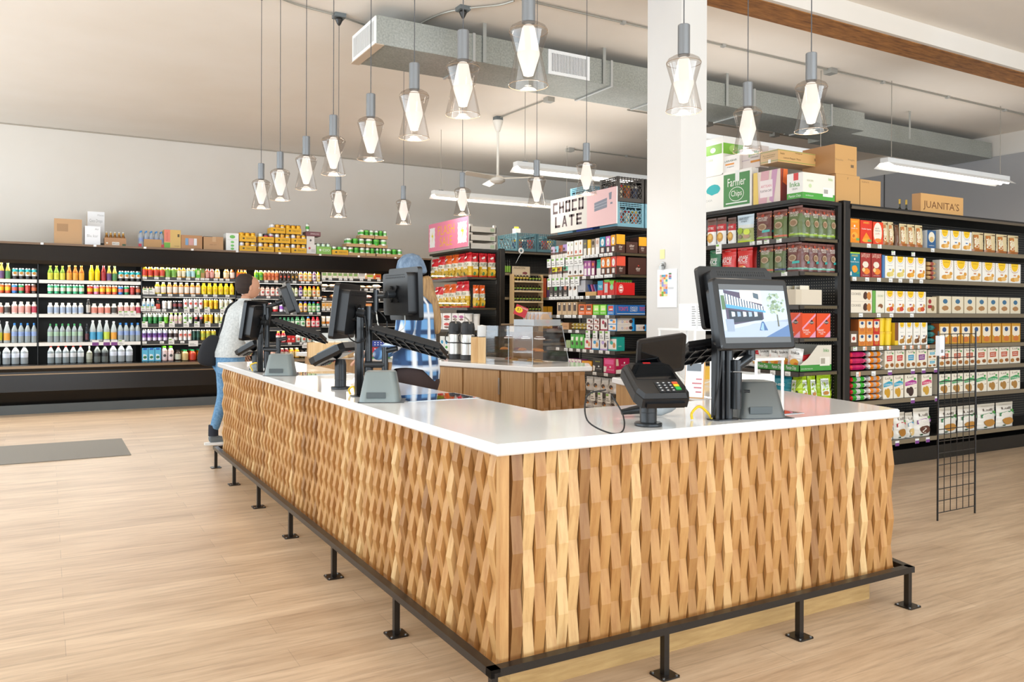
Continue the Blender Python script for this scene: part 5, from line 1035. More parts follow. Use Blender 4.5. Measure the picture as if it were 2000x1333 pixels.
drow(2, [(629, 640, 1, .035, 'pak', (['#8a5a3a', '#a87a4a'],), 'dark wrapped sandwich', 'package', .16), (647, 660, 1, .06, 'pak', (['#b8784a', '#e8c8a0'],), 'brown wrapped sandwich', 'package', .16), (696, 708, 1, .035, 'pak', (['#9a5a3a', '#b8784a'],), 'thin dark deli pack', 'package', .16), (710, 728, 1, .06, 'pak', (['#f0e4d8', '#d89a8a'],), 'white and pink deli pack', 'package', .16)])
drow(3, [(629, 650, 3, .09, 'box', PK('#d8b88a', '#b89a6a', '#e8a02a'), 'salad tray', 'package', .12), (694, 708, 1, .10, 'box', PK('#e8b07a', '#c8905a', '#f0c89a'), 'sandwich tray', 'package', .12), (710, 727, 1, .08, 'box', PK('#e8904a', '#c8703a', '#f0b87a'), 'orange sandwich tray', 'package', .12)])
drow(4, [(629, 637, 1, .12, 'pou', ([(.3, '#e89a3a'), (1, '#f0dcc4')], []), 'white wrap bag', 'package', .06), (638, 649, 1, .12, 'pou', ([(.3, '#d87a2a'), (1, '#f0e4d4')], []), 'white and orange wrap bag', 'package', .06), (688, 698, 2, .11, 'pou', ([(.5, '#e8a81c'), (1, '#9ac03a')], []), 'yellow produce bag', 'package', .06)])
drow(5, [(629, 650, 2, .17, 'pou', ([(.5, '#d8c4a8'), (1, '#e8dcc8')], []), 'large tan produce bag', 'package', .12), (682, 700, 2, .17, 'pou', ([(.4, '#f0e8dc'), (1, '#e8902a')], []), 'orange and white produce bag', 'package', .12)])
# ---------------------------------------------------------------- goods on top of the cooler
TOPZ = 2.262; YT = 10.08
def topbox(u0, u1, z0, h, d, mb_marks, name, label, cat, base='#c49a6c', side='#b58a5c', y=YT, group='goods on top of the cooler'):
    a, b = xs_on(u0, y) + .002, xs_on(u1, y) - .002; z0 += .001; m = pbox(b - a, h, d, (base, side, mb_marks)); return simple(name, label, cat, m, ((a + b) / 2, y, z0), 0, group)
topbox(165, 196, TOPZ, .26, .32, [('t', '#a0a0a0', 'Air', .78, .8, .10), ('t', '#b0b0b0', 'Blu kar', .5, .42, .14, .7)], 'white_box', 'white box with faint handwriting, lower of two at far left', 'box', '#f4f4f6', '#e4e2e0')
topbox(170, 204, TOPZ + .0, .50, .30, [('t', '#b0b0b0', 'Coco Drops', .5, .70, .09, .75), ('t', '#b8b8b8', 'Mates', .78, .88, .05), ('r', '#4a4540', .72, .95, .04, .12)], 'white_box', 'tall white box with faint handwriting behind the lower white box', 'box', '#f6f6f7', '#c9b49c', YT + .36)
topbox(105, 160, TOPZ, .34, .3, [('r', '#a98258', .1, .5, .5, .8)], 'cardboard_box', 'plain cardboard box left of the white boxes', 'box')
cr = thing('beer_carrier', 'cardboard carrier of brown bottles on the cooler beside the white boxes', 'bottle carrier', (xs_on(225, YT), YT + .1, TOPZ), 0, 'goods on top of the cooler')
m = pbox(.27, .115, .2, ('#b58457', '#a87848', [('r', '#e4ddd2', .35, .68, .12, .5), ('t', '#5a4636', 'BATCH', .515, .22, .2, .26), ('o', '#e8e2d6', .12, .35, .045, .1), ('r', '#3f5a3c', .82, .98, .05, .3)])); m.v = [(x, y - .1, z) for x, y, z in m.v]; m.build('carrier', cr)
for i in range(5):
    for j in (0, 1): MB().lathe([(0, .01, M('#8a5a22', .15)), (.024, .01, M('#8a5a22', .15)), (.024, .12, M('#8a5a22', .15)), (.012, .16, M('#c99a4a', .2)), (.011, .185, M('#d8d4c8', .4)), (.013, .20, M('#d8d4c8', .4)), (0, .20)], 10).build('bottle', cr, (-.105 + i * .052, -.05 + j * .07, 0))
ws = thing('water_pack', 'shrink wrapped pack of water bottles on the cooler', 'water pack', (xs_on(296, YT), YT + .12, TOPZ), 0, 'goods on top of the cooler')
wb = bottle(.062, .235, ('#c4ccd2', '#7a94c8', '#3a88c8', 'k')).mesh('bottle')
for i in range(5):
    for j in range(3): link('bottle', wb, ws, (-.13 + i * .066, -.07 + j * .07, .004))
m = MB(); m.box(-.165, .165, -.108, .112, 0, .20, WRAP); m.build('plastic_wrap', ws); m = MB(); m.box(-.10, .13, -.112, -.109, .0, .12, CARD); m.build('card_tray', ws)
for x in (-.15, .145): MB().box(x - .02, x + .02, -.114, -.109, .01, .05, M('#c8283a', .4)).build('red_print', ws)
topbox(320, 353, TOPZ, .265, .30, [('r', '#e2826a', .0, .36, .34, 1), ('r', '#6fae3c', .0, .36, 0, .3), ('v', '#c85a3a', 'Kombucha', .22, .62, .12, .45), ('r', '#5a4a2a', .80, .92, .62, .78), ('t', '#8a6a2a', 'THIS SIDE', .75, .1, .06, .3)], 'printed_carton', 'tan carton with salmon and green side panel on the cooler', 'box', '#d8b368', '#c9a258')
topbox(353, 395, TOPZ, .20, .30, [('r', '#7aa2c8', .2, .34, .28, .78), ('r', '#d8a09a', .36, .58, .28, .78), ('r', '#e6e8ee', .6, .74, .28, .78), ('t', '#7a5636', 'PERISHABLE', .8, .04, .06, .3)], 'cardboard_box', 'brown cardboard box with blue label panels on the cooler', 'box', '#b98656', '#a87848')
topbox(397, 436, TOPZ, .195, .30, [('r', '#cda67c', .44, .62, .62, 1), ('t', '#8a6440', 'organic juice', .48, .38, .07, .35), ('r', '#2a211b', 0, .45, .97, 1)], 'cardboard_box', 'open brown cardboard box with tape on the cooler', 'box', '#bf9264', '#a87a4c')
topbox(441, 466, TOPZ, .26, .22, [('o', '#6fbf5a', .5, .8, .22, .10), ('o', '#7ac86a', .5, .5, .14, .07), ('o', '#7ac86a', .5, .3, .14, .07), ('o', '#7ac86a', .5, .12, .14, .07), ('r', '#c8d0c8', .1, .9, .62, .64)], 'drink_case', 'white case with green circles standing upright on the cooler', 'box', '#f4f6f4', '#dfe2df')
def case(u0, u1, z, cols, traycol, label, txt='', th=.085, ch=.113, n=3, y=YT, txtcol='#5a4a10'):
    a, b = xs_on(u0, y), xs_on(u1, y); w = b - a; r = thing('can_case', label, 'case of cans', ((a + b) / 2, y, z + .001), 0, 'cases of cans stacked on the cooler')
    mk = [('o', txtcol, .25, .55, .07, .16)] if txt else []
    if txt: mk.append(('t', txtcol, txt, .65, .42, .28, .5))
    pbox(w * .98, th, .22, (traycol, traycol, mk)).build('tray', r)
    for j in range(2):
        for i in range(n):
            c = cols[i % len(cols)]; me = prod_mesh('can', w / n * .92, ch, .07, c); link('can', me, r, (-w / 2 + w / n * (i + .5), .045 + j * .085, .03))
    return r
CY = [('#e8b020', '#f0c030', '#e8a818')]; CYm = [('#d8d8e0', '#c8ccd8', '#e8e4e0'), ('#e8a830', '#d8963a', '#e8b040'), ('#e8b020', '#dcd4c0', '#e8b020')]; CWm = [('#e8ece8', '#c8d8c8', '#d8dcd8'), ('#3a3436', '#c83a4a', '#3a3436'), ('#d0ccd4', '#b03a5a', '#d0ccd4')]; CGm = [('#d8e4d0', '#58b04a', '#e4e8dc'), ('#4ab02a', '#3a9a2a', '#6ac04a'), ('#dce8d8', '#7ac06a', '#e4ece0')]
YEL = '#eeb416'; p_ = .148
L1 = ['first', 'second', 'third', 'fourth']
for k, (u0, u1, c0, c1) in enumerate(((467, 500, CYm, CY), (504.5, 535, CYm, CWm), (537, 567, CYm, CYm), (568.5, 598.5, CYm, CYm))):
    case(u0, u1, TOPZ, c0, YEL, f'yellow tray of cans, bottom layer, {L1[k]} of four columns', 'YERBA MATE')
    case(u0, u1, TOPZ + p_, c1, YEL, f'yellow tray of cans, second layer, {L1[k]} of four columns', 'YERBA MATE')
case(528, 557, TOPZ + 2 * p_, CYm, YEL, 'yellow tray of cans, left one on the top layer', 'YERBA MATE'); case(558, 588.5, TOPZ + 2 * p_, CY, YEL, 'yellow tray of cans, right one on the top layer', 'YERBA MATE')
topbox(598.5, 617, TOPZ, .15, .2, [('o', '#c8505a', .3, .6, .12, .12), ('r', '#d0ccc8', .5, .9, .2, .5)], 'small_carton', 'lower of two pale cartons beside the yellow trays', 'box', '#e6e2de', '#d0ccc8')
topbox(598.5, 614, TOPZ + .15, .125, .2, [('o', '#5a5658', .5, .5, .12, .14)], 'small_carton', 'upper of two pale cartons beside the yellow trays', 'box', '#e2deda', '#ccc8c4')
topbox(597, 626, TOPZ + .278, .07, .2, [('t', '#e8d8d8', 'SPARKLING', .6, .35, .35, .6)], 'maroon_tray', 'flat maroon tray on top of the pale cartons', 'box', '#7a4a50', '#6a3e44')
q = prod_mesh('can', .062, .125, .06, CGm[0]); link('can', q, None, (xs_on(602, YT), YT + .06, TOPZ + .35), 0, 'single pale green can standing on the maroon tray', 'can')
case(617.5, 647, TOPZ, [('#d8dce4', '#4a3a7a', '#c8e0c8')], '#8ec45a', 'green case of cans with large white lettering', 'C2O', .125, .15, txtcol='#f6faf2')
case(648, 680, TOPZ, CGm, YEL, 'low yellow tray with green cans right of the green case', 'YERBA MATE')
TAN = '#c49f6e'
for k, (u0, u1, z) in enumerate(((680, 714, 0), (714.5, 733, 0), (735, 758, 0), (755, 787, 0), (676, 713, 1), (714, 757, 1), (703, 731, 2), (732, 757, 2))):
    y = YT if k != 3 else YT - .03
    case(u0, u1 if k != 2 else 754.5, TOPZ + z * .145 , CGm, TAN, ['leftmost tan tray of green cans, bottom layer', 'second tan tray of green cans, bottom layer', 'third tan tray of green cans, bottom layer', 'rightmost tan tray of green cans, alone at the end', 'left tan tray of green cans, middle layer', 'right tan tray of green cans, middle layer', 'left tan tray of green cans, top layer', 'right tan tray of green cans, top layer'][k], '', .05, .112, 3 if k != 1 else 2, YT)
# ---------------------------------------------------------------- printed goods styles
def sun(txt, c='#c8503a', food='#d89a3a', extra='#e8b86a'):
    return ('#f0ece2', '#e8e2d4', [('sun', c), ('t', '#8a6a10', txt, .5, .86, .06, .4), ('r', '#a8a49a', .25, .75, .56, .575), ('r', c, .40, .60, .36, .42), ('b', food, .38, .16, .26, .12), ('b', extra, .66, .18, .24, .12), ('b', food, .82, .34, .12, .10)])
def cracker(bg, base, tagc=None):
    m = [('r', '#e8823a', 0, 1, .80, .835), ('o', '#a8402c', .5, .86, .11, .055), ('t', '#f6f0e6', 'SPROUTED', .5, .735, .075, .62), ('t', '#f0e6da', 'CRACKERS', .5, .665, .06, .55), ('o', '#b09a7c', .52, .46, .27, .12), ('b', '#8a6a4a', .5, .46, .22, .09), ('t', '#f6f0e6', 'ORGANIC', .4, .115, .035, .3)]
    if tagc: m.append(('p', tagc, [(.52, .26), (.95, .28), (.95, .36), (.54, .35)]))
    return ([(.03, bg), (.09, bg), (.15, base), (.78, bg), (1, '#7a4a40')], m, .03)
CG_ = cracker('#5d6b3e', '#9ab83a'); CGr = cracker('#62703f', '#c8603a'); CGb = cracker('#5f6c42', '#2a3466'); CM_ = cracker('#6b3f38', '#6fae9a', '#3aa8a0'); CMg = cracker('#6b3f38', '#8aae3a', '#3aa8a0')
def arare(bg): return ([(.88, bg), (1, bg)], [('t', '#f4f0e8', 'ARARE', .5, .60, .09, .6), ('t', '#ffffff', 'RICE', .48, .46, .14, .62), ('t', '#f4e8e0', 'CRACKERS', .5, .39, .055, .55), ('b', '#d8823a', .45, .2, .3, .14), ('b', '#f0dcc0', .6, .22, .12, .08), ('r', bg, .0, 1, .84, .85), ('t', '#f4d8d0', 'rice crackers', .5, .89, .035, .4)], .03)
NUT = ([(.52, '#ece8e2'), (.72, '#b8262c'), (1, '#6a5048')], [('t', '#f6f0ea', 'NUT MIX', .5, .58, .10, .7), ('b', '#c8923a', .5, .27, .34, .19), ('b', '#e0b45a', .55, .3, .2, .1)], .03)
HARV = ([(.08, '#c6d62c'), (.5, '#a8b070'), (.62, '#d8dcd8'), (1, '#cfe0ea')], [('t', '#3f5a6a', 'HARVEST', .45, .80, .09, .6), ('t', '#3f5a6a', 'snaps', .5, .73, .07, .35), ('b', '#9ab83a', .3, .42, .2, .12), ('b', '#c8d83a', .7, .36, .18, .12), ('b', '#b08a6a', .68, .2, .2, .08), ('b', '#8a7a6a', .3, .2, .16, .08)], .04)
GC = 'crackers and snack pouches right of the column'
w0 = 'top shelf right of column'; w1 = 'second shelf right of column'
row('X', 4.01, Z3[0], [(1375, 1413, 2, .25, 'pou', NUT, 'white and red nut mix pouch', 'pouch', .05), (1415, 1432, 1, .235, 'pou', NUT, 'dark topped nut mix pouch', 'pouch', .05), (1432, 1467, 1, .245, 'pou', HARV, 'tall white and green snack pouch', 'pouch', .06), (1470, 1502, 1, .245, 'pou', CMg, 'maroon cracker pouch', 'pouch', .05, 1), (1503, 1532, 1, .245, 'pou', CGr, 'olive cracker pouch with red foot', 'pouch', .05, 1), (1532, 1562, 1, .258, 'pou', CG_, 'large olive cracker pouch at the corner', 'pouch', .05)], w0, GC, lift=.0015)
row('Y', 2.19, Z3[0], [(1570, 1637, 4, .245, 'pou', CG_, 'olive cracker pouch by the post', 'pouch', .045, 0, .98)], w0, GC, lift=.0015)
row('X', 4.01, Z3[1], [(1380, 1403, 1, .235, 'pou', arare('#1e6a44'), 'green rice cracker pouch', 'pouch', .05), (1403, 1465, 2, .235, 'pou', arare('#cf2a26'), 'red rice cracker pouch', 'pouch', .05, 1), (1477, 1505, 1, .235, 'pou', CGr, 'olive cracker pouch', 'pouch', .05, 1), (1505, 1530, 1, .235, 'pou', CGb, 'olive cracker pouch with blue foot', 'pouch', .05), (1530, 1560, 1, .238, 'pou', CM_, 'large maroon cracker pouch at the corner', 'pouch', .05)], w1, GC, lift=.0015)
row('Y', 2.19, Z3[1], [(1568, 1637, 4, .235, 'pou', CM_, 'maroon cracker pouch by the post', 'pouch', .045, 0, .98)], w1, GC, lift=.0015)
# card box of packets, orange display boxes, the open chip display and bags
row('Y', 2.19, Z3[2], [(1554, 1609, 1, .125, 'box', ('#d8ccb8', '#c9bda8', [('r', '#cfc2ac', .0, .22, .0, 1)]), 'plain beige card box of seed packets', 'box', .3)], 'third shelf right of column', GC, lift=.0015)
for i in range(7): simple('seed_packet', f'{ORD[i+1]} of seven flat packets standing in the beige card box', 'packet', MB().box(0, .10, -.002, .002, 0, .13, M(['#e8e0cc', '#d8c8a0', '#f0ece0', '#c8b890'][i % 4], .6)), (4.06 + .01 * (i % 3) + .04 * (i % 2), 2.225 + i * .035, Z3[2] + .03 ), 0, 'seed packets')
ORG = ('#e04a14', '#c84010', [('p', '#e89ab4', [(0, .38), (1, 1), (1, .90), (0, .28)]), ('p', '#2a1812', [(.5, .60), (.72, .74), (.9, .60), (.72, .54)]), ('t', '#f4e8d8', "STASH'S", .70, .585, .07, .34), ('t', '#f6efe6', 'ORGANIC', .30, .26, .085, .45), ('t', '#f6efe6', 'PEANUT BUTTER', .38, .185, .05, .5), ('t', '#f6efe6', 'BARS', .38, .12, .05, .2), ('p', '#e89ab4', [(.55, 0), (1, 0), (1, .28)])])
row('X', 4.01, Z3[3], [(1530, 1562, 1, .205, 'box', ORG, 'orange display box facing left', 'box', .025)], 'fourth shelf right of column', GC, lift=.0015)
row('Y', 2.19, Z3[3], [(1567, 1625, 2, .20, 'box', ORG, 'orange display box with black peak', 'box', .12)], 'fourth shelf right of column', GC, lift=.0015)
def openbox(x0, x1, y0, y1, z, h, lip, green, body, label):
    r = thing('display_box', label, 'box', (x0, y0, z), 0, GC); w = x1 - x0; d = y1 - y0; t = .006
    m = MB(); m.box(0, w, 0, t, 0, lip, green); m.box(0, t, 0, d, 0, lip, green); m.box(w - t, w, 0, d, 0, h, body); m.box(0, w, d - t, d, 0, lip, green); m.box(0, w, 0, d, 0, .004, body)
    m.add([(0, 0, lip), (w, 0, lip), (w, 0, h), (w * .55, 0, h), (w * .25, 0, lip * 2)], [(0, 1, 2, 3, 4)], body); q = m; q.T = Matrix(); q.text('www.inkacrops.com', M('#dfe8d8', .6), w * .22, lip * .35, .012, -.0012); q.text('Inka', M('#3f9a3c', .6), w * .82, h * .74, .03, -.0012); q.quad((w * .62, -.0012, lip * .8), (w * .93, -.0012, lip * .8), (w * .93, -.0012, h * .55), (w * .62, -.0012, h * .55), M('#e8e2d6', .7)); q.quad((w * .65, -.002, h * .28), (w * .78, -.002, h * .28), (w * .78, -.002, h * .5), (w * .65, -.002, h * .5), M('#a8a090', .7))
    q.T = Matrix.Rotation(R_(-90), 4, 'Z')
    for i in range(3): q.text('Plantain Chips', M('#f4f6ee', .6), -d * (.18 + i * .32), lip * .3, .03, -.0012, width=d * .22)
    q.T = Matrix(); q.build('carton', r); return r
yb = ys_on(1476, 4.03); xb = xs_on(1625, 2.2)
openbox(4.03, xb, 2.20, yb, Z3[4] + .001, .215, .055, M('#3f8f38', .6), M('#d8d0c0', .7), 'open green and beige chip display box holding small bags')
INK = ([(.1, '#e8e6e0'), (1, '#ece9e4')], [('t', '#2a2a28', 'Inka', .5, .74, .13, .55), ('b', '#e0a03a', .5, .36, .3, .18), ('b', '#d8702a', .62, .28, .16, .1), ('v', '#c8283a', 'Plantain', .2, .45, .1, .4), ('o', '#3a3a3a', .78, .14, .09, .06)], .14)
INR = ([(.6, '#e4e0da'), (1, '#c0202a')], [('b', '#d8a05a', .5, .3, .24, .16)], .16)
for i in range(6):
    me = prod_mesh('pou', .12, .18, .05, INK if i < 4 else INR); o = link('chip_bag', me, None, (4.075 + .03 * (i % 2), 2.30 + i * .105, Z3[4] + .012), R_(-60), f'{ORD[6-i]} of six small white chip bags in the open display, from the left', 'bag', 'chip bags in the open display'); o.rotation_euler = (.1, .12 * (-1) ** i, R_(-62))
for i in range(3):
    me = prod_mesh('pou', .10, .13, .03, INR); o = link('chip_bag', me, None, (4.18 + .05 * i, 2.235, Z3[4] + .008), 0, f'{ORD[i+1]} small red topped bag leaning in the open display by its tall side', 'bag', 'chip bags in the open display'); o.rotation_euler = (0, -.12, R_(-8))
LIME = ([(.1, '#a6c820'), (1, '#aecb26')], [('p', '#e6ece0', [(.12, .22), (.62, .22), (.62, .86), (.12, .86)]), ('t', '#20241c', 'PLANTAIN', .37, .74, .07, .44), ('t', '#20241c', 'CHIPS', .37, .62, .11, .44), ('t', '#5ab050', 'LIME', .37, .52, .07, .26), ('b', '#b87a2a', .37, .32, .18, .08), ('p', '#6a8a1a', [(.66, .5), (1, .8), (1, .84), (.66, .56)]), ('p', '#6a8a1a', [(.66, .62), (1, .92), (1, .96), (.66, .68)]), ('o', '#2a3a20', .8, .42, .08, .05)], .12)
TEAL = ([(.1, '#1a7a8c'), (1, '#1f8a9c')], [('o', '#e8f0ee', .5, .3, .16, .1), ('t', '#e8f0ee', 'CHIPS', .5, .6, .1, .6)], .12)
row('X', 4.01, Z3[5], [(1465, 1500, 2, .20, 'pou', TEAL, 'teal chip bag', 'bag', .08), (1500, 1540, 1, .215, 'pou', TEAL, 'larger teal chip bag by the lime bags', 'bag', .08), (1540, 1560, 1, .215, 'pou', LIME, 'lime green chip bag at the corner', 'bag', .08)], 'sixth shelf right of column', GC, lift=.0015)
row('Y', 2.19, Z3[5], [(1569, 1603, 2, .215, 'pou', LIME, 'lime green chip bag', 'bag', .08), (1604, 1634, 1, .22, 'pou', LIME, 'lime green chip bag nearest the post', 'bag', .08)], 'sixth shelf right of column', GC, lift=.0015)
# ---------------------------------------------------------------- crackers and cookies on the long run
GR = 'boxed crackers and cookies on the right aisle shelving'
def rr(i, en): row('Y', 2.19, ZR[i], en, f'{["top", "second", "third", "fourth", "fifth", "sixth", "lowest"][i]} right aisle shelf', GR, lift=.0015)
CHZ = ([(.14, '#a8642a'), (1, '#dcc89a')], [('v', '#f4ead4', 'CHEDZ', .36, .45, .30, .5), ('r', '#b8702a', .06, .42, .12, .86), ('v', '#f8f0dc', 'CHEDZ', .36, .45, .28, .5), ('r', '#6a4a2a', .6, .95, .88, .93)], .05)
rr(0, [(1660, 1681, 1, .205, 'box', ('#ec8a10', '#d87a0c', [('t', '#f4d048', "ANNIE'S", .5, .84, .08, .6), ('o', '#f6f0e4', .5, .70, .08, .05), ('t', '#f8f4ea', 'cheddar mix', .5, .58, .05, .6), ('b', '#e8a83a', .5, .3, .36, .16), ('b', '#c8641a', .4, .28, .14, .08), ('r', '#6aa85a', .66, .98, .1, .2)]), 'orange cracker box', 'box', .07), (1681, 1705.5, 1, .20, 'box', ('#dc3418', '#c42c14', [('t', '#f4d048', "ANNIE'S", .5, .86, .08, .5), ('t', '#f8f4ea', 'Cheddar Squares', .5, .60, .065, .8), ('p', '#ec9020', [(.2, .2), (.5, .48), (.85, .2)]), ('b', '#f0a030', .5, .14, .4, .1), ('r', '#6aa85a', .62, .95, .08, .18)]), 'red cracker box with orange cheese wedge', 'box', .07), (1706, 1727, 1, .195, 'box', ('#e8431c', '#d83c18', [('o', '#efe4d0', .46, .52, .42, .46), ('t', '#7a6a5a', 'earth', .4, .68, .08, .4), ('t', '#7a6a5a', 'balance', .45, .58, .08, .5), ('t', '#c8543a', 'puffs', .45, .45, .06, .4), ('b', '#e8822a', .5, .18, .36, .1)]), 'red and cream puffs box', 'box', .07),
  (1728, 1751, 2, .21, 'pou', CHZ, 'tan cheese snack bag', 'bag', .05), (1753, 1761, 1, .19, 'pou', ([(1, '#6a4426')], []), 'narrow brown bag', 'bag', .05), (1762, 1808, 3, .205, 'pou', CHZ, 'brown and cream cheese snack bag', 'bag', .05), (1812, 1830, 1, .165, 'box', ('#2c5a86', '#d8dce0', [('o', '#e8e0cc', .5, .62, .36, .3), ('b', '#d8b87a', .5, .5, .26, .16), ('t', '#f0ece0', 'crackers', .5, .12, .07, .6)]), 'blue and cream cracker box', 'box', .07),
  (1836, 1900, 3, .18, 'box', sun('SIMPLE', '#4a7ab0'), 'white cracker box past the blue one', 'box', .07), (1904, 1996, 4, .19, 'pou', CHZ, 'cream snack bag far along', 'bag', .05)])
LJ = ('#a02c24', '#86241e', [('t', '#f0d8c0', 'LATE JULY', .5, .82, .15, .84), ('b', '#e8dcc8', .48, .52, .32, .14), ('b', '#e8862a', .6, .24, .34, .14), ('b', '#f0c88a', .3, .3, .16, .1), ('t', '#f0e0d0', 'mini sandwich', .5, .06, .04, .6)])
rr(1, [(1660, 1682, 1, .21, 'box', ('#0f7a8c', '#0c6c7c', [('r', '#a8c83a', 0, 1, .94, 1), ('t', '#f0d048', "ANNIE'S", .5, .82, .08, .6), ('o', '#f0ece0', .5, .72, .07, .05), ('t', '#f4f0e6', 'Cheddar Bunnies', .5, .58, .055, .8), ('b', '#e8982a', .5, .32, .3, .16), ('p', '#f4f0e8', [(.06, .05), (.22, .05), (.2, .2), (.1, .2)]), ('r', '#4a9a5a', .66, .95, .12, .2)]), 'teal cracker box', 'box', .07), (1682, 1724, 2, .21, 'box', LJ, 'dark red cracker box', 'box', .07), (1725, 1730, 1, .2, 'box', ('#4a7ab0', '#4a7ab0', []), 'narrow blue box edge', 'box', .07),
  (1730, 1770, 2, .195, 'box', sun('SIMPLE', '#8a9ab0', '#d8c05a', '#e0cc7a'), 'white sunburst box with pale crackers', 'box', .07), (1770, 1810, 2, .195, 'box', sun('SIMPLE', '#b84a4a', '#d8902a', '#e8a83a'), 'white sunburst box with golden crackers', 'box', .07), (1812, 1832, 1, .042, 'pak', (['#c8a06a', '#a8524a', '#c8a06a'],), 'tan wafer packet', 'packet', .06, 0, .95, 4), (1836, 1996, 6, .19, 'box', sun('SIMPLE', '#c87a3a'), 'white sunburst box farther along', 'box', .07)])
CK2 = ('#e8dcc8', '#3a2620', [('t', '#3a2a20', 'COOKIES', .28, .55, .2, .42), ('b', '#4a2a1c', .70, .5, .12, .38), ('b', '#c8803a', .86, .5, .1, .4), ('r', '#3a2a20', 0, .05, 0, 1)])
rr(2, [(1661, 1706, 1, .098, 'box', CK2, 'long cream cookie box with chocolate biscuits', 'box', .1, 0, .97, 2), (1706, 1712, 1, .195, 'box', ('#6aa84a', '#5a983a', []), 'narrow green box edge', 'box', .07), (1712, 1730, 1, .195, 'box', ('#e8e2cc', '#7ab04a', [('t', '#7a9a5a', 'COCONUT', .55, .72, .09, .7), ('b', '#8a5a34', .55, .3, .3, .12), ('b', '#f0e8dc', .4, .2, .2, .08)]), 'cream box with coconut rolls', 'box', .07),
  (1730, 1770, 2, .195, 'box', sun('SIMPLE', '#c8603a', '#d8963a', '#c8402a'), 'white sunburst box with filled cookies', 'box', .07), (1770, 1811, 2, .195, 'box', sun('SIMPLE', '#8a4a6a', '#d8a05a', '#c8502a'), 'white sunburst box with round cookies', 'box', .07), (1812, 1832, 1, .15, 'box', ('#d8c8a8', '#c8b898', [('o', '#9a2a2a', .3, .72, .16, .14), ('b', '#8a6a3a', .6, .3, .2, .2), ('r', '#9a2a2a', .1, .5, .3, .5)]), 'tan box with red badges', 'box', .07), (1836, 1996, 7, .16, 'box', ('#e0d4b8', '#c8b898', [('o', '#3a6a8a', .5, .7, .2, .14), ('b', '#a87a4a', .5, .3, .3, .16)]), 'tan box farther along', 'box', .07)])
ORB = lambda c: (c, '#a85a2a', [('p', '#e8dcc4', [(.1, .4), (.5, .25), (.9, .4), (.9, .85), (.1, .85)]), ('o', '#2a4a7a', .5, .7, .2, .12), ('b', '#c8702a', .5, .2, .34, .16)])
rr(3, [(1661, 1679, 1, .13, 'box', ('#5a4430', '#3a2c20', [('r', '#e8e0d4', .2, .8, .25, .8), ('b', '#a8402a', .5, .5, .2, .14)]), 'dark clamshell of dates', 'box', .06), (1679, 1708, 2, .115, 'box', ORB('#d8822a'), 'orange cookie box', 'box', .08, 0, .95, 2), (1708, 1721, 1, .115, 'box', ORB('#c82a1c'), 'red and orange cookie box', 'box', .08, 0, .95, 2), (1722, 1749, 2, .12, 'tub', ('#f0cc14', '#e8c010'), 'yellow tin', 'tin', None, 0, .95, 2), (1750, 1757, 1, .2, 'box', ('#7a4a2a', '#e8c02a', [('r', '#e8c02a', 0, 1, 0, .2)]), 'narrow brown box edge', 'box', .07),
  (1757, 1785, 2, .20, 'box', sun('SIMPLE', '#4a4a6a', '#b8863a', '#a8762a'), 'narrow sunburst box with pale cookies', 'box', .07), (1786, 1814, 2, .20, 'box', sun('SIMPLE', '#4a4a6a', '#8a5a2a', '#6a4220'), 'narrow sunburst box with brown cookies', 'box', .07), (1814, 1832, 1, .06, 'pak', (['#1a5a5c', '#2a7a78', '#1a5a5c'],), 'dark teal packet', 'packet', .1, 0, .95, 3), (1836, 1996, 8, .19, 'box', ORB('#c8922a'), 'orange box farther along', 'box', .08)])
def soft(c, t='soft baked'): return ('#e6dcc8', '#d8ccb4', [('t', '#5a4436', 'Lull', .48, .84, .11, .5), ('o', '#4a9a4a', .82, .84, .08, .05), ('p', c, [(.22, .42), (.78, .44), (.8, .74), (.2, .72)]), ('t', '#f4ece4', 'SOFT', .5, .6, .07, .4), ('t', '#f4ece4', 'BAKED', .5, .5, .07, .42), ('b', '#a8702a', .22, .18, .2, .13), ('b', '#8a5222', .75, .22, .2, .12)])
PKP = (['#e8344a', '#b81a5a', '#c82060', '#b81a5a', '#e04a7a'],); PKO = (['#e8e0dc', '#e8861c', '#b8a8a0', '#e8861c', '#e8e0dc'],); PKG = (['#b8202a', '#2a9a2a', '#c8c4c0', '#3aaa34', '#e0dcd8'],)
rr(4, [(1661, 1697, 1, .055, 'pak', PKP, 'pink wafer packet', 'packet', .07, 0, 1, 3), (1697, 1729, 1, .055, 'pak', PKO, 'orange and white wafer packet', 'packet', .07, 0, 1, 3), (1730, 1770, 2, .166, 'box', soft('#c02a26'), 'cream cookie box with red label', 'box', .07), (1772, 1792, 1, .166, 'box', soft('#2a92b8'), 'cream cookie box with blue label', 'box', .07), (1792, 1814, 1, .166, 'box', soft('#7a2a7c'), 'cream cookie box with purple label', 'box', .07), (1815, 1832, 1, .08, 'box', soft('#3aa0b8'), 'small cream box with blue label', 'box', .07, 0, .95, 2), (1836, 1996, 7, .166, 'box', soft('#b8502a'), 'cream cookie box farther along', 'box', .07)])
def cook(c, f): return ('#e8dfcc', '#d8ccb4', [('t', '#5a4436', 'Lull', .46, .84, .10, .5), ('o', '#4a9a4a', .82, .80, .09, .06), ('p', c, [(.05, .50), (.95, .58), (.95, .70), (.6, .76), (.05, .66)]), ('t', '#f6f0ea', 'COOKIES', .5, .57, .08, .75), ('o', f, .5, .25, .22, .21), ('o', f, .26, .3, .13, .13), ('p', '#5a4a3a', [(.8, .36), (.95, .38), (.95, .40), (.8, .385)])])
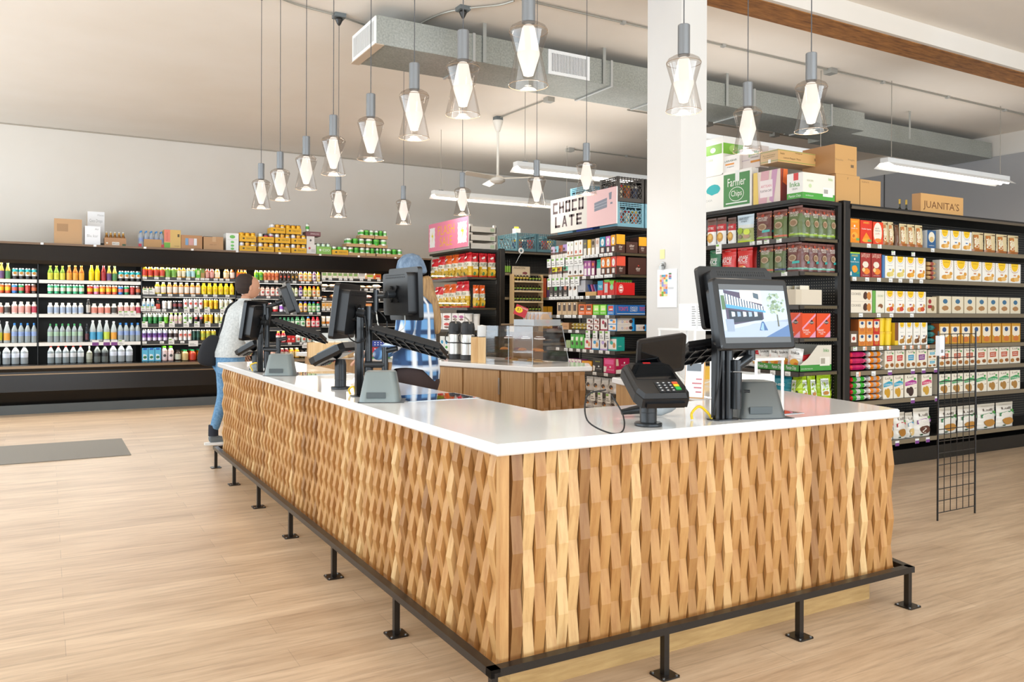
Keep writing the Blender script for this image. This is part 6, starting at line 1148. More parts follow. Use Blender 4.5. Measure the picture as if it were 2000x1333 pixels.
rr(5, [(1662, 1699, 1, .053, 'pak', PKG, 'green wafer packet', 'packet', .07, 0, 1, 4), (1698, 1727, 1, .053, 'pak', PKO, 'orange wafer packet', 'packet', .07, 0, 1, 4), (1727, 1768, 2, .205, 'box', cook('#2a9ab8', '#c8962a'), 'cream cookie box with blue ribbon', 'box', .07), (1769, 1795, 1, .205, 'box', cook('#a8268a', '#3a2620'), 'cream cookie box with magenta ribbon', 'box', .07), (1802, 1824, 1, .20, 'box', cook('#c83a6a', '#c89a3a'), 'cream cookie box with pink ribbon', 'box', .07), (1836, 1996, 7, .19, 'box', cook('#3a9a5a', '#a87a3a'), 'cream cookie box far right', 'box', .07)])
def cbag(c, f): return ([(.78, '#e4ded2'), (.9, '#dcd4c6'), (1, '#c9bfae')], [('t', '#4a3a30', 'Lull', .46, .72, .10, .5), ('o', '#4a9a3a', .8, .66, .10, .05), ('p', c, [(.1, .44), (.95, .50), (.95, .60), (.5, .64), (.1, .58)]), ('t', '#f6f0ea', 'COOKIES', .52, .49, .075, .72), ('b', f, .5, .24, .34, .16), ('o', '#2a4a2a', .3, .06, .08, .03)], .05)
rr(6, [(1732, 1754, 1, .235, 'pou', cbag('#c0202c', '#b8823a'), 'white cookie bag with red ribbon, half hidden', 'bag', .08), (1755, 1778, 1, .235, 'pou', cbag('#c0202c', '#a8722a'), 'white cookie bag with red ribbon', 'bag', .08), (1778, 1793, 1, .225, 'pou', cbag('#2a92c0', '#d8b87a'), 'white cookie bag with blue ribbon', 'bag', .08), (1794, 1828, 1, .255, 'pou', cbag('#8a2a9a', '#5a3426'), 'large white cookie bag with purple ribbon', 'bag', .09), (1840, 1990, 4, .24, 'pou', cbag('#3a8a5a', '#b8823a'), 'white cookie bag with green ribbon', 'bag', .08)])
# ---------------------------------------------------------------- cartons on the right unit
GT = 'cartons stacked on top of the right shelving'
def box3(x0, uL, uC, uR, vT, vB, z0, label, front, side, base, sidec, name='carton', group=GT, top=None):
    yc = ys_on(uC, x0); yl = ys_on(uL, x0); xr = xs_on(uR, yc); zb = z0 if z0 is not None else at(uC, vB, 0, x0).z; h = at(uC, vT, 0, x0).z - zb; w = xr - x0; d = yl - yc
    m = MB(); m.box(0, w, 0, d, 0, h, H_(base)); m.quad((0, -.0005, 0), (w, -.0005, 0), (w, -.0005, h), (0, -.0005, h), H_(sidec))
    m.T = Matrix.Translation((w / 2, 0, 0)); marks(m, side, w, h, -.0004)
    m.T = Matrix.Translation((0, d / 2, 0)) @ Matrix.Rotation(R_(-90), 4, 'Z'); marks(m, front, d, h, -.0004)
    return simple(name, label, 'box', m, (x0, yc, zb), 0, group), zb + h
TZ = 2.2935
TAPE = ('r', '#e4e2dc', .46, .60, .70, 1)
LOGO = [('r', '#4f8a52', .06, .94, .08, .93), ('p', '#4f8a52', [(.06, .2), (.94, .12), (.9, .93), (.1, .93)]), ('t', '#f2f0ea', 'Farmer', .5, .60, .22, .6), ('o', '#eef0ea', .5, .38, .25, .19), ('o', '#4f8a52', .5, .38, .235, .175), ('t', '#f2f0ea', 'Chips', .5, .33, .15, .36), ('r', '#eef0ea', .14, .86, .14, .17), ('r', '#e4e8e4', .46, .60, .72, 1)]
box3(4.05, 1368, 1409, 1414, 342, 412, TZ, 'white carton with teal print beside the column, bottom layer', [('b', '#3ab0b4', .6, .62, .34, .16), ('t', '#b8bcb8', 'CASA', .4, .3, .06, .3)], [], '#eceae4', '#e4e0d8')
_, zt = box3(4.05, 1409, 1467, 1480, 327, 407, TZ, 'white carton with green chips logo panel', LOGO, [], '#f0eee8', '#dcd6cc')
box3(4.05, 1470.5, 1523, 1537, 329, 396, TZ, 'pink and cream plantain chips carton', [('p', '#d8a8b0', [(.2, 0), (.5, 0), (.6, 1), (.3, 1)]), ('p', '#c89ab8', [(.6, .1), (.75, 0), (.9, 1), (.7, 1)]), ('p', '#e8c86a', [(0, 0), (.2, 0), (.15, 1), (0, 1)]), ('r', '#f0e4e4', .25, .72, .2, .72), ('t', '#d8788a', 'ARTISAN', .48, .5, .08, .4), ('t', '#5a4a4a', 'PLANTAIN CHIPS', .48, .36, .07, .42)], [('p', '#7a2a2a', [(0, 0), (1, 0), (1, 1), (.3, 1)]), ('p', '#e06a2a', [(.3, .6), (1, .5), (1, 1), (.4, 1)])], '#e4d4c8', '#a8482a')
_, zi = box3(4.03, 1536, 1567, 1629, 336, 389, TZ, 'white and green carton at the corner of the top shelf', [('r', '#4aa03c', 0, 1, 0, .24), ('t', '#4a9a3a', 'Inka', .5, .48, .20, .62), ('t', '#8a8a84', 'CROPS', .5, .36, .07, .34), ('t', '#eef4ea', 'Plantain Chips', .5, .08, .10, .76), ('r', '#d84a4a', .42, .72, .72, 1)], [('r', '#4aa03c', 0, 1, 0, .24), ('t', '#8ac04a', 'Inka', .86, .78, .12, .13), ('t', '#a8b88a', 'NON GMO', .22, .66, .08, .2), ('o', '#c8d8a8', .22, .5, .05, .08), ('r', '#f0ece4', .62, .94, .14, .5), ('r', '#a8a49c', .65, .78, .26, .42), ('t', '#e8f0e0', 'www.inkacrops.com', .2, .1, .06, .24)], '#f2f0ec', '#ece4d6')
cb = lambda u0, u1, z0, h, lb, mk=[], y=2.25, base='#cf9f62', sd='#b5875a', d=.34: topbox(u0, u1, z0, h, d, mk, 'cardboard_box', lb, 'box', base, sd, y, GT)
cb(1631, 1678, TZ, .255, 'plain cardboard box, lower one beside the white and green carton', [('t', '#8a6a4a', 'P', .5, .84, .08)])
cb(1678.5, 1719, TZ, .235, 'plain cardboard box standing alone right of the carton stack', [('t', '#7a5a3a', 'SC24 6/15', .25, .88, .06, .35)])
cb(1629, 1672, TZ + .256, .25, 'plain cardboard box with faint stamp, top of the right stack', [('t', '#9a7a54', 'Snacks', .2, .45, .07, .34), ('r', '#7a6248', .72, .86, .26, .36), ('t', '#9a7a54', 'Fragile', .75, .5, .06, .3)])
z2_ = at(1518, 340, 0, 4.05).z
box3(4.05, 1484, 1518, 1600, 291, 340, max(zi, zt) + .002, 'tan carton with green stripes lying on top of the white cartons', [('t', '#8a7a5a', 'Rosemary', .5, .6, .1, .7), ('t', '#8a7a5a', 'Crackers', .5, .45, .1, .6), ('r', '#7a9a6a', 0, 1, .9, .94), ('r', '#7a9a6a', 0, 1, .12, .16), ('r', '#e8e8e6', .45, .6, 0, .3)], [('r', '#7a9a4a', 0, 1, .93, .97), ('r', '#7a9a4a', 0, 1, .10, .14), ('t', '#5a4426', 'Suzie', .1, .62, .16, .10), ('t', '#5a4426', 'Lemon Pepper Thins', .33, .32, .12, .4), ('t', '#5a4426', 'THIS SIDE UP', .48, .8, .07, .17), ('r', '#8a6a44', .86, .96, .42, .64)], '#cfb088', '#d0a468')
box3(4.07, 1409, 1443, 1460, 300, 341, zt + .002, 'small white carton with orange stripe, upper layer', [('t', '#4a6a4a', 'LARABAR', .5, .62, .12, .7), ('r', '#e89a4a', .2, .7, .42, .52), ('t', '#7a7a7a', 'organic', .5, .28, .08, .4)], [], '#eeeae6', '#dcd4cc')
box3(4.10, 1443, 1483, 1500, 284, 336, zt + .002, 'grey carton with green seaweed snack lettering, upper layer', [('t', '#4f9a34', 'gimMe', .70, .60, .2, .5), ('t', '#5a5a54', 'ORGANIC', .75, .47, .08, .4), ('r', '#c8822a', .55, 1, .26, .36), ('r', '#b8a8b0', .1, .5, .4, .44)], [], '#d8ccc6', '#c8bcb4')
box3(4.05, 1368, 1411, 1450, 266, 341, zt + .002 if False else None, 'white carton with green leaf print, upper layer beside the column', [('r', '#7cb83c', .1, .95, .56, .82), ('o', '#f0f2ec', .55, .68, .12, .07), ('t', '#b8c8a8', 'siete', .4, .4, .08, .3)], [('r', '#7cb83c', 0, 1, .55, .83), ('o', '#a8d06a', .5, .7, .2, .1)], '#f0eee8', '#ece8e0')
for k, (u, lb) in enumerate(((1756, 'left'), (1769, 'right'))):
    m = bottle(.075, .33, ('#1e2418', '#e0d4a8', '#c8a23a', 'w')); simple('wine_bottle', f'{lb} of two dark wine bottles with gold capsules on the right shelving', 'bottle', m, (xs_on(u, 3.15), 3.15, 2.272), 0, 'wine bottles')
simple('white_bottle', 'white plastic bottle standing beside the tan carton at far right', 'bottle', bottle(.085, .31, ('#eceae6', '#c8dcd8', '#f0eeea', 'j')), (xs_on(1793, 3.1), 3.1, 2.272))
box3(xs_on(1797, 2.30), 1780, 1797, 1880, 377, 413, TZ, "tan carton with outlined lettering at the far right end", [], [('t', '#7a4e28', "JUANITA'S", .48, .32, .34, .84)], '#c08e58', '#dba868')
# black wire display rack by the right edge
p0 = at(1831, 1018, 2, 0); wr = thing('wire_display_rack', 'black wire display rack by the right edge of the counter aisle', 'rack', (p0.x, p0.y, 0))
for x in (0, .42): MB().rod((x, 0, 0), (x, 0, 1.24), .006, BLKM, 8).build('upright', wr)
m = MB()
for k in range(16): m.rod((0, 0, .05 + k * .078), (.42, 0, .05 + k * .078), .003, BLKM, 6)
for k in range(1, 6): m.rod((k * .07, 0, .05), (k * .07, 0, 1.22), .0025, BLKM, 6)
m.build('wire_grid', wr); MB().box(-.03, .02, -.03, .0, 1.08, 1.21, M('#dfe2e6', .3)).box(-.02, .0, -.034, -.03, 1.10, 1.12, STEEL).build('white_clip', wr)
# ---------------------------------------------------------------- chocolate unit
GC2 = 'chocolate on the middle shelving'
W2 = ['top', 'second', 'third', 'fourth', 'fifth', 'sixth', 'seventh', 'eighth', 'lowest']
def cx(i, en, f='X'): row(f, 4.01 if f == 'X' else 4.63, Z2[i], en, f'{W2[i]} chocolate shelf', GC2, lift=.0015)
def bar(top, body='#5a3a30', lab='#e8e0d4'): return ([(.32, lab), (.5, body), (1, top)], [('o', body, .5, .66, .2, .1), ('r', '#e8e0d8', .3, .7, .12, .28)], .02)
def wbox(c1, c2, base='#b98a5a'): return ('#f0eeea', '#e4e0da', [('r', base, 0, 1, 0, .10), ('o', c1, .5, .8, .12, .09), ('b', c2, .45, .28, .22, .12)])
def ab(c): return (c, c, [('o', '#f2f0ea', .5, .68, .3, .22), ('t', '#5a4a44', 'alter', .5, .66, .07, .4), ('t', '#5a4a44', 'ECO', .5, .58, .06, .3), ('r', '#4a2c24', 0, 1, 0, .42), ('r', '#e4dcd4', .25, .75, .08, .34)])
cx(0, [(1072, 1080, 1, .15, 'pou', bar('#c8b0c8'), 'lilac chocolate bar pouch', 'bar', .03), (1080, 1087, 1, .15, 'pou', bar('#8ac0cc'), 'pale teal chocolate bar', 'bar', .03), (1087, 1095, 1, .155, 'pou', bar('#a85a3a'), 'copper chocolate bar', 'bar', .03), (1095, 1104, 1, .16, 'pou', bar('#b094c8'), 'purple chocolate bar', 'bar', .03),
  (1105, 1118, 2, .18, 'box', wbox('#8aa04a', '#a8623a'), 'white chocolate box with acorn print', 'box', .12), (1119, 1136, 2, .185, 'box', wbox('#b88a3a', '#c8604a'), 'white chocolate box with flower print', 'box', .12), (1137, 1144, 1, .18, 'box', ('#6a665c', '#5a564c', [('r', '#e8e4da', .1, .9, 0, .45), ('t', '#d8c85a', 'DARK', .5, .7, .1, .7)]), 'grey and white chocolate bar', 'bar', .05), (1145, 1152, 1, .175, 'box', ('#e8b82a', '#d8a81c', [('r', '#f0ece4', .1, .9, 0, .45)]), 'yellow and white chocolate bar', 'bar', .05), (1152.5, 1160, 1, .175, 'box', ('#9a8a74', '#8a7a64', [('r', '#f0ece4', .1, .9, 0, .45), ('o', '#3a3026', .5, .75, .3, .14)]), 'tan patterned chocolate bar', 'bar', .05), (1160.5, 1168.5, 1, .18, 'box', ('#e8dcd4', '#d8ccc4', [('r', '#f4f0ec', .1, .9, 0, .45), ('o', '#c8a08a', .5, .75, .3, .14)]), 'cream chocolate bar', 'bar', .05),
  (1169, 1180, 1, .185, 'box', ab('#2a8aa8'), 'blue and brown chocolate box', 'box', .12), (1180.5, 1190, 1, .185, 'box', ab('#c87ab8'), 'pink and brown chocolate box', 'box', .12), (1190.5, 1200, 1, .19, 'box', ab('#eea81a'), 'amber and brown chocolate box facing left', 'box', .02)])
def side2(c): return (c, '#4a2c24', [('r', '#4a2c24', 0, 1, 0, .46), ('t', '#e8dcd0', 'alter', .5, .26, .15, .42), ('t', '#e8dcd0', 'ECO', .5, .14, .08, .26)])
cx(0, [(1204, 1222, 1, .195, 'box', side2('#f0a818'), 'amber and brown chocolate display box, side toward camera', 'box', .09), (1223, 1247, 1, .12, 'box', ('#4a2c24', '#4a2c24', [('t', '#e8dcd0', 'alter', .5, .55, .24, .42), ('t', '#e8dcd0', 'ECO', .5, .32, .14, .26)]), 'low brown chocolate display box', 'box', .16), (1248, 1264, 1, .18, 'box', side2('#eeaa20'), 'amber and brown box next to the column', 'box', .16)], 'Y')
cx(1, [(1068, 1074, 1, .15, 'pou', bar('#6a3428'), 'dark brown chocolate bar', 'bar', .03), (1074, 1085, 1, .15, 'pou', bar('#e4dc1c'), 'yellow chocolate bar', 'bar', .03), (1085, 1094, 1, .155, 'pou', bar('#eaa44a'), 'orange chocolate bar', 'bar', .03), (1095, 1107, 1, .16, 'pou', bar('#7ac8a0'), 'mint green chocolate bar', 'bar', .03), (1107, 1138, 3, .185, 'box', wbox('#a8623a', '#3a2a20'), 'white chocolate box with leaf print', 'box', .12), (1138, 1152, 2, .17, 'box', ('#a85a9a', '#8a4a7a', [('r', '#efe8e4', .15, .85, .05, .5), ('o', '#e8c0c8', .5, .76, .24, .12)]), 'purple chocolate bar with white label', 'bar', .05), (1152.5, 1160, 1, .165, 'box', ('#8a2a5a', '#6a2048', [('r', '#efe8e4', .15, .85, .05, .5), ('o', '#e87a3a', .5, .76, .24, .12)]), 'dark pink chocolate bar', 'bar', .05), (1160.5, 1170.5, 1, .175, 'pou', ([(.45, '#e8e4dc'), (1, '#2aa890')], [], .02), 'teal chocolate pouch', 'bar', .04),
  (1171, 1181, 1, .19, 'box', ab('#e8782a'), 'orange and brown chocolate box, left one', 'box', .12), (1181, 1190.5, 1, .19, 'box', ab('#e88a2a'), 'orange and brown chocolate box, right one', 'box', .12), (1191, 1201, 1, .19, 'box', ab('#e0504a'), 'red and brown chocolate box facing left', 'box', .02)])
cx(1, [(1204.5, 1223, 1, .195, 'box', side2('#e4563e'), 'red and brown chocolate display box, side toward camera', 'box', .09), (1227, 1264, 1, .185, 'box', ('#4a2a22', '#3a201a', [('r', '#6a4a40', .0, .02, 0, 1), ('t', '#e8dcd0', 'alter', .55, .30, .14, .26), ('t', '#e8dcd0', 'ECO', .55, .2, .08, .16), ('r', '#c83a2a', .53, .6, .5, .56)]), 'plain dark brown chocolate box by the column', 'box', .16)], 'Y')
def drk(c): return ('#2a2422', '#1e1a18', [('o', c, .5, .68, .3, .2), ('r', '#d8d4ce', .2, .8, .04, .16), ('t', '#e8e4dc', 'BAR', .5, .22, .07, .5)])
cx(2, [(1071, 1079, 1, .14, 'box', drk('#4a3a34'), 'plain dark chocolate box', 'box', .1), (1079.5, 1088, 1, .15, 'box', drk('#2aa84a'), 'dark chocolate box with green badge', 'box', .1), (1088.5, 1097, 1, .15, 'box', drk('#7a8a9a'), 'dark chocolate box with grey badge', 'box', .1), (1097.5, 1107, 1, .155, 'box', drk('#d8826a'), 'dark chocolate box with copper badge', 'box', .1), (1108, 1126, 2, .16, 'box', ('#efece8', '#e0dcd6', [('b', '#4a3a34', .5, .6, .3, .14), ('b', '#c8823a', .3, .5, .14, .08)]), 'white box of chocolate pieces', 'box', .1), (1126.5, 1142, 1, .18, 'box', ('#b8b8bc', '#a4a4a8', [('t', '#4a4a4c', 'dark', .5, .3, .1, .5)]), 'grey card chocolate box', 'box', .1)])
for i in range(6): 
    m = MB(); m.box(0, .12, 0, .014, 0, .13, M(['#5a7ac8', '#d86a9a', '#3a5aa0', '#e0b0c8', '#4a6ab8', '#c8507a'][i], .4)); o = simple('slanted_bar', f'{ORD[i+1]} of six slanted blue and pink bars in the tan tray', 'bar', m, (4.05, ys_on(1163 - 6 * i, 4.03), Z2[2] + .012), 0, 'slanted bars in the tan tray'); o.rotation_euler = (R_(-25), 0, 0)
cx(2, [(1126, 1164, 1, .045, 'box', ('#c89a5a', '#b88a4a', []), 'low tan card tray', 'tray', .015), (1165, 1176, 1, .16, 'box', ('#2a9ab8', '#d8241c', [('t', '#f0f4f4', 'TWIX', .5, .5, .2, .7), ('r', '#d8241c', 0, 1, 0, .35)]), 'blue and red bar display', 'box', .1), (1176.5, 1187, 1, .14, 'box', ('#d8241c', '#c01c16', [('r', '#c8c4c0', .2, .8, .2, .9)]), 'red bar display with window', 'box', .1), (1187.5, 1198, 1, .155, 'box', ('#c8201a', '#c8201a', [('p', '#7ac83a', [(0, 1), (1, 1), (.6, .5)]), ('r', '#c8201a', .0, 1, 0, .2), ('o', '#8ac8a0', .5, .55, .34, .2)]), 'red and green bar display', 'box', .02)])
cx(2, [(1204, 1242, 1, .135, 'box', ('#cf1c1c', '#b81818', [('o', '#f0e4dc', .24, .5, .13, .34), ('o', '#cf1c1c', .24, .5, .115, .30), ('o', '#f0e4dc', .24, .5, .09, .235), ('p', '#cf1c1c', [(.16, .46), (.32, .46), (.32, .54), (.16, .54)])]), 'long red display box with round white emblem', 'box', .14)], 'Y')
for i in range(10): simple('green_bar', f'{ORD[i+1]} of ten green bars standing in the long red display box', 'bar', MB().box(0, .028, 0, .1, 0, .17, M('#8ac83a' if i % 2 else '#6ab84a', .4)).box(.004, .024, -.001, 0, .04, .15, M('#d8e8a8', .5)), (xs_on(1205, 4.65) + i * .0315, 4.79, Z2[2] + .002), 0, 'green bars in the red display box')
def wood(c): return ('#c8a880', '#b08a60', [('r', '#3a2620', .2, .8, .3, .95), ('o', '#e0d0b8', .5, .85, .2, .08)])
def oc(c, c2): return (c, c, [('r', c2, .14, .86, .4, .9), ('r', '#f0e8dc', .3, .8, .5, .62), ('t', '#f6f0e4', 'BARS', .5, .14, .12, .7)])
cx(3, [(1086, 1126, 4, .15, 'box', wood(0), 'tan and brown chocolate carton', 'box', .12), (1128, 1155, 2, .12, 'box', oc('#e8681c', '#6a3018'), 'orange bar display', 'box', .12), (1156, 1183, 2, .115, 'box', oc('#6ac81c', '#c8f08a'), 'bright green bar display', 'box', .12), (1184, 1198, 1, .11, 'box', oc('#2a7ac0', '#d8402a'), 'blue bar display', 'box', .02)])
TO = ('#1f62a8', '#1a5696', [('t', '#e8402c', "TONY'S", .22, .42, .40, .34), ('t', '#f4f0ea', 'CHOCO', .60, .62, .22, .26), ('t', '#f4f0ea', 'LONELY', .60, .36, .22, .26), ('t', '#e8402c', "TONY'S", .90, .42, .40, .2), ('r', '#e8e0d0', .0, 1, .10, .16)])
cx(3, [(1204, 1263, 1, .11, 'box', TO, 'long blue chocolate display with red and white lettering', 'box', .14)], 'Y')
def kd(c, f): return ('#efe8e2', c, [('o', c, .4, .66, .2, .16), ('b', f, .72, .45, .2, .26), ('r', c, 0, 1, 0, .12)])
cx(4, [(1086, 1096, 2, .14, 'bot', ('#2a1e18', '#c8b07a', '#1a1614', 'k'), 'dark sauce bottle', 'bottle', None), (1096, 1110, 1, .08, 'box', ('#b8885a', '#a8784a', [('t', '#6a4a2a', 'ORGANIC', .5, .4, .16, .6)]), 'brown card box', 'box', .1), (1113, 1142, 4, .04, 'pak', (['#e8c85a', '#f0ece0', '#d8b84a'],), 'yellow wrapped bar', 'bar', .12, 0, .95, 2), (1144, 1157, 1, .067, 'box', kd('#8a2a2a', '#5a3020'), 'white and maroon snack box', 'box', .12, 0, .95, 2), (1158, 1169, 1, .067, 'box', kd('#a84a3a', '#7a4a30'), 'white and brown snack box', 'box', .12, 0, .95, 2), (1171, 1185, 1, .14, 'box', kd('#b02a4a', '#5a2a26'), 'crimson and white snack box', 'box', .12), (1186, 1202, 1, .069, 'box', kd('#2a90d0', '#e8963a'), 'blue and white snack box facing left', 'box', .02, 0, .95, 2)])
KS = ('#d8d0c8', '#2a90d0', [('r', '#2a90d0', .85, 1, 0, 1), ('o', '#3a6ac8', .33, .45, .05, .17), ('o', '#d8d0c8', .33, .45, .035, .12), ('o', '#e8b03a', .46, .45, .05, .17), ('o', '#d8d0c8', .46, .45, .035, .12), ('o', '#d8402a', .59, .45, .05, .17), ('o', '#d8d0c8', .59, .45, .035, .12), ('b', '#4a2c24', .8, .5, .12, .3), ('r', '#2a90d0', 0, .04, 0, 1)])
cx(4, [(1204.5, 1241, 1, .069, 'box', KS, 'long grey and blue snack box with coloured rings', 'box', .14, 0, .97, 2), (1242, 1264, 1, .069, 'box', KS, 'single grey and blue snack box by the column', 'box', .14)], 'Y')
def gable(c, l): return (c, c, [('r', '#e8ecd8', .1, .6, .55, .8), ('o', '#3a2a20', .4, .35, .24, .14), ('t', '#f4f6e8', 'Gf', .45, .62, .2, .5), ('p', '#2a7a2a', [(0, .9), (.5, 1), (1, .9)])])
cx(5, [(1104, 1113, 1, .09, 'box', ('#9ab07a', '#8aa06a', []), 'small sage green box', 'box', .1), (1113, 1140, 3, .165, 'box', gable('#4ab03a', 0), 'bright green gable cookie carton', 'carton', .1), (1140, 1153, 1, .125, 'box', kd('#c82a3a', '#d8a05a'), 'red and white cookie bites display', 'box', .1), (1154, 1169, 1, .125, 'box', kd('#3a9ad0', '#d8a05a'), 'blue and white cookie bites display', 'box', .1), (1170, 1185, 1, .125, 'box', kd('#b8a0d8', '#5a3a2a'), 'lilac and white cookie bites display', 'box', .1), (1186, 1203, 1, .13, 'box', kd('#2aa89c', '#c88a4a'), 'teal and white cookie bites display', 'box', .02)])
cx(5, [(1205.5, 1222, 1, .15, 'box', ('#1f9a8c', '#1a8a7c', [('t', '#d8f0ea', 'cookie', .4, .3, .1, .4)]), 'teal cookie bites display, side toward camera', 'box', .16)], 'Y')
cx(6, [(1108, 1134, 4, .12, 'box', kd('#b84a9a', '#d8903a'), 'small colourful candy box', 'box', .1), (1134.5, 1155, 1, .11, 'box', ('#eaa01c', '#d8901a', [('o', '#f4f0e4', .7, .4, .24, .3), ('t', '#f4f0e4', 'pure', .3, .6, .14, .4)]), 'orange candy box', 'box', .1), (1156, 1176.5, 1, .155, 'box', ('#221e1e', '#1a1616', [('t', '#c8c83a', 'SNACK', .5, .7, .09, .5), ('p', '#e8e0d4', [(0, .05), (.18, .05), (.24, .4), (0, .45)]), ('o', '#f0f0ee', .6, .4, .08, .06), ('t', '#e8e8e4', 'unreal', .6, .2, .07, .5)]), 'black bar display box', 'box', .12), (1177, 1200, 1, .16, 'box', ('#d81a6a', '#c0145a', [('p', '#efe4dc', [(0, .05), (.2, .05), (.28, .42), (0, .45)]), ('o', '#f4ece8', .6, .42, .07, .06), ('t', '#f4e4e8', 'snack bars', .62, .2, .08, .6), ('r', '#e85a9a', .1, .9, .6, .92)]), 'magenta bar display box', 'box', .02)])
cx(6, [(1204, 1232, 1, .165, 'box', ('#b01448', '#a01040', [('o', '#f4ece8', .62, .7, .05, .06), ('t', '#e8b0c4', 'SNACK BARS', .62, .5, .1, .5), ('p', '#d8c0a8', [(.0, .5), (.2, .5), (.15, .95), (0, .95)]), ('p', '#e8dcd0', [(0, 0), (1, 0), (1, .3), (0, .25)])]), 'magenta bar display box, side toward camera', 'box', .16)], 'Y')
WB = ([(.35, '#eeeae6'), (1, '#d8d6d2')], [('o', '#e4dcd0', .5, .42, .34, .2), ('b', '#3a2218', .5, .44, .26, .16), ('b', '#d8862a', .62, .36, .1, .07), ('t', '#8a8a86', 'bites', .5, .14, .06, .4)], .07)
cx(7, [(1140, 1200, 4, .155, 'pou', WB, 'white pouch of chocolate bites', 'pouch', .06, 1)])
cx(8, [(1138, 1204, 4, .15, 'pou', WB, 'white pouch with round chocolates', 'pouch', .07)])
# the two painted signs
def sign(name, x, u0, u1, v, label, build):
    """board along y whose left edge runs v[0]-v[1] and right edge v[2]-v[3] in the photograph's frame"""
    y0, y1 = ys_on(u0, x), ys_on(u1, x); zb = (at(u0, v[1], 0, x).z + at(u1, v[3], 0, x).z) / 2; zt = (at(u0, v[0], 0, x).z + at(u1, v[2], 0, x).z) / 2; w = y0 - y1; h = zt - zb
    m = MB(); m.box(-w / 2, w / 2, 0, .012, 0, h, WHT); build(m, w, h); return simple(name, label, 'sign', m, (x, (y0 + y1) / 2, zb), R_(-90))
def choc(m, w, h):
    x = lambda f: (f - .5) * w
    m.quad((x(0), -.001, 0), (x(.58), -.001, 0), (x(.58), -.001, h), (x(0), -.001, h), M('#dedad2', .8)); m.quad((x(.58), -.001, 0), (x(1), -.001, 0), (x(1), -.001, h), (x(.58), -.001, h), M('#ecc6c6', .8))
    K = M('#6b5d5e', .8); t = .145
    def g(L, X, Z, W_, Hh):
        P = {'C': [(0, 0, 1, .22), (0, .78, 1, 1), (0, 0, .28, 1)], 'H': [(0, 0, .28, 1), (.72, 0, 1, 1), (0, .4, 1, .6)], 'O': [(0, 0, 1, .22), (0, .78, 1, 1), (0, 0, .28, 1), (.72, 0, 1, 1)], 'L': [(0, 0, .3, 1), (0, 0, 1, .22)], 'T': [(0, .78, 1, 1), (.36, 0, .64, 1)], 'E': [(0, 0, .28, 1), (0, 0, 1, .2), (0, .4, .9, .6), (0, .8, 1, 1)]}
        if L == 'A':
            m.add([(X, -.002, Z), (X + W_ * .25, -.002, Z), (X + W_ * .62, -.002, Z + Hh), (X + W_ * .38, -.002, Z + Hh)], [(0, 1, 2, 3)], K); m.add([(X + W_ * .75, -.002, Z), (X + W_, -.002, Z), (X + W_ * .62, -.002, Z + Hh), (X + W_ * .38, -.002, Z + Hh)], [(0, 1, 2, 3)], K); m.quad((X + W_ * .2, -.0024, Z + Hh * .25), (X + W_ * .8, -.0024, Z + Hh * .25), (X + W_ * .75, -.0024, Z + Hh * .4), (X + W_ * .25, -.0024, Z + Hh * .4), K); return
        for a, b, c, d in P[L]: m.quad((X + a * W_, -.002, Z + b * Hh), (X + c * W_, -.002, Z + b * Hh), (X + c * W_, -.002, Z + d * Hh), (X + a * W_, -.002, Z + d * Hh), K)
    for i, L in enumerate('CHOCO'): g(L, x(.04 + i * .103), h * .56, w * .078, h * .34)
    for i, L in enumerate('LATE'): g(L, x(.075 + i * .115), h * .14, w * .085, h * .33)
    B = M('#8b8f9b', .8); S_ = M('#c8ccd4', .8)
    m.add([(x(.69), -.002, h * .42), (x(.87), -.002, h * .48), (x(.87), -.002, h * .74), (x(.69), -.002, h * .66)], [(0, 1, 2, 3)], B)
    for k in (1, 2): m.add([(x(.69), -.0026, h * (.42 + .08 * k)), (x(.87), -.0026, h * (.48 + .085 * k)), (x(.87), -.0026, h * (.49 + .085 * k)), (x(.69), -.0026, h * (.43 + .08 * k))], [(0, 1, 2, 3)], S_)
    m.add([(x(.90), -.002, h * .68), (x(.93), -.002, h * .68), (x(.935), -.002, h * .88), (x(.895), -.002, h * .86)], [(0, 1, 2, 3)], B); m.quad((x(.915), -.002, h * .55), (x(.945), -.002, h * .55), (x(.945), -.002, h * .6), (x(.915), -.002, h * .6), B)
sign('chocolate_sign', 3.99, 1075, 1203.5, (392, 452, 364.5, 442), 'painted sign reading chocolate in grey block letters, half pink', choc)
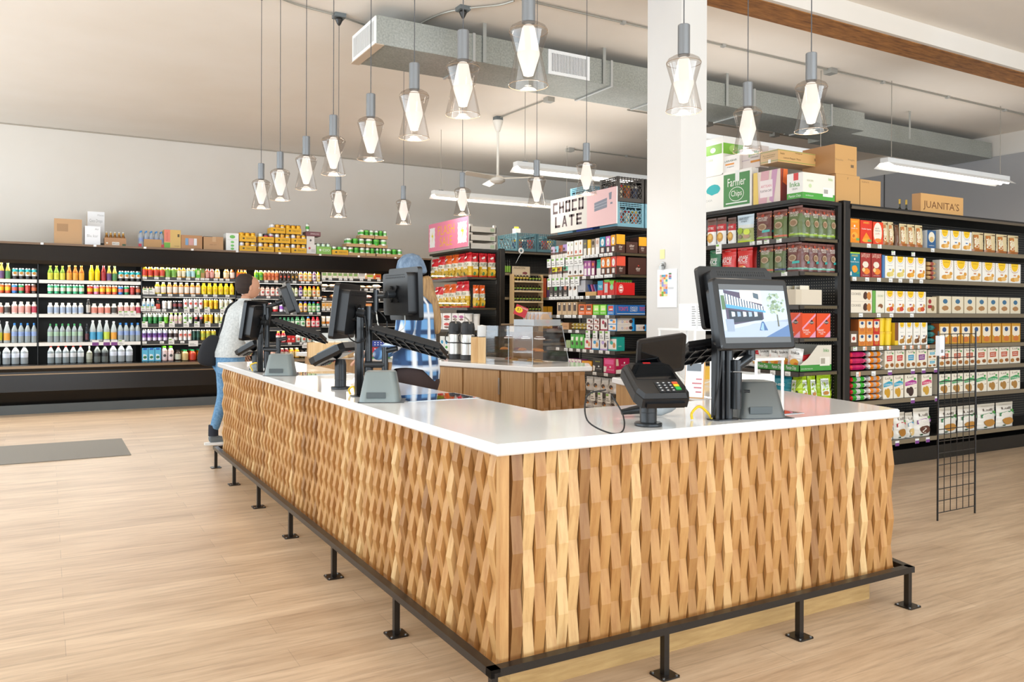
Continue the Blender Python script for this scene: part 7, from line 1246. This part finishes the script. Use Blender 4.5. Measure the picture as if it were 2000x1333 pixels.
def flash(m, w, h):
    x = lambda f: (f - .5) * w; P = M('#e787a2', .8); Yl = M('#eeb04e', .8)
    m.quad((x(0), -.001, 0), (x(1), -.001, 0), (x(1), -.001, h), (x(0), -.001, h), P)
    m.text('FLASH', Yl, x(.46), h * .54, h * .33, -.002, width=w * .42); m.text('SALE', Yl, x(.46), h * .14, h * .33, -.002, width=w * .32)
    for c, a in ((.10, 0), (.86, 1)):
        pts = []; hw, hh = w * (.075 if c < .5 else .11), h * .36; n = 9
        for i in range(n): pts += [(c * 1, -1)]
        ring = []
        for i in range(7): f = -1 + 2 * i / 6; ring += [(f, -1 + (.06 if i % 2 else 0))]
        for i in range(1, 9): f = -1 + 2 * i / 8; ring += [(1 - (.10 if i % 2 else 0), f)]
        for i in range(1, 7): f = 1 - 2 * i / 6; ring += [(f, 1 - (.06 if i % 2 else 0))]
        for i in range(1, 8): f = 1 - 2 * i / 8; ring += [(-1 + (.10 if i % 2 else 0), f)]
        m.add([(x(c) + a_ * hw, -.002, h * .5 + b_ * hh) for a_, b_ in ring], [tuple(range(len(ring)))], M('#f4f2f0', .8))
        m.add([(x(c) - hw * .3, -.003, h * .55), (x(c) + hw * .1, -.003, h * .5), (x(c) - hw * .1, -.003, h * .28), (x(c) + hw * .4, -.003, h * .58), (x(c) + hw * .05, -.003, h * .6), (x(c) + hw * .3, -.003, h * .74)], [(0, 1, 2, 3, 4, 5)], M('#e3da4a', .8))
sign('sale_sign', 3.99, 837, 914, (440, 491, 422, 484), 'pink painted sign reading flash sale in yellow letters', flash)
# ---------------------------------------------------------------- crates
def crate(x, y, z, w, d, h, col, label, rz=0, holes='x'):
    r = thing('milk_crate', label, 'crate', (x, y, z), rz, 'plastic crates on top of the shelving'); C_ = M(col, .45)
    for s in range(4):
        L = w if s % 2 == 0 else d; m = MB(); t = .012
        T = [Matrix.Translation((0, 0, 0)), Matrix.Translation((w, 0, 0)) @ Matrix.Rotation(R_(90), 4, 'Z'), Matrix.Translation((w, d, 0)) @ Matrix.Rotation(R_(180), 4, 'Z'), Matrix.Translation((0, d, 0)) @ Matrix.Rotation(R_(-90), 4, 'Z')][s]
        m.T = T
        m.box(0, L, 0, t, 0, h * .16, C_)
        for k in range(3): m.box(0, L, -.004, t, h * (.80 + .075 * k), h * (.835 + .075 * k), C_)
        m.box(0, .03, -.002, t, 0, h, C_); m.box(L - .03, L, -.002, t, 0, h, C_); m.box(0, L, .004, t, h * .80, h * .835, C_)
        for k in range(9): xx = L * (k + .5) / 9; m.box(xx - .003, xx + .003, 0, t, h * .8, h, C_)
        m.box(L * .32, L * .68, .001, t - .001, h * .66, h * .68, C_); m.box(L * .30, L * .33, 0, t, h * .66, h * .8, C_); m.box(L * .67, L * .70, 0, t, h * .66, h * .8, C_)
        a, b, c, e = .03, L - .03, h * .16, h * .72; n = 6; st = (b - a) / n
        for k in range(-3, n + 1):
            for sg in (1, -1):
                x0_, x1_ = a + k * st, a + k * st + (e - c) * .8
                q0, q1 = max(x0_, a), min(x1_, b)
                if q1 - q0 < .01: continue
                z0_ = c + (q0 - x0_) / .8; z1_ = c + (q1 - x0_) / .8
                if sg == 1: m.bar((q0, t / 2, z0_), (q1, t / 2, z1_), .008, .007, C_)
                else: m.bar((L - q0, t / 2, z0_), (L - q1, t / 2, z1_), .008, .007, C_)
        m.build('side_wall', r)
    MB().box(.005, w - .005, .005, d - .005, .0, .012, C_).build('base', r)
    return r
BLU = '#6fa0b2'; B2 = '#86b4c4'
y_c = 4.66; tz = 2.2935
crate(4.05, y_c, tz, .36, .32, .27, BLU, 'pale blue crate under the black crate beside the chocolate sign')
crate(4.43, y_c, tz, .36, .32, .27, BLU, 'pale blue crate mostly behind the white column')
crate(4.05, y_c, tz + .275, .36, .32, .27, '#2b2622', 'black crate stacked on the pale blue crate by the chocolate sign')
crate(4.43, y_c, tz + .275, .36, .32, .27, '#2b2622', 'black crate mostly behind the white column')
crate(4.07, 5.15, tz, .36, .32, .27, '#3f56a8', 'dark blue crate right behind the chocolate sign')
crate(4.07, 5.55, tz, .36, .32, .27, BLU, 'lower pale blue crate behind the left half of the chocolate sign')
crate(4.12, 5.35, tz + .275, .36, .32, .27, BLU, 'pale blue crate peeking over the chocolate sign')
xa = xs_on(1009, 8.2)
for k in range(2): crate(xa + k * .36, 8.2, 2.2935 , .345, .6 if k == 0 else .32, .28, '#5d8792', ['blue grey crate at the left end above the wooden rack', 'blue grey crate beside it, above the wooden rack'][k])
for q, (bx, by, bz) in enumerate(((4.05, y_c, tz), (4.05, y_c, tz + .275), (xa, 8.2, tz), (xa + .36, 8.2, tz))):
    for i in range(3):
        for j in range(2):
            link('jar', prod_mesh('tub', .09, .17, .09, (['#c8402a', '#e8d8b8', '#c86a3a', '#3a4a6a'][(i + j + q) % 4], ['#e8e4dc', '#c83a3a', '#e8c03a'][(i + q) % 3])), None, (bx + .07 + i * .105, by + .07 + j * .11, bz + .0145), 0, f'{["front", "back"][j]} row {ORD[i+1]} jar in the {["pale blue crate under the black one", "black crate by the chocolate sign", "left blue grey crate", "right blue grey crate"][q]}', 'jar', 'jars inside the crates')
simple('small_white_box', 'small white box with yellow top standing on the blue grey crate', 'box', MB().box(0, .09, 0, .09, 0, .07, WHT).box(.02, .07, .02, .07, .07, .1, M('#e8c03a', .5)), (xs_on(1006, 8.3), 8.3, 2.2935 + .285))
a, b = xs_on(914, 8.2), xs_on(971, 8.2)
for k in range(3):
    m = MB(); W_ = b - a - .05; C_ = M('#dcd6cc', .7)
    for (x0, x1, y0, y1) in ((0, W_, 0, .012), (0, W_, .5, .512), (0, .012, 0, .512), (W_ - .012, W_, 0, .512)): m.box(x0, x1, y0, y1, 0, .088, C_)
    for (x, y) in ((0, 0), (W_ - .04, 0), (0, .47), (W_ - .04, .47)): m.box(x, x + .04, y, y + .04, .088, .12, C_)
    m.box(0, W_, 0, .51, 0, .008, C_); m.box(W_ - .1, W_ - .03, -.001, 0, .02, .07, M('#b8c8a8', .7)); simple('produce_tray', ['bottom', 'middle', 'top'][k] + ' of three stacked pale card trays beside the pink sign', 'tray', m, (a + .03, 8.2, 2.2935 + k * .123), 0, 'stacked pale trays')
# ---------------------------------------------------------------- snack bags under the pink sign
GP = 'snack bags under the pink sale sign'
def pasta(t, c2='#d8b02a'): return ([(.08, '#d83a1c'), (.42, c2), (.60, '#e8e0d0'), (.66, t), (1, t)], [('t', '#2a6a3a', 'RUSTICA', .5, .48, .1, .75), ('r', '#f0ece0', .2, .8, .34, .42), ('b', '#e8c03a', .5, .22, .36, .12), ('b', '#2a7a4a', .35, .14, .14, .08), ('r', '#e8502a', 0, 1, .60, .63), ('p', '#f4f0ea', [(.2, .8), (.6, .86), (.58, .78), (.25, .74)])], .14)
PR, PO = pasta('#d4202c'), pasta('#e8641c')
def gx(i, en, f='X'): row(f, 4.01 if f == 'X' else 8.15, Z1[i], en, f'{W2[i]} shelf under pink sign', GP, lift=.0015)
gx(0, [(837, 850, 1, .33, 'pou', PR, 'red snack bag at the far left end', 'bag', .1), (850, 863, 1, .355, 'pou', PR, 'red snack bag', 'bag', .1), (863, 876, 1, .355, 'pou', PO, 'orange snack bag, left one', 'bag', .1), (876, 889, 1, .355, 'pou', PO, 'orange snack bag, right one', 'bag', .1), (889, 901, 1, .355, 'pou', PR, 'pale red snack bag', 'bag', .1), (901, 914, 1, .36, 'pou', PR, 'large red snack bag at the corner', 'bag', .1)])
gx(0, [(921, 972, 3, .355, 'pou', PR, 'red snack bag facing the camera', 'bag', .1)], 'Y')
gx(1, [(843, 860, 1, .33, 'pou', PR, 'red snack bag', 'bag', .1), (860, 885, 2, .36, 'pou', PO, 'orange snack bag', 'bag', .1), (885, 909, 2, .39, 'pou', PR, 'large red snack bag', 'bag', .1)])
gx(1, [(927, 951, 2, .33, 'pou', PO, 'orange snack bag facing the camera', 'bag', .1)], 'Y')
CAN6 = ('#eeecea', '#e0dedc', [('b', '#c83a3a', .5, .78, .4, .1), ('b', '#6a3a2a', .5, .62, .36, .06), ('r', '#b8bcc0', .06, .94, .50, .515), ('b', '#c83a3a', .5, .32, .4, .1), ('b', '#6a3a2a', .5, .14, .36, .06)])
gx(2, [(846, 880, 2, .25, 'box', CAN6, 'white carton with red fruit print', 'carton', .15), (881, 906, 2, .25, 'box', ('#eeecea', '#e0dedc', [('b', '#a84a8a', .5, .78, .4, .1), ('b', '#6a3a2a', .5, .62, .36, .06), ('b', '#4a9a4a', .5, .32, .3, .1)]), 'white carton with purple fruit print', 'carton', .15)])
gx(2, [(912, 942, 2, .24, 'tub', ('#eceae6', '#dcdad4'), 'white canister', 'tub')], 'Y')
gx(3, [(858, 884, 3, .22, 'box', ('#e8ecec', '#d8dcdc', [('b', '#3a9ac8', .5, .6, .3, .14), ('b', '#4ab04a', .5, .25, .3, .1)]), 'white and blue carton', 'carton', .1)])
# ---------------------------------------------------------------- small wooden rack of oils
yr = 8.02; xr0, xr1 = xs_on(1003, yr), xs_on(1058, yr)
orr = thing('wooden_rack', 'small tiered wooden rack holding rows of little dark oil bottles', 'rack', (xr0, yr - .02, 0)); wd = xr1 - xr0; zz = [at(1030, v, 1, yr).z for v in (549.5, 568.5, 589, 609)]
WD = M('#c9a878', .6)
for x in (-.012, wd): MB().box(x, x + .012, 0, .12, zz[3] - .3, zz[0] + .1, WD).build('side_panel', orr)
for z in zz: MB().box(0, wd + .01, -.01, .12, z - .02, z, WD).box(0, wd, -.012, -.01, z - .022, z + .004, M('#e0c8a0', .6)).build('shelf', orr)
MB().box(-.012, wd + .012, 0, .12, 0, zz[3] - .3, M('#8a6a48', .6)).build('base', orr)
MB().box(0, wd, .118, .125, zz[3] - .3, zz[0], M('#8a7050', .7)).build('back_panel', orr)
m = MB(); m.box(0, wd * .62, 0, .006, 0, .16, M('#d8c4a4', .8)); m.text('ARAKON', M('#5a4a3a', .7), wd * .24, .12, .03, -.001, width=wd * .4); m.add([(wd * (.44 + .09 * cos(t)), -.001, .06 + .022 * sin(t)) for t in [i * .7 for i in range(9)]], [tuple(range(9))], M('#8a4a4a', .8)); m.build('header_card', orr, (0, .06, zz[0] + .06))
ob = bottle(.04, .085, ('#1a1a16', '#9ab83a', '#141412', 'k')).mesh('oil_bottle'); oc_ = bottle(.045, .10, ('#4a3a1a', '#d8c04a', '#e8e4dc', 'k')).mesh('oil_bottle')
for r_ in range(4):
    for i in range(9):
        link('oil_bottle', oc_ if r_ == 0 and i < 5 else ob, None, (xr0 + wd * (i + .5) / 9, yr + .02, zz[r_] + .0015), 0, f'{ORD[i+1]} of nine little oil bottles from the left, {["top", "second", "third", "lowest"][r_]} tier, wooden rack', 'bottle', 'oil bottles on the wooden rack')
row('Y', 8.15, Z1[0] + .08, [(986, 999, 3, .2, 'bot', ('#1a1a16', '#8ab83a', '#141412', 'l'), 'dark tall bottle with green label', 'bottle')], 'top shelf left of the wooden rack', 'bottles behind the black post', lift=.0015)
row('Y', 8.15, Z1[1] + .16, [(1058, 1068, 1, .3, 'box', ('#c8542a', '#a8442a', []), 'tall orange carton', 'carton', .1), (1069, 1078, 2, .24, 'box', ('#6a4a7a', '#5a3a6a', [('r', '#a8b04a', .1, .9, .5, .8)]), 'narrow purple carton', 'carton', .1)], 'shelf right of the wooden rack', 'cartons beside the wooden rack', lift=.0015)
row('Y', 8.15, Z1[2] + .02, [(1060, 1080, 2, .34, 'box', ('#d8a02a', '#b8822a', [('r', '#c8702a', .1, .9, .5, .7)]), 'yellow carton', 'carton', .1)], 'lower shelf right of the wooden rack', 'cartons beside the wooden rack', lift=.0015)
m = MB(); m.T = Matrix.Rotation(R_(90), 4, 'X'); m.lathe([(.022, 0), (.044, 0), (.044, .012), (.022, .012), (.022, 0)], 20, WHT); m.T = Matrix(); m.rod((0, 0, -.04), (-.09, 0, -.19), .002, WHT)
simple('white_ring_tag', 'white ring hanging on a thin line above the wooden rack', 'ring', m, (xs_on(1017, 8.12), 8.12, at(1017, 490, 1, 8.12).z))
# ---------------------------------------------------------------- coffee island goods
SST = M('#d4d2cc', .33, .85)
def airpot(x, y, label, rz):
    r = thing('airpot', label, 'airpot', (x, y, H), rz, 'steel airpots on the island')
    MB().lathe([(0, 0), (.066, 0), (.068, .01), (.068, .05), (.064, .052), (0, .052)], 24, M('#2c2d2e', .5)).build('foot', r)
    MB().lathe([(.064, .05), (.064, .235), (.060, .245)], 24, SST).build('body', r)
    MB().lathe([(.0625, .24), (.065, .245), (.066, .30), (.058, .345), (.04, .36), (0, .362)], 24, M('#222325', .5)).box(-.02, .02, -.085, -.05, .27, .34, M('#1c1d1f', .5)).build('lid', r)
    MB().tube(curve_pts([(.0, -.06, .335), (0, -.02, .372), (0, .05, .39), (0, .11, .40)]), [.008] * 19, M('#8c867c', .4), 8).build('lever', r)
    MB().tube(curve_pts([(.066, 0, .26), (.095, -.02, .21), (.085, -.07, .165), (0, -.105, .16), (-.085, -.07, .165), (-.095, -.02, .21), (-.066, 0, .26)]), .005, M('#1c1d1f', .5), 8).build('carry_strap', r)
p1_ = at(889, 702, 2, H); p2_ = at(913.5, 704, 2, H)
airpot(p1_.x, p1_.y, 'left steel airpot nearest the cashier', R_(-20)); airpot(p2_.x, p2_.y, 'right steel airpot beside the wooden boxes', R_(-10))
ang = math.atan2(dd.y, dd.x) + pi     # front edge of the island, seen from the counter
def onisl(u, v): q = at(u, v, 2, H); return (q.x, q.y, H + .0005)
for k, (u, lb) in enumerate(((934, 'left'), (948, 'right'))):
    q = onisl(u - 7, 708.5 + k); m = MB(); m.box(-.033, .033, 0, .10, 0, .225, PALEW); m.box(-.028, .028, .01, .09, .225, .226, M('#4a3a2a', .7)); simple('wooden_box', f'{lb} of two tall pale wooden cup boxes on the island', 'box', m, (q[0], q[1], q[2]), R_(-30), 'wooden cup boxes')
q = onisl(940, 709); m = MB()
for k in range(11): z = .227 + k * .009; m.lathe([(.036, z), (.042, z + .007), (.042, z + .009), (.036, z + .009)], 20, WHT)
m.lathe([(0, .334), (.042, .326)][::-1], 20, WHT); simple('cup_stack', 'stack of white paper cups standing on the wooden boxes', 'cups', m, (q[0] + .03, q[1] + .05, q[2]), 0)
# acrylic pastry case: near vertical edge at u 1040
cs0 = at(1040, 713, 2, H); cl = at(950, 706.5, 2, H); cr2 = at(1104, 710, 2, H)
case_ = thing('pastry_case', 'clear acrylic pastry case standing on the white island top', 'display case', (cs0.x, cs0.y, H + .001)); V1 = Vector((cl.x - cs0.x, cl.y - cs0.y)); V2 = Vector((cr2.x - cs0.x, cr2.y - cs0.y)); V1 = V1.normalized() * .62; V2 = V2.normalized() * .42
def cp(a, b, z): return (V1.x * a + V2.x * b, V1.y * a + V2.y * b, z)
hc_ = .325
def panel(pts, nm='acrylic_panel', mt=None):
    m = MB(); P = [Vector(p) for p in pts]; n = (P[1] - P[0]).cross(P[2] - P[0]).normalized() * .004; vs = [tuple(p) for p in P] + [tuple(p + n) for p in P]; k = len(P)
    m.add(vs, [tuple(range(k)), tuple(reversed(range(k, 2 * k)))] + [(i, k + i, k + (i + 1) % k, (i + 1) % k) for i in range(k)], mt or ACR); return m.build(nm, case_)
panel([cp(0, 0, 0), cp(1, 0, 0), cp(1, 0, hc_), cp(0, 0, hc_)]); panel([cp(0, 0, 0), cp(0, 1, 0), cp(0, .80, hc_), cp(0, 0, hc_)]); panel([cp(1, 0, 0), cp(1, 1, 0), cp(1, .8, hc_), cp(1, 0, hc_)])
panel([cp(0, 1, 0), cp(1, 1, 0), cp(1, .8, hc_), cp(0, .8, hc_)]); panel([cp(0, 0, hc_), cp(1, 0, hc_), cp(1, .8, hc_), cp(0, .8, hc_)]); panel([cp(0, 0, .005), cp(1, 0, .005), cp(1, 1, .005), cp(0, 1, .005)])
for z in (.10, .205): panel([cp(.01, .02, z), cp(.99, .02, z), cp(.99, .88, z), cp(.01, .88, z)], 'acrylic_shelf')
m = MB()
for a, b in ((0, 0), (.5, 0), (1, 0), (0, 1)): m.rod(cp(a, b, 0), cp(a, b * .8, hc_), .003, clear('#dfe6ea', .5), 6)
m.build('edge_strip', case_)
def pastry(a, b, z, c, s, lab, seed, hh=.6):
    rnd = random.Random(seed); m = MB(); n = 8
    for ring in range(4):
        t0, t1 = ring / 4 * pi / 2, (ring + 1) / 4 * pi / 2; vs = []
        for t in (t0, t1):
            for k in range(10): q = 2 * pi * k / 10; r = s * cos(t) * (1 + .12 * math.sin(3 * q + seed)); vs.append((r * cos(q), r * sin(q), s * hh * sin(t)))
        m.add(vs, [(k, (k + 1) % 10, 10 + (k + 1) % 10, 10 + k) for k in range(10)], M(c[ring % len(c)], .7), True)
    p = cp(a, b, z + .007); return simple('pastry', lab, 'pastry', m, (case_.location[0] + p[0], case_.location[1] + p[1], case_.location[2] + p[2]), 0, 'pastries in the acrylic case')
k = 0
for (z, cols, nm, aa) in ((.205, ['#f0e8e0', '#6a3a24'], 'white iced brown pastry', (.10, .26, .42, .60, .78)), (.10, ['#a8622a', '#c8843a'], 'golden brown pastry', (.12, .30, .48, .70, .88)), (.006, ['#b8905a', '#8a6434'], 'pale bun', (.15, .4, .65, .88))):
    for i, a_ in enumerate(aa):
        k += 1; pastry(a_, .35 + .15 * (i % 2), z, cols if i != 3 else ['#8a4a2a', '#7a3a1e'], .042, f'{ORD[i+1]} {nm} from the right, {["bottom", "middle", "upper"][0 if z < .05 else 1 if z < .15 else 2]} level of acrylic case', k)
tr = thing('cookie_tray', 'clear tray of wrapped cookies standing on top of the pastry case', 'tray', (case_.location[0], case_.location[1], H + hc_ + .006))
m = MB(); A1, B1 = cp(.02, .05, 0), cp(.56, .05, 0); P4 = [cp(.0, .04, 0), cp(.42, .04, 0), cp(.42, .76, 0), cp(.0, .76, 0)]
GT_ = clear('#cfd6da', .35)
for i in range(4):
    a, b = P4[i], P4[(i + 1) % 4]; m.add([a, b, (b[0], b[1], .055), (a[0], a[1], .055)], [(0, 1, 2, 3)], GT_)
m.add(P4, [(0, 1, 2, 3)], GT_); m.build('tray_body', tr)
for i in range(5):
    m = MB(); m.T = Matrix.Rotation(R_(90), 4, 'X') @ Matrix.Translation((0, .052, 0)); m.cyl(.05, -.012, .012, 18, M(['#c8924a', '#b87a3a', '#a8703a'][i % 3], .7)); m.T = Matrix(); o_ = simple('wrapped_cookie', f'{ORD[i+1]} of five round wrapped cookies standing in the clear tray', 'cookie', m, (tr.location[0] + cp(.05 + .08 * i, .40, 0)[0], tr.location[1] + cp(.05 + .08 * i, .40, 0)[1], tr.location[2] + .003), math.atan2(V1.y, V1.x) - pi / 2, 'wrapped cookies in the clear tray')
    w_ = MB(); w_.box(-.06, .06, -.018, .018, 0, .115, WRAP); w_.box(-.006, .03, -.0192, -.018, .02, .04, M('#e8602a', .5)); w_.build('wrapper', o_)
m = MB(); m.box(-.055, .055, 0, .002, 0, .09, M('#b8202c', .5)); m.add([(-.02 + .034 * cos(t), -.001, .05 + .026 * sin(t)) for t in [i * 2 * pi / 16 for i in range(16)]], [tuple(range(16))], M('#e8c81c', .5)); m.text('COOKIES', M('#f0e0d0', .6), .022, .07, .012, -.001); m.text('$3', M('#8a4a1c', .6), -.02, .04, .025, -.0018)
o_ = simple('price_card', 'tilted red price card with yellow oval on the cookie tray', 'card', m, (tr.location[0] + cp(.36, .1, 0)[0], tr.location[1] + cp(.36, .1, 0)[1], tr.location[2] + .085), 0); o_.rotation_euler = (0, R_(22), R_(-35))
simple('woven_lid', 'flat brown woven lid resting on the pastry case', 'lid', MB().box(-.15, .15, -.1, .1, 0, .012, M('#7a6248', .8)), (case_.location[0] + cp(.74, .4, 0)[0], case_.location[1] + cp(.74, .4, 0)[1], H + hc_ + .006), R_(60))
# steel cup, tea boxes, wooden crate with yellow bags and grey lid
q = onisl(859, 702); simple('steel_cup', 'small steel cup on the island behind the cashier', 'cup', MB().lathe([(0, 0), (.035, 0), (.038, .005), (.036, .07), (.033, .07), (.034, .01), (0, .008)], 20, SST), q)
def dots(c): return (c, c, [('o', '#e8e8ec', x, z, .04, .09) for x in (.25, .42, .59, .76) for z in (.3, .7)])
for k, (c, u, z) in enumerate((('#2a9a4a', 741, .0), ('#b02030', 741, .055), ('#24388c', 741, .115))):
    q = onisl(u, 701); m = pbox(.17, .053, .12, dots(c)); simple('tea_box', ['green tea box at the bottom of the dotted stack', 'red dotted box in the middle of the stack', 'blue dotted box on top of the stack'][k], 'box', m, (q[0], q[1], q[2] + z + k * .0005), R_(-30), 'dotted boxes behind the keyboard')
q = at(646, 699, 2, H); wc = thing('wooden_crate', 'pale wooden crate of yellow bags behind the nearest left station', 'crate', (q.x, q.y, H + .0005), R_(-30)); m = MB()
for a_ in ((-.20, .20, -.13, -.118), (-.20, .20, .118, .13), (-.20, -.188, -.13, .13), (.188, .20, -.13, .13)): m.box(a_[0], a_[1], a_[2], a_[3], 0, .15, PALEW)
m.box(-.2, .2, -.13, .13, 0, .01, PALEW); m.box(-.012, .012, -.132, -.13, 0, .15, PALEW); m.build('crate_body', wc)
for i in range(5): o_ = link('snack_bag', prod_mesh('pou', .06, .13, .05, ([(.4, '#e8c02a'), (1, '#e8e4d4')], [])), None, (q.x + .068 * (i - 2) * .86, q.y - .068 * (i - 2) * .5, H + .035), R_(-30), f'{ORD[i+1]} of five small yellow bags in the pale wooden crate', 'bag', 'yellow bags in the wooden crate')
m = MB(); m.prism(rrect(.40, .24, .05), 0, .03, M('#c4c8c6', .4), sc=.94); o_ = simple('grey_lid', 'rounded grey plastic lid leaning behind the wooden crate', 'lid', m, (q.x + .12, q.y + .20, H + .12), R_(-30)); o_.rotation_euler = (R_(62), 0, R_(-30))
